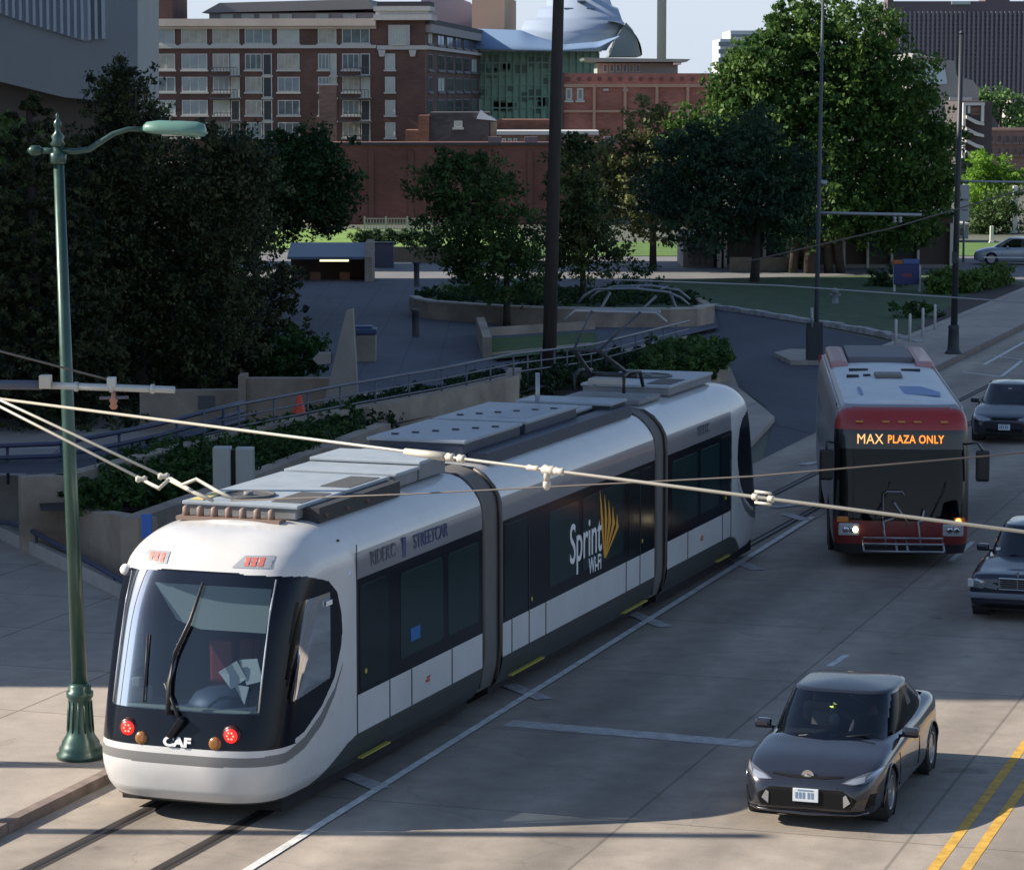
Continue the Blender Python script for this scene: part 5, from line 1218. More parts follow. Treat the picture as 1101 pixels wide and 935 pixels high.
for s, x, z in ((-1, -1.42, 1.95), (1, 1.52, 1.95)):
    m_ = MB(); m_.tube([(s*1.2, .3, 2.35), (s*1.42, .1, 2.4), (x, .05, 2.25)], .022, 6); m_.build('mirror_arm', M_bblk, bus)
    MB().box(x-.13, x+.13, .0, .14, z-.28, z+.32, bev=.05).build('mirror', mat('mirror_black', (.014, .014, .016), .4), bus)
# roof details
MB().box(-1.12, -.72, 8.2, LB, 3.0, 3.21, bev=.1).build('roof_fairing', mat('fairing_pink', (.45, .22, .22), .4, coat=.3), bus)
MB().box(.72, 1.12, 8.2, LB, 3.0, 3.21, bev=.1).build('roof_fairing', mat('fairing_pink', (.45, .22, .22), .4, coat=.3), bus)
MB().box(-.7, .7, 8.9, LB-.1, 3.1, 3.24, bev=.03).build('roof_unit', mat('roof_unit', (.13, .13, .14), .6), bus)
MB().box(-.28, .28, 5.2, 5.9, 3.12, 3.2, bev=.03).build('roof_hatch', mat('hatch', (.16, .16, .14), .6), bus)
g = MB(); g.slab([(.15, 2.1, 3.121), (.82, 1.7, 3.118), (.86, 2.5, 3.118), (.55, 3.6, 3.12), (.12, 3.6, 3.121)], (0, 0, .004)); g.box(-.72, -.66, 2.0, 3.4, 3.117, 3.124)
g.build('roof_marking', mat('roof_blue', (.16, .27, .48), .6), bus)
for q in ((-.75, -.35, 7.0, 7.15), (.35, .75, 7.0, 7.15), (-.85, -.6, 5.6, 5.75), (-.5, -.35, 5.75, 5.9)): MB().box(*q, 3.09, 3.15).build('roof_bracket', M_eqd, bus)
for s in (-1, 1): MB().tube([(s*1.17, .75, 3.0), (s*1.17, 8, 3.0), (s*1.17, 11.8, 3.0)], .025, 6).build('gutter', mat('gutter_pale', (.5, .5, .5), .4, metal=.4), bus)
person('driver in a dark shirt seated at the wheel of the bus', (*frame(.6, 1.25, bf, BYaw), 1.0), BYaw, (.05, .06, .09))

# ================================================================== CARS
def make_car(name, label, nose, yaw, p):
    """body shell with wheel openings + greenhouse; p holds the profile tables"""
    t = thing(name, label, 'car', nose, yaw); L = p['L']; paint = p['paint']; W0 = p['W']/2
    ws = p['wheels']; wr = p['wr']
    def half(y): return W0*smoothtab(p['plan'], y/L)
    def ztop(y): return smoothtab(p['top'], y)
    def zsh(y): return smoothtab(p['shoulder'], y)
    sill = p.get('sill', .20)
    ys = np.concatenate([np.linspace(0, .8, 62), np.linspace(.82, L-.4, 150), np.linspace(L-.38, L, 20)])
    rows = []
    for y in ys:
        w_ = half(y); zt = ztop(y); zs = min(zsh(y), zt-.01); b = sill+.08*max(0, 1-y/.3)+.08*max(0, 1-(L-y)/.3)
        prof = [(0, b-.02), (w_*.8, b-.02), (w_*.955, b), (w_*.985, b+(zs-b)*.2), (w_, b+(zs-b)*.45), (w_*.995, b+(zs-b)*.72), (w_*.975, b+(zs-b)*.92), (w_*.93, zs+(zt-zs)*.25), (w_*.84, zs+(zt-zs)*.62), (w_*.55, zs+(zt-zs)*.92), (0, zt)]
        a = np.array(prof); s = np.concatenate([[0], np.cumsum(np.hypot(*np.diff(a, axis=0).T))])
        # chaikin smoothing then resample
        q = a
        for _ in range(2):
            q = np.concatenate([[q[0]], np.stack([q[:-1]*.75+q[1:]*.25, q[:-1]*.25+q[1:]*.75], 1).reshape(-1, 2), [q[-1]]])
        s = np.concatenate([[0], np.cumsum(np.hypot(*np.diff(q, axis=0).T))]); u = np.linspace(0, s[-1], 120)
        x = np.interp(u, s, q[:, 0]); z = np.interp(u, s, q[:, 1])
        rows.append(np.stack([np.concatenate([x, -x[::-1][1:]]), np.full(239, y), np.concatenate([z, z[::-1][1:]])], 1))
    # end caps: shrink first/last ring
    def cap(r, y):
        out = []
        for f in (.75, .45, .15, 0): c = r.copy(); m_ = (r[:, 2].min()+r[:, 2].max())/2; c[:, 0] *= f; c[:, 2] = m_+(c[:, 2]-m_)*f; c[:, 1] = y; out.append(c)
        return out
    P3 = np.array(cap(rows[0], 0)[::-1]+rows+cap(rows[-1], L))
    g0, g1 = p['cabin']; gw = p['gw']
    def cls(x, y, z):
        ax = abs(x)
        for wy in ws:
            if (y-wy)**2+(z-wr)**2 < (wr+.045)**2 and ax > W0*.72: return None
        if y > g0+.12 and y < g1-.12 and z > zsh(y)-.02 and ax < gw-.10: return None
        k = p['cls'](ax, y, z, x)
        return k or 'body'
    M_ = {'body': paint, 'headlight': mat('car_headlight', (.30, .32, .34), .12, metal=.6, coat=.5), 'grille': mat('car_grille', (.006, .006, .007), .6, spec=.2), 'intake': mat('car_intake', (.006, .006, .007), .7, spec=.2), 'bumper': p.get('bumper', paint), 'chrome': M_chr,
          'trim': mat('car_trim', (.02, .02, .022), .5), 'tail_light': mat('tail_red', (.3, .01, .01), .2, coat=.6), 'plate_area': mat('car_intake', (.012, .012, .013), .6)}
    shell(P3, cls, M_, t, flip=True)
    # greenhouse
    gh = p['gh']; zr = p['roof']; lv = []
    yb0, yb1, yt0, yt1 = gh['b0'], gh['b1'], gh['t0'], gh['t1']; wt = gh['wt']
    nl = 22; n = 120
    def loop(f):
        # side glass curves inward slightly
        zc = None; y0 = yb0+(yt0-yb0)*f; y1 = yb1+(yt1-yb1)*f; hw = gw+(wt-gw)*(f**1.25); yc = (y0+y1)/2; hy = (y1-y0)/2; e = 2/gh.get('e', 4.6)
        a = np.linspace(0, 2*math.pi, n+1); x = hw*np.sign(np.sin(a))*np.abs(np.sin(a))**e; y = yc-hy*np.sign(np.cos(a))*np.abs(np.cos(a))**(2/gh.get('e2', 3.2))
        # belt height follows the car
        zb = np.array([ztop(min(max(v, g0), g1))-.03 if abs(xx) < gw*.6 else zsh(v)+ .03 for v, xx in zip(y, x)])
        zb = np.array([zsh(min(max(v, .3), L-.3))+.02 for v in y])
        zb += (np.cos(a) > .6)*0
        zbf = np.where(np.cos(a) > 0, np.interp(np.abs(x), [0, gw], [ztop(g0)-.02, zsh(g0+.3)]), np.interp(np.abs(x), [0, gw], [ztop(g1)-.02, zsh(g1-.3)]))
        k = np.clip((np.abs(np.cos(a))-.45)/.5, 0, 1); zb = zb*(1-k)+zbf*k
        z = zb+(zr-.04-zb)*f**.94
        return np.stack([x, y, z], 1)
    for i in range(nl+1): lv.append(loop(i/nl))
    lst = lv[-1]; yc = lst[:, 1].mean()
    for k in range(1, 12):
        s = 1-k/11; c = lst.copy(); c[:, 0] *= s; c[:, 1] = (yt0+yt1)/2+(c[:, 1]-(yt0+yt1)/2)*s; c[:, 2] = zr-.04+.055*(1-s**2.0); lv.append(c)
    P5 = np.array(lv)
    yc_ = (yb0+yb1)/2
    def clsg(x, y, z):
        ax = abs(x)
        fz = (z-zsh(y))/(zr-.04-zsh(y)) if zr-.04 > zsh(y) else 1
        f = min(max(fz, 0), 1); y0 = yb0+(yt0-yb0)*f; y1 = yb1+(yt1-yb1)*f; hw = gw+(wt-gw)*f**1.25
        if z > zr-.055: return 'roof'
        fr = y-y0 < .30 and ax < hw*.90; rr = y1-y < .30 and ax < hw*.88
        if fr and f > .05: return 'windshield'
        if rr and f > .12: return 'rear_window'
        if ax > hw*.90 and .08 < f < .90:
            if y-y0 > .26 and y1-y > gh.get('cp', .35):
                for pp_ in p['pillars']:
                    if abs(y-pp_) < .035: return 'pillar_trim'
                return ('side_window', 'r' if x > 0 else 'l')
        return 'pillar'
    Gl = MATS.get('car_glass') or glassmat('car_glass', (.45, .49, .53), refl=.02)
    Gs = MATS.get('car_side_glass') or glassmat('car_side_glass', (.14, .15, .17), rough=.08, refl=-.03)
    shell(P5, clsg, {'roof': p.get('roofm', paint), 'windshield': Gl, 'rear_window': Gl, 'side_window': Gs, 'pillar': paint, 'pillar_trim': MATS['car_trim']}, t, flip=True)
    # arches, wheels, liners
    for wy in ws:
        hw = half(wy)
        for s in (-1, 1):
            arc = [(s*(hw*interp([(.2, .955), (.5, 1.0), (.9, .97)], wr+(wr+.045)*math.sin(a))), wy+(wr+.045)*math.cos(a), wr+(wr+.045)*math.sin(a)) for a in np.linspace(-.32, math.pi+.32, 22)]
            MB().tube(arc, .018, 6).build('wheel_arch', paint if not p.get('archtrim') else MATS['car_trim'], t)
            MB().lathe([(wr+.05, 0), (wr+.05, -s*.32)], c=(s*(hw-.01), wy, wr), axis='x', n=28, caps=False).build('arch_liner', M_eqd, t)
            wheel(t, s*(hw-.12), wy, wr, .215, s, p.get('rim'))
    MB().box(-W0+.25, W0-.25, .3, L-.3, .16, .30).build('underbody', M_eqd, t)
    # cabin tub, seats, wheel, dashboard
    zb_ = ztop(g0)
    MB().box(-gw+.08, gw-.08, g0+.55, g1-.4, .34, .40).build('cabin_floor', M_inner, t)
    d = MB().box(-gw+.06, gw-.06, g0+.12, g0+.62, zb_-.18, zb_-.03, bev=.04); d.build('dashboard', mat('car_dash', (.03, .032, .036), .7), t)
    wf = MB()
    for s in (-1, 1): wf.box(s*(gw-.07)-.02, s*(gw-.07)+.02, g0+.3, g1-.2, .4, zsh(g0+.9)-.03)
    wf.box(-gw+.1, gw-.1, g1-.55, g1-.5, .4, ztop(g1)-.05); wf.build('door_lining', M_inner, t)
    for s in (-.38, .38):
        MB().box(s-.24, s+.24, g0+.85, g0+1.35, .42, .58, bev=.05).box(s-.23, s+.23, g0+1.3, g0+1.5, .5, 1.08, Matrix.Identity(4), bev=.06).box(s-.11, s+.11, g0+1.38, g0+1.48, 1.08, 1.24, bev=.03).build('seat', mat('car_seat', (.05, .05, .055), .8), t)
    MB().lathe([(.17, 0), (.185, .012), (.17, .024)], c=(.38, g0+.72, zb_-.02), axis='y', n=22).build('steering_wheel', M_eqd, t)
    for s in (-1, 1):   # mirrors
        X = s*(gw+.16); Y = g0+.62+p.get('mdy', 0); Z = zsh(Y)+.08
        MB().box(X-.11, X+.11, Y-.06, Y+.07, Z-.06, Z+.07, bev=.045).tube([(s*(gw+.0), Y+.02, Z-.05), (X-s*.05, Y, Z-.03)], .022, 6).build('mirror', p.get('mirrorm', paint), t)
        for dy in p.get('handles', ()): MB().box(s*(W0*.985)-.012, s*(W0*.985)+.02, dy-.09, dy+.09, zsh(dy)-.11, zsh(dy)-.08, bev=.01).build('door_handle', paint, t)
        for dy in p.get('doors', ()):
            MB().tube([(s*(half(dy)*.985+.001), dy, .32), (s*(half(dy)+.0035), dy, .52), (s*(half(dy)*.985+.002), dy, zsh(dy)-.1)], .005, 4).build('door_gap', M_seam, t)
    for a_, b__ in ((-.35, .25), (.1, .62)):
        wp = MB().tube([(a_, g0-.02, zb_+.0), (b__, g0+.10, zb_+.06)], .011, 6); wp.build('wiper', MATS['wiper_black'], t)
    return t, dict(half=half, ztop=ztop, zsh=zsh)

def plate(par, y, z, w_, h_, txt, tilt=0):
    MB().box(-w_/2, w_/2, y-.012, y+.01, z-h_/2, z+h_/2, bev=.006).build('licence_plate', mat('plate_white', (.62, .68, .72), .5), par)
    g = MB()
    for k in (-2.5, -1.5, -.5, .9, 1.9): g.box(k*w_*.14-w_*.045, k*w_*.14+w_*.045, y-.015, y-.012, z-h_*.25, z+h_*.22)
    g.box(-w_*.3, w_*.3, y-.015, y-.012, z+h_*.32, z+h_*.42); g.build('plate_lettering', mat('plate_blue', (.16, .24, .36), .5), par)

# --- dark grey coupe in front
def coupe_cls(ax, y, z, x):
    if z < .24 and y > .9 and y < 3.6: return 'trim'
    return None
M_gunm = mat('gunmetal_paint', (.020, .022, .031), .24, metal=.25, coat=1.0, var=.03)
cy = R(18.5); c0 = Vector((3.60, 35.72, 0))
car1, cf = make_car('parked_car' if False else 'coupe', 'dark grey two door coupe with a white licence plate driving in the sunlit foreground', c0, cy, dict(
    L=4.42, W=1.795, wheels=(.93, 3.63), wr=.325, paint=M_gunm, roof=1.42, cabin=(1.12, 3.95), gw=.80,
    plan=[(0, .66), (.012, .76), (.035, .86), (.08, .93), (.16, .985), (.3, 1), (.55, .985), (.7, 1.0), (.84, 1.0), (.93, .95), (.98, .86), (1, .76)],
    top=[(0, .50), (.03, .60), (.10, .67), (.25, .73), (.55, .82), (.9, .885), (1.25, .945), (2, .98), (3.2, 1.02), (3.8, 1.06), (4.2, 1.03), (4.36, .92), (4.42, .72)],
    shoulder=[(0, .46), (.05, .54), (.2, .64), (.5, .74), (.9, .80), (1.4, .83), (2.4, .87), (3.3, .93), (3.9, .96), (4.3, .86), (4.42, .66)],
    cls=coupe_cls, pillars=(2.62,), gh=dict(b0=1.02, b1=4.08, t0=1.88, t1=3.22, wt=.655, e=4.6, e2=3.4, cp=.55), handles=(2.42,), doors=(1.42, 2.72), mdy=-.02, roofm=mat('coupe_roof', (.012, .014, .02), .25, coat=.4), rim=mat('dark_alloy', (.38, .38, .39), .3, metal=.8)))
cb = child(car1, 'body')
patch('grille', cb, [(-.45, .52), (.45, .52), (.63, .41), (.56, .285), (-.56, .285), (-.63, .41)], mat('car_grille', (.006, .006, .007), .6, spec=.2), car1, .004)
patch('upper_slit', cb, [(-.44, .655), (-.2, .635), (.2, .635), (.44, .655), (.44, .672), (.2, .66), (-.2, .66), (-.44, .672)], MATS['car_grille'], car1, .005)
for s in (-1, 1):
    patch('headlight', cb, [(s*a, b_) for a, b_ in ((.43, .60), (.55, .585), (.70, .60), (.80, .65), (.865, .735), (.80, .725), (.66, .69), (.52, .645))], mat('lamp_dark', (.22, .22, .24), .15, metal=.6, coat=.8), car1, .007)
    patch('headlight_lens', cb, [(s*a, b_) for a, b_ in ((.47, .602), (.60, .592), (.70, .615), (.70, .672), (.56, .645))], mat('lamp_bright', (.62, .64, .66), .12, metal=.7, coat=.8), car1, .010)
    patch('running_light', cb, [(s*a, b_) for a, b_ in ((.70, .635), (.78, .665), (.84, .725), (.76, .70))], MATS['lamp_bright'], car1, .011)
    patch('side_vent', cb, [(s*a, b_) for a, b_ in ((.71, .29), (.80, .31), (.82, .46), (.77, .47))], MATS['car_grille'], car1, .004)
    patch('fog_recess', cb, [(s*a, b_) for a, b_ in ((.47, .31), (.555, .375), (.50, .475), (.465, .45))], mat('fog_silver', (.40, .41, .42), .25, metal=.5), car1, .012)
plate(car1, -.012, .44, .32, .165, '')
MB().lathe([(.078, 0), (.078, .012), (.06, .02), (.055, .012)], c=(0, .085, .655), axis='y', n=20).build('badge_ring', M_chr, car1); MB().lathe([(.03, 0), (.022, -.012)], c=(0, .08, .655), axis='y', n=14).box(-.045, .045, .07, .08, .65, .662).build('badge_bar', M_chr, car1)
MB().tube([(-.74, .20, .225), (-.6, .07, .215), (0, -.005, .21), (.6, .07, .215), (.74, .20, .225)], .02, 6).build('lip_spoiler', M_gunm, car1)
MB().box(-.10, .10, 2.0, 2.2, 1.30, 1.32).build('roof_console', M_inner, car1)
# things seen through the windshield
ch = MB(); ch.tube([(-.02, 1.62, 1.14), (-.02, 1.62, 1.22), (.0, 1.62, 1.26)], [.045, .055, .03], 8); ch.build('hanging_charm', mat('charm_green', (.45, .62, .12), .6), car1)
ch = MB(); ch.lathe([(.01, -.12), (.065, -.08), (.07, 0), (.03, .06)], c=(.0, 1.60, 1.08), n=12); ch.build('charm_body', mat('charm_white', (.72, .70, .62), .7), car1)
MB().slab([(-.30, 1.60, .98), (-.08, 1.58, .98), (-.06, 1.64, 1.12), (-.30, 1.66, 1.14)], (0, .01, 0)).build('paper_map', mat('map_tan', (.34, .33, .22), .8), car1)
person('driver in a grey shirt at the wheel of the dark grey coupe', (*frame(.38, 2.12, c0, cy), .48), cy, (.12, .11, .12), arm_out=False)

# --- navy sedan at the right edge
def sed_cls(ax, y, z, x):
    if y < .3:
        if .56 < z < .74 and ax < .30: return 'grille'
        if .57 < z < .73 and .36 < ax < .80: return 'headlight'
        if z < .50 and z > .44 and ax > 0: return 'trim'
        if .22 < z < .30 and ax < .6: return 'intake'
    if y > 4.4 and .6 < z < .8 and ax > .5: return 'tail_light'
    if .42 < z < .47 and .3 < y < 4.3: return 'trim'
    return None
M_navy = mat('navy_paint', (.009, .013, .027), .22, coat=.7, metal=.1)
c2 = G(1094, 670); c2 = frame(.0, .05, (c2.x-.02, c2.y), YR)
car2, _ = make_car('sedan', 'dark navy older sedan with a chrome grille cut off by the right edge', (c2[0], c2[1], 0), YR, dict(
    L=4.75, W=1.74, wheels=(.85, 3.7), wr=.31, paint=M_navy, roof=1.43, cabin=(1.35, 3.85), gw=.76, sill=.2,
    plan=[(0, .90), (.01, .94), (.05, .97), (.2, 1), (.8, 1), (.95, .97), (1, .90)],
    top=[(0, .74), (.02, .78), (.10, .82), (.5, .86), (1.35, .95), (2.5, .96), (3.9, .98), (4.6, .93), (4.75, .80)],
    shoulder=[(0, .70), (.1, .77), (.5, .81), (1.35, .87), (2.5, .90), (3.9, .90), (4.6, .86), (4.75, .74)],
    cls=sed_cls, pillars=(2.55, 3.35), gh=dict(b0=1.30, b1=3.95, t0=1.95, t1=3.35, wt=.60, e=5, e2=4), handles=(2.35, 3.2), doors=(1.5, 2.55, 3.4), mirrorm=M_navy))
MB().box(-.32, .32, -.012, .02, .735, .765, bev=.01).box(-.325, -.30, -.012, .02, .56, .76, bev=.006).box(.30, .325, -.012, .02, .56, .76, bev=.006).box(-.32, .32, -.012, .02, .555, .575, bev=.006).box(-.008, .008, -.014, .01, .57, .74).build('grille_frame', M_chr, car2)
g = MB()
for k in range(4): g.box(-.30, .30, -.008, .01, .60+.035*k, .608+.035*k)
g.build('grille_bars', mat('dull_chrome', (.35, .36, .38), .3, metal=.8), car2)
MB().box(-.84, .84, -.05, .12, .40, .50, bev=.03).build('bumper_bar', mat('bumper_grey', (.16, .18, .22), .35), car2)
MB().lathe([(.035, -.006), (.04, 0), (.035, .006)], c=(0, .03, .84), axis='y', n=14).tube([(0, .03, .76), (0, .03, .81)], .006, 6).build('hood_ornament', M_chr, car2)
for s in (-1, 1): MB().box(s*.80-.05, s*.80+.05, -.01, .05, .585, .72, bev=.01).build('indicator', mat('clear_lens', (.55, .56, .58), .15, coat=.6), car2)
MB().box(-.62, -.54, 1.52, 1.54, 1.0, 1.05).build('window_sticker', M_ltr, car2)
person('driver in a dark jacket inside the navy sedan', (*frame(.36, 2.35, c2, YR), .48), YR, (.04, .04, .05))

# --- blue black sedan behind the bus
def sed2_cls(ax, y, z, x):
    if y < .5:
        zc = interp([(.3, .63), (.8, .67)], ax)
        if .36 < ax < .82 and abs(z-zc) < interp([(.36, .02), (.5, .05), (.82, .06)], ax): return 'headlight'
        if .62 < z < .67 and ax < .30 and y < .3: return 'grille'
        if .30 < z < .40 and ax < .5 and y < .3: return 'intake'
    if y > 4.4 and .6 < z < .8 and ax > .5: return 'tail_light'
    return None
c3 = G(1064, 477)
car3, _ = make_car('sedan', 'dark blue rounded sedan with clear headlights directly behind the right side of the bus', (c3.x+.35, c3.y-.1, 0), R(14), dict(
    L=4.6, W=1.78, wheels=(.9, 3.6), wr=.31, paint=mat('blue_black_paint', (.014, .020, .034), .25, coat=.6, metal=.2), roof=1.40, cabin=(1.2, 3.9), gw=.76,
    plan=[(0, .72), (.01, .80), (.04, .90), (.1, .96), (.25, 1), (.8, 1), (.95, .93), (1, .80)],
    top=[(0, .58), (.03, .66), (.12, .71), (.5, .80), (1.2, .92), (2.5, .95), (3.9, 1.0), (4.45, .95), (4.6, .74)],
    shoulder=[(0, .52), (.1, .66), (.5, .75), (1.2, .83), (2.5, .87), (3.9, .90), (4.5, .82), (4.6, .68)],
    cls=sed2_cls, pillars=(2.5, 3.3), gh=dict(b0=1.1, b1=4.05, t0=1.95, t1=3.2, wt=.60, e=5, e2=3.4, cp=.5), handles=(2.3, 3.1), doors=(1.45, 2.5, 3.3), rim=None))
plate(car3, -.012, .44, .3, .15, '')
MB().box(-.05, .05, 1.75, 1.78, 1.24, 1.28, bev=.01).build('rear_view_mirror', mat('pale_mirror', (.5, .5, .5), .3), car3)
person('driver in a pale shirt inside the dark blue sedan behind the bus', (*frame(.36, 2.2, (c3.x+.35, c3.y-.1), R(14)), .48), R(14), (.16, .16, .18))
# --- far silver car
c4 = G(1076, 284)
car4, _ = make_car('parked_car', 'distant silver car parked beyond the hedge at the right edge', (c4.x-1.4, c4.y, 0), R(100), dict(
    L=4.6, W=1.8, wheels=(.9, 3.6), wr=.32, paint=mat('silver_paint', (.30, .34, .40), .3, coat=.6, metal=.3), roof=1.45, cabin=(1.1, 4.0), gw=.76,
    plan=[(0, .72), (.04, .90), (.1, .96), (.25, 1), (.8, 1), (.95, .93), (1, .80)], top=[(0, .6), (.12, .75), (1.1, .95), (2.5, .98), (4, 1.0), (4.5, .95), (4.6, .74)],
    shoulder=[(0, .52), (.1, .66), (1.2, .85), (3.9, .92), (4.6, .68)], cls=lambda ax, y, z, x: None, pillars=(2.5,), gh=dict(b0=.95, b1=4.3, t0=1.8, t1=3.3, wt=.60, e=5, e2=3.0), doors=(1.45, 2.5)))
MB().box(.86, .90, .5, 4.1, .38, .44).build('side_strip', M_ltr, car4)

# ================================================================== BUILDINGS
M_pane = mat('window_pane', (.22, .27, .29), .08, coat=.3, var=.3, vscale=.35); M_paned = mat('window_pane_dark', (.05, .055, .065), .1); M_frame = mat('window_frame_pale', (.50, .50, .46), .7)
M_pblind = mat('window_blind', (.42, .45, .42), .6, var=.15, vscale=.8)
M_pane3 = mat('window_pane_mid', (.12, .15, .16), .1, var=.5, vscale=.6); M_pane4 = mat('window_pane_warm', (.34, .33, .28), .3, var=.3, vscale=.7)
WCACHE = {}
def window(par, x, y, z, w_, h_, side='f', frame_m=None, pane_m=None, mull=2, sill=True, fw=.12):
    """facade 'f' faces local -Y; 'r' faces local +X. Meshes shared between equal windows"""
    key = (round(w_, 2), round(h_, 2), side, mull, (frame_m or M_frame).name, (pane_m or M_pane).name, sill)
    if key not in WCACHE:
        f = MB(); p = MB()
        def bx(mb, a0, a1, d0, d1, z0, z1):
            if side == 'f': mb.box(a0, a1, d0, d1, z0, z1)
            else: mb.box(-d1, -d0, a0, a1, z0, z1)
        for a0, a1, z0, z1 in ((0, fw, 0, h_), (w_-fw, w_, 0, h_), (fw, w_-fw, 0, fw), (fw, w_-fw, h_-fw, h_)): bx(f, a0, a1, -.10, .0, z0, z1)
        for k in range(1, mull): bx(f, w_*k/mull-fw*.35, w_*k/mull+fw*.35, -.09, 0, fw, h_-fw)
        if sill: bx(f, -.15, w_+.15, -.28, -.003, -.22, -.02)
        bx(p, fw, w_-fw, -.05, -.02, fw, h_-fw); WCACHE[key] = (f.mesh('window'), p.mesh('pane'))
        WCACHE[key][0].materials.append(frame_m or M_frame); WCACHE[key][1].materials.append(pane_m or M_pane)
    fm, pm = WCACHE[key]
    o = obj('window', fm, None, par); o.location = (x, y, z); o2 = obj('pane', pm, None, o); return o
# ---- brick apartment block
D = 380.0; s = D/F
def lz(yp, D=380.0): return P(0, yp, D).z
pA = P(150, 90, D); pB = P(457, 90, D)
M_brk = brickmat('dark_brick', (.12, .060, .050), (.11, .08, .072), .6, .22, .12); M_stone = mat('cornice_stone', (.50, .42, .36), .85, var=.12, vscale=.4); M_stonep = mat('pale_stone', (.46, .44, .42), .85, var=.1)
ap = thing('apartment_block', 'large dark brick apartment block with pale cornices and rows of wide windows', 'building', (pB.x, D, 0), R(4.8))
Wf = (457-150)*s; Ds = 104.0
MB().box(-Wf, 0, 0, Ds, -1, lz(22)).build('wall', M_brk, ap)
MB().box(-Wf-.6, -52*s, -1.0, -.003, lz(28), lz(20)).box(-Wf-.3, -52*s, -.5, -.003, lz(31), lz(28.2)).build('cornice', M_stone, ap)
MB().box(-Wf-.2, -52*s, -.35, -.003, lz(52), lz(48.5)).box(-51*s, .45, -.4, -.003, lz(53.5), lz(49)).build('string_course', M_stonep, ap)
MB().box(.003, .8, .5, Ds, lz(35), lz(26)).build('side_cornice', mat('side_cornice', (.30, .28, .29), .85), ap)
MB().box(.003, .4, .0, Ds, lz(53), lz(49.5)).build('side_string_course', M_stonep, ap)
MB().box(.003, .6, .5, Ds, lz(20)-.8, lz(20)).build('side_parapet', mat('dark_cap', (.05, .05, .06), .8), ap)
# corner tower top
MB().box(-54*s, 1.0, -1.2, 5, lz(22)+.01, lz(16)).box(-54*s, .8, -1.0, 4.8, lz(12), lz(7)).box(-52*s, .5, -.7, 4.6, lz(16)+.01, lz(12)-.01).build('corner_tower', M_stonep, ap)
MB().box(-50*s, .7, -.9, 4.7, lz(7)+.01, lz(2)).build('tower_cap', mat('dark_cap', (.05, .05, .06), .8), ap)
MB().box(-39*s, -16*s, -.3, -.003, lz(49), lz(27)).build('window_surround', M_stonep, ap)
window(ap, -35*s, -.31, lz(47), 15*s, 15*s, pane_m=M_pblind)
for x in (-46*s, -13*s): MB().slab([(x-4*s, -.42, lz(54)), (x+4*s, -.42, lz(54)), (x+2.5*s, -.42, lz(61)), (x-2.5*s, -.42, lz(61))], (0, .4, 0)).build('bracket', M_stonep, ap)
rows = [(31, 47), (58, 75), (83, 99), (108, 124), (132, 148)]
cols = [(159, 28), (194, 28), (228, 29), (263, 29), (298, 24), (342, 20), (368, 30)]
random.seed(3)
for ri, (t0, t1) in enumerate(rows):
    for ci, (x, w_) in enumerate(cols):
        pm = random.choice([M_pane, M_pane, M_pblind, M_pane3, M_pane4])
        if ri > 0 and ci in (3, 5, 6, 2) :
            window(ap, (x-457)*s, -.003, lz(t1), w_*s*.62, (t1-t0)*s, mull=3, pane_m=pm)
            window(ap, (x-457+w_*.66)*s, -.003, lz(t1+6), w_*s*.34, (t1-t0+6)*s, mull=1, pane_m=random.choice([M_pblind, M_paned]))
            bal = MB(); bal.box((x-457-1)*s, (x-457+w_+1)*s, -2.0, -.3, lz(t1+8), lz(t1+6.5))
            for q in range(9): xx = (x-457)*s+(w_*s)*q/8; bal.box(xx-.03, xx+.03, -1.98, -1.92, lz(t1+6.5), lz(t1-2))
            bal.box((x-457)*s, (x-457+w_)*s, -1.99, -1.91, lz(t1-2), lz(t1-2.6))
            if ci in (2, 6): bal.build('balcony', mat('balcony_dark', (.06, .06, .07), .6), ap)
        else: window(ap, (x-457)*s, -.003, lz(t1), w_*s, (t1-t0)*s, mull=3 if w_ > 22 else 2, pane_m=pm)
    if ri > 0: window(ap, -43*s, -.003, lz(t1), 11*s, (t1-t0)*s, mull=1, pane_m=M_pblind)
for ri, (t0, t1) in enumerate(rows[:4]):
    for k in range(9):
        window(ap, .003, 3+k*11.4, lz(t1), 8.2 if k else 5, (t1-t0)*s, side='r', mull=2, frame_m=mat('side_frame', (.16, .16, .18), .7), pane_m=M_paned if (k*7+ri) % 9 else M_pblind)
MB().box(-Wf, -Wf+28*s, 4, 14, lz(22)+.01, lz(-30)).build('stair_tower', M_brk, ap)
MB().box((212-457)*s, -60*s, 8, 26, lz(22)+.01, lz(12)).build('penthouse', mat('penthouse', (.30, .29, .29), .8, var=.1), ap)
MB().slab([((205-457)*s, 7, lz(12)), (-60*s, 7, lz(8)), (-70*s, 7, lz(-3)), ((225-457)*s, 7, lz(1))], (0, 20, 0)).build('penthouse_roof', mat('roof_grey', (.22, .22, .22), .8), ap)
for x in (225, 248, 268, 290, 330, 360): MB().box((x-457)*s, (x-443)*s, 7.7, 7.99, lz(19), lz(13)).build('penthouse_window', M_pblind, ap)
MB().box(-2, 3.0, Ds-22, Ds, lz(22)+.01, lz(22)+5.5).build('rear_stair_block', mat('pinkish', (.52, .36, .27), .85), ap)
# tan service tower in front
b = P(352, 120, 372); t = thing('chimney_tower', 'narrow brown brick tower standing in front of the apartment block balconies', 'tower', (b.x, 372, 0)); s2 = 372/F
MB().box(-9*s2, 9*s2, 0, 3, 0, P(0, 92, 372).z).build('shaft', brickmat('brown_brick', (.20, .12, .095), (.2, .16, .14), .6, .22), t); MB().box(-10*s2, 10*s2, -.2, 3.2, P(0, 92, 372).z, P(0, 90, 372).z).build('cap', M_stonep, t)
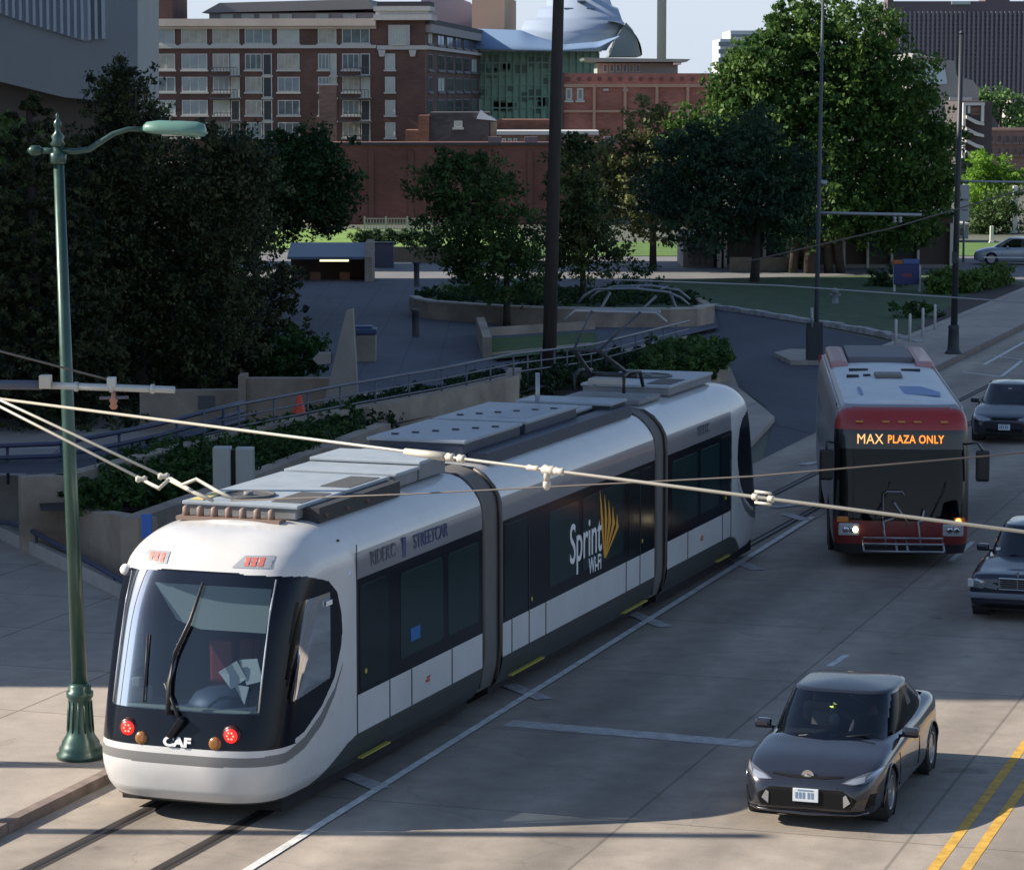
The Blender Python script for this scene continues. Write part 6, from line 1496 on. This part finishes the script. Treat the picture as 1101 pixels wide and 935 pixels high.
# ---- brick wall building in the middle distance
D = 203.0; s = D/F
b = P(335, 240, D); t = thing('brick_warehouse', 'long plain red brick wall with a flat dark coping behind the plaza', 'building', (b.x, D, 0))
Wd = (652-335)*s; Hh = P(0, 156, D).z
MB().box(0, Wd, 0, 14, -.2, Hh).build('wall', brickmat('red_brick', (.17, .062, .055), (.13, .075, .065), .4, .13, .12), t)
MB().box(-.2, Wd+.2, -.15, .35, Hh, Hh+.18).build('coping', mat('dark_cap', (.05, .05, .06), .8), t)
for x in (12, 14.5, 20): MB().box(x, x+.9, 3, 4, Hh, Hh+.5).build('roof_unit', mat('roof_unit_dark', (.15, .15, .16), .7), t)
for k in range(7): MB().box(1.2+k*2.7, 1.55+k*2.7, -.12, -.003, 0, Hh-.4).build('pilaster', brickmat('red_brick2', (.155, .06, .053), (.13, .075, .065), .4, .13, .12), t)
# small brick building and flat roofs at its right
D = 300.0; s = D/F
b = P(436, 160, D); t = thing('workshop', 'small dark brick workshop with an orange brick end and a pale gabled roof corner', 'building', (b.x, D, 0)); H1 = P(0, 121, D).z
MB().box(26*s, 90*s, 0, 12, 0, H1).build('wall', brickmat('workshop_brick', (.075, .065, .07), (.09, .08, .08), .6, .2), t)
MB().box(0, 24*s, -.5, 6, 0, P(0, 140, D).z).box(14*s, 25.6*s, -.6, 6, 0, H1-.3).build('brick_end', brickmat('orange_brick', (.24, .10, .06), (.2, .12, .1), .6, .2), t)
MB().slab([(76*s, -.3, P(0, 128, D).z), (98*s, -.3, P(0, 130, D).z), (80*s, -.3, H1+.2)], (0, 8, 0)).build('gable_roof', mat('pale_gable', (.62, .64, .66), .6), t)
window(t, 52*s, -.003, P(0, 137, D).z, 9*s, 7*s, mull=1, pane_m=M_pblind)
MB().box(91*s, 98*s, .5, 8, 0, P(0, 131, D).z).build('annex', M_beige, t)
b = P(532, 160, D-10); s = (D-10)/F; t = thing('flat_roof_shed', 'low brown shed with a bright white flat roof left of the tall pole', 'building', (b.x, D-10, 0))
MB().box(4*s, 56*s, 0, 10, 0, P(0, 145, D-10).z).build('wall', brickmat('brown_brick', (.20, .12, .095), (.2, .16, .14), .6, .22), t); MB().box(2*s, 112*s, -.4, 10, P(0, 145, D-10).z, P(0, 141, D-10).z).build('roof', mat('white_roof', (.52, .52, .50), .6), t)
MB().box(0, 60*s, 12, 20, 0, P(0, 130, D-10).z).build('rear_wall', brickmat('orange_brick', (.24, .10, .06), (.2, .12, .1), .6, .2), t)
for x in (8, 14, 20): window(t, x*s, -.003, P(0, 157, D-10).z, 4*s, 8*s, mull=1, pane_m=M_paned)
# ---- shell roofed concert hall with green glass foyer
D = 460.0; s = D/F
b = P(600, 140, D); t = thing('concert_hall', 'concert hall with stepped blue steel shell roofs over a green glass foyer', 'building', (b.x, D, 0))
M_shell = mat('shell_steel', (.34, .41, .51), .5, metal=.15, var=.05, vscale=.15)
def hz(y): return P(0, y, D).z
def X(px): return (px-600)*s
def shellpiece(name, outline, dy, th, m=M_shell, bulge=8):
    # curved steel sheet: outline in the facade plane, bulging backwards with height
    pts = [Vector((X(px), dy, hz(py))) for px, py in outline]; mb = MB(); mb.slab(pts, (0, th, 0)); return mb.build(name, m, t)
# big shell as a lofted curved surface with stepped left/right edges
left = [(512, 100), (513, 88), (540, 82), (556, 55), (566, 46), (575, 38), (578, 22), (588, 10), (596, -5), (602, -40)]
def edge(tab, y): 
    tt = sorted([(b_, a) for a, b_ in tab]); return interp(tt, y)
Ls = [(-40, 596), (-5, 590), (0, 588), (8, 588), (8.1, 580), (20, 577), (20.5, 565), (34, 560), (34.5, 541), (56, 541)]
Rs_ = [(-40, 652), (-5, 655), (6, 658), (8, 664), (22, 668), (26, 671), (30, 668), (40, 662), (48, 655), (56, 650)]
rowsP = []
for y in np.linspace(-40, 55, 60):
    l = interp(Ls, y); r_ = interp(Rs_, y); row = []
    for u in np.linspace(0, 1, 24): row.append((X(l+(r_-l)*u), -6+.0*u+((55-y)/95)**2*22+6*(u-.5)**2*2, hz(y)))
    rowsP.append(row)
shell(np.array(rowsP), lambda x, y, z: 'main_shell', {'main_shell': M_shell}, t)
rw = []
for v in np.linspace(0, 1, 16):
    row = []
    for u in np.linspace(0, 1, 40):
        px = 508+u*154; y0 = interp([(508, 32), (560, 34), (575, 40), (606, 49), (640, 46), (662, 40)], px); y1 = interp([(508, 54), (600, 56), (640, 53), (662, 41)], px)
        row.append((X(px), -8-5*math.sin(v*math.pi*.5)-2*math.sin(u*math.pi), hz(y0+(y1-y0)*v)))
    rw.append(row)
shell(np.array(rw), lambda x, y, z: 'lower_shell', {'lower_shell': mat('shell_blue', (.20, .30, .45), .5, metal=.15)}, t)
# side vault of the shell
vl = []
for v in np.linspace(0, 1, 14):
    row = []
    for u in np.linspace(0, 1, 14):
        a = u*math.pi/2; px = 655+ (686-655)*math.sin(a)*1.0*(.25+.75*v) ; py = 60-(60-25)*(math.cos(a)) + 0
        row.append((X(652+(688-652)*math.sin(a)), -6+v*24, hz(60-(36)*math.cos(a))))
    vl.append(row)
shell(np.array(vl), lambda x, y, z: 'side_vault', {'side_vault': mat('vault_grey', (.26, .30, .31), .5, metal=.2)}, t)
MB().slab([(X(654), -5, hz(61)), (X(687), -5, hz(61)), (X(683), -5, hz(44)), (X(678), -5, hz(33)), (X(671), -5, hz(25)), (X(660), -5, hz(42))], (0, 20, 0)).build('vault_end', MATS['vault_grey'], t)
for k, (px, py) in enumerate(((620, 2), (606, 10), (630, 10), (594, 19), (640, 20), (622, -8))): MB().box(X(px), X(px+9), -1, 8, hz(py), hz(py-1.2)).build('shell_step', mat('step_grey', (.15, .19, .26), .5), t)
# other shell behind the apartment block
vv = []
for v in np.linspace(0, 1, 12):
    vv.append([(X(452+u*60), 8+6*v, hz(interp([(0, -20), (.2, -12), (.6, -6), (.92, 2), (1, 12)], u)*(1-v)+46*v)) for u in np.linspace(0, 1, 20)])
shell(np.array(vv), lambda x, y, z: 'rear_shell', {'rear_shell': mat('shell_pale', (.36, .45, .62), .35, metal=.3)}, t)
# glass foyer
MB().box(X(508), X(642), -6, 20, -2, hz(56)).build('foyer_glass', mat('foyer_green', (.27, .43, .29), .4, var=.3, vscale=.25), t)
fr = MB()
for i in range(19): x = X(508)+(X(642)-X(508))*i/18; fr.box(x-.12, x+.12, -6.3, -6.003, -1, hz(57))
for y in (68, 80, 92, 104, 116): fr.box(X(508), X(642), -6.25, -6.005, hz(y)-.12, hz(y)+.12)
fr.build('foyer_mullions', mat('mullion_green', (.26, .38, .28), .5), t)
MB().box(X(506), X(645), -7.5, -2, hz(56.2), hz(53.5)).build('foyer_eave', mat('eave_pale', (.5, .55, .55), .5), t)
g = MB(); random.seed(5)
for k in range(26): x = X(random.uniform(514, 600)); zz = hz(random.uniform(65, 122)); g.box(x, x+random.uniform(1, 2.4), -6.12, -6.02, zz, zz+random.uniform(.8, 1.6)); g.build('foyer_panel', mat('panel_dark_green', (.06, .12, .07), .3), t); g = MB()
# slender right wing glimpsed left of the hall
# ---- red brick building with flat canopy roof
D = 330.0; s = D/F
b = P(597, 140, D); t = thing('brick_hall', 'red brick building with tan bands below the flat roofed pavilion', 'building', (b.x, D, 0), R(0)); 
def hz(y, D=330.0): return P(0, y, D).z
MB().box(9*s, 190*s, 0, 24, 0, hz(79)).build('wall', brickmat('hall_brick', (.36, .135, .105), (.30, .16, .13), .6, .2, .15), t)
MB().box(0, 8.8*s, -.4, 20, 0, hz(78)).build('dark_end', brickmat('end_brick', (.12, .075, .065), (.12, .09, .08), .6, .2, .15), t)
MB().box(9*s, 190*s, -.25, -.003, hz(94), hz(90.5)).box(9*s, 190*s, -.2, -.003, hz(121), hz(118.5)).build('tan_band', mat('tan_band', (.46, .28, .20), .85), t)
for x in (40, 73, 107, 140): MB().box(x*s, (x+3)*s, -.28, -.003, hz(142), hz(91)).build('tan_pier', MATS['tan_band'], t)
for x in (11, 23): window(t, x*s, -.01, hz(108), 7*s, 13*s, mull=1, pane_m=mat('green_pane', (.20, .27, .22), .2), fw=.2)
for x in (51, 72): MB().box(x*s, (x+6)*s, -.15, -.004, hz(98), hz(95.5)).build('lamp_box', M_stonep, t)
fg = MB()
for k in range(14): fg.lathe([(.25, -.05), (.25, .05)], c=((14+k*11)*s, -.05, hz(85)), axis='y', n=10)
fg.build('roundels', mat('roundel_dark', (.18, .08, .07), .8), t)
D = 350.0; s = D/F; b = P(626, 90, D); t = thing('flat_pavilion', 'flat roofed pavilion with a thin overhanging green grey roof above the red brick building', 'building', (b.x, D, 0))
MB().box(16*s, 102*s, 0, 14, 0, P(0, 68, D).z).build('wall', mat('pavilion_wall', (.33, .37, .34), .7, var=.1), t)
for k in range(6): window(t, (22+k*7)*s, -.003, P(0, 78, D).z, 5*s, 9*s, mull=1, pane_m=mat('blue_pane', (.10, .14, .20), .15), sill=False)
MB().slab([(0, -3, P(0, 62.5, D).z), (114*s, -3, P(0, 64, D).z), (110*s, -3, P(0, 67, D).z), (16*s, -3, P(0, 67, D).z), (2*s, -3, P(0, 65, D).z)], (0, 20, 0)).build('roof', mat('green_grey_roof', (.22, .29, .25), .6), t)
MB().box(96*s, 104*s, -3.3, 2, P(0, 70, D).z, P(0, 68, D).z).build('roof_edge', mat('white_roof', (.52, .52, .50), .6), t)
# ---- white stepped office block behind the oak
D = 520.0; s = D/F; b = P(774, 90, D); t = thing('white_office', 'white office block with grey window bands behind the left side of the oak', 'building', (b.x, D, 0))
z = lambda y: P(0, y, D).z
MB().box(0, 60*s, 0, 20, -1, z(42)).box(11*s, 60*s, .5, 20, z(42)+.01, z(33)).build('wall', mat('office_white', (.55, .58, .60), .7), t)
MB().box(-.3, 60*s, -.15, -.003, z(50), z(45)).box(-.3, 60*s, -.15, -.003, z(58), z(53)).box(-.3, 60*s, -.15, -.003, z(70), z(62)).build('window_band', mat('office_grey', (.16, .20, .23), .2), t)
MB().box(12*s, 60*s, .3, .497, z(40), z(37)).build('upper_window_band', MATS['office_grey'], t)
# ---- dark tower right
D = 620.0; s = D/F; b = P(953, 100, D); t = thing('office_tower', 'wide dark purple brown office tower filling the top right corner', 'building', (b.x, D, 0))
Wt_ = 190*s
MB().box(0, Wt_, 0, 40, -2, z(1.5)).build('wall', mat('tower_brown', (.115, .095, .11), .85, var=.08, vscale=.1), t)
MB().box(0, 6*s, -.3, 6, z(1.5)+.01, z(-2)).box(104*s, 130*s, 0, 9, z(1.5)+.01, z(-8)).build('parapet_block', mat('tower_cap', (.14, .105, .11), .85), t)
MB().box(68*s, 88*s, -.4, -.003, z(5), z(1.6)).build('sign_panel', mat('tower_sign', (.40, .45, .46), .6), t)
rb = MB(); wl = []
nc = 36; nr = 20
for i in range(nc+1):
    x = (14+i*4.85)*s; rb.box(x-.22, x+.22, -.55, -.003, z(104), z(12.5))
rb.build('facade_ribs', mat('tower_rib', (.20, .18, .20), .8), t)
wb = MB(); cnt = 0
M_tp = mat('tower_pane', (.045, .055, .085), .15); M_tf = mat('tower_frame', (.10, .10, .13), .7)
for r_ in range(nr):
    for i in range(nc):
        x = (14+i*4.85)*s+.24; z0 = z(17+r_*4.6); wd = 4.85*s-.48; ht = 3.0*s
        if r_ >= 0 and cnt < 100 and 11 <= i < 31 and r_ < 5:
            window(t, x, -.003, z0, wd, ht, mull=1, frame_m=M_tf, pane_m=M_tp, sill=False, fw=.08); cnt += 1
        else: wb.box(x, x+wd, -.06, -.004, z0, z0+ht)
wb.build('windows', M_tp, t, kind='stuff')
MB().box(0, Wt_, -.6, -.003, z(112), z(106)).build('base_band', mat('tower_cap', (.14, .105, .11), .85), t)
# ---- grey stepped hall in front of tower, stair building, brown brick block
D = 300.0; s = D/F; z = lambda y: P(0, y, D).z
b = P(980, 100, D); t = thing('grey_hall', 'grey sloping roofed hall with pale blue glazing beside the oak, below the tower', 'building', (b.x, D, 0))
MB().slab([(0, 0, 0), (72*s, 0, 0), (72*s, 0, z(96)), (66*s, 0, z(87)), (48*s, 0, z(82)), (46*s, 0, z(66)), (24*s, 0, z(62)), (2*s, 0, z(57)), (0, 0, z(57))], (0, 16, 0)).build('wall', mat('grey_hall', (.27, .27, .26), .85, var=.1), t)
MB().slab([(3*s, -.2, z(94)), (38*s, -.2, z(90)), (35*s, -.2, z(74)), (18*s, -.2, z(68)), (3*s, -.2, z(70))], (0, .19, 0)).build('glazing', mat('pale_glazing', (.42, .52, .60), .2), t)
MB().slab([(0, -.6, z(59)), (26*s, -.6, z(64)), (24*s, -.6, z(62)), (0, -.6, z(56.5))], (0, .5, 0)).build('roof_edge', M_stonep, t)
MB().box(40*s, 64*s, -.5, -.003, z(108), z(104.5)).build('cornice', M_stonep, t)
D = 262.0; s = D/F; zz_ = lambda y: P(0, y, 262.0).z
b = P(1033, 160, D); t = thing('stair_building', 'dark building with white zigzag external stairs beside the right catenary pole', 'building', (b.x, D, 0))
MB().box(0, 33*s, 0, 10, 0, zz_(109)).build('wall', mat('stair_wall', (.085, .07, .075), .9), t)
M_st = mat('stair_white', (.60, .58, .54), .7)
MB().box(1*s, 24*s, -.5, -.003, zz_(113.5), zz_(110.5)).box(20.5*s, 23.5*s, -.5, -.003, zz_(131), zz_(113.6)).box(1*s, 4*s, -.5, -.003, zz_(170), zz_(113.6)).build('stair_frame', M_st, t)
for k in range(4):
    y0 = 124+k*12.5; MB().slab([(4*s, -.9, zz_(y0)), (16*s, -.9, zz_(y0+6)), (23*s, -.9, zz_(y0+8)), (23*s, -.9, zz_(y0+11)), (15*s, -.9, zz_(y0+9.5)), (4*s, -.9, zz_(y0+3.5))], (0, .85, 0)).build('stair_flight', M_st, t)
MB().box(6.2*s, 9*s, -.3, -.004, zz_(122), zz_(114)).build('white_panel', M_st, t)
MB().box(9.6*s, 20*s, -.1, -.004, zz_(124), zz_(115)).build('brick_infill', brickmat('brown_brick', (.20, .12, .095), (.2, .16, .14), .6, .22), t)
D = 290.0; s = D/F; zq = lambda y: P(0, y, 290.0).z
b = P(1058, 170, D); t = thing('brown_block', 'pinkish brown brick block with small square windows at the right edge', 'building', (b.x, D, 0))
MB().box(0, 80*s, 0, 14, 0, zq(139)).build('wall', brickmat('pink_brick', (.25, .145, .13), (.25, .17, .15), .6, .2, .12), t)
MB().box(-.2, 80*s, -.25, -.003, zq(140.5), zq(138)).build('cornice', mat('tan_band', (.46, .28, .20), .85), t)
for r_ in range(2):
    for k in range(8): window(t, (5+k*8.6)*s, -.003, zq(153+r_*13), 4.6*s, 7*s, mull=1, pane_m=M_paned, fw=.07, frame_m=mat('block_frame', (.2, .14, .13), .8))
# low white roof strip right edge
D = 300.0; s = D/F; b = P(1088, 110, D+40); t = thing('low_block', 'low pale block between the distant light green tree and the tower at the right edge', 'building', (b.x, D+40, 0)); MB().box(0, 60*s, 0, 8, 0, P(0, 106, D+40).z).build('wall', mat('pale_block', (.45, .42, .40), .8), t); MB().box(-.3, 60*s, -.3, 8, P(0, 106, D+40).z, P(0, 104.5, D+40).z).build('roof', M_stonep, t)
# ---- museum pavilion behind the oak
D = 152.0; s = D/F; zm = lambda y: P(0, y, 152.0).z
b = P(700, 288, D+8); b.z = 0; t = thing('station_building', 'dark brown building with white pilasters and window frames behind the oak trunks', 'building', (P(735, 288, D).x, D, 0))
X0 = 735
M_sb = mat('station_brown', (.10, .075, .065), .9, var=.15, vscale=.6)
MB().box((770-X0)*s, (1024-X0)*s, 0, 9, 0, zm(232)).build('wall', M_sb, t)
MB().box((768-X0)*s, (1026-X0)*s, -.5, 9.4, zm(232), zm(228)).build('roof_edge', mat('station_roof', (.30, .28, .25), .8), t)
M_wp = mat('white_pilaster', (.66, .62, .54), .7)
for x, w_ in ((771, 4), (778, 3), (820, 3), (845, 3), (905, 3), (931, 2.4), (957, 2.4), (985, 2.4), (1020, 4)): MB().box((x-X0)*s, (x+w_-X0)*s, -.35, -.003, 0.05, zm(240)).build('pilaster', M_wp, t)
for x0, x1 in ((824, 844), (848, 858), (935, 956), (960, 984)):
    MB().box((x0-X0)*s, (x1-X0)*s, -.05, -.004, zm(276), zm(248)).build('window', M_paned, t)
MB().box((780-X0)*s, (1018-X0)*s, -.3, -.004, zm(288), zm(284)).build('plinth', mat('plinth', (.26, .24, .22), .85), t)
MB().box((890-X0)*s, (908-X0)*s, -.6, -.36, zm(293), zm(289)).build('door_step', M_wp, t)
MB().box((735-X0)*s, (768-X0)*s, 0.5, 6, 0, zm(252)).build('side_wing', mat('pale_wing', (.30, .27, .25), .85), t)
for k in range(4): MB().box((742-X0+k*6)*s, (745-X0+k*6)*s, .3, .497, .2, zm(258)).build('wing_window', M_paned, t)
# parking structure strips at right
b = G(1050, 272); D = b.y; s = D/F; t = thing('garage', 'low pale green parked van roofline structure between the banner sign and the distant car', 'building', (b.x, D+12, 0))
MB().box(-14*s, 26*s, 0, 3, .2, 20*s).build('body', mat('garage_green', (.16, .22, .22), .6), t); MB().box(-15*s, 27*s, -.2, 3.2, 20*s, 22*s).build('roof', M_stonep, t); MB().box(-12*s, 22*s, -.05, -.003, 8*s, 16*s).build('window', M_paned, t)
# ---- big grey panelled building on the left (its body runs off frame and shades the plaza)
t = thing('panelled_hall', 'huge grey building with a ribbed upper facade in the top left corner', 'building', (-31, 44.5, 0))
D = 150.0
MB().prism([(0, 0), (-2, 100), (-70, 100), (-70, 4.0)], 0, 36).build('main_block', mat('hall_grey', (.30, .31, .32), .8, var=.08, vscale=.2), t)
o = Vector((-31, 44.5, 0))
pR = P(148, 0, D); 
fa = [P(-120, 40, D), P(0, 88, D), P(70, 105, D), P(148, 112, D), P(148, -330, D), P(-120, -330, D)]
MB().slab([p-o for p in fa], (0, 9, 0)).build('upper_wing', mat('wing_grey', (.30, .315, .33), .75, var=.08, vscale=.25), t)
fb = [P(-120, 38, D+1), P(0, 88.2, D+1), P(70, 105.2, D+1), P(148, 112.2, D+1), P(148, 210, D+1)]; fb = [Vector((p.x, D+1.5, p.z)) for p in fb]
MB().slab([fb[0]-o, fb[1]-o, fb[2]-o, fb[3]-o, Vector((fb[3].x, D+1.5, 0))-o, Vector((fb[0].x, D+1.5, 0))-o], (0, 7, 0)).build('lower_wall', mat('wing_brown', (.12, .10, .09), .9), t)
ribs = MB()
for k in range(34):
    px = -110+k*7.4
    if px > 118: break
    yb = interp([(-110, -5), (0, 14), (40, 28), (92, 44), (110, 42), (118, 42)], px); a = P(px, yb, D); 
    ribs.box(a.x-.07-o.x, a.x+.07-o.x, D-.35-o.y, D-.003-o.y, a.z, a.z+16)
ribs.build('facade_ribs', mat('rib_white', (.50, .54, .60), .6), t)
MB().slab([P(-110, -5, D-.1)-o, P(0, 15, D-.1)-o, P(40, 29, D-.1)-o, P(88, 44, D-.1)-o, P(88, -320, D-.1)-o, P(-110, -320, D-.1)-o], (0, .096, 0)).build('ribbed_panel', mat('panel_blue_grey', (.36, .40, .46), .6, var=.08, vscale=.3), t)
MB().slab([P(88, 44, D-.1)-o, P(95, 44, D-.1)-o, P(95, -320, D-.1)-o, P(88, -320, D-.1)-o], (0, .09, 0)).build('corner_trim', mat('rib_white', (.50, .54, .60), .6), t)
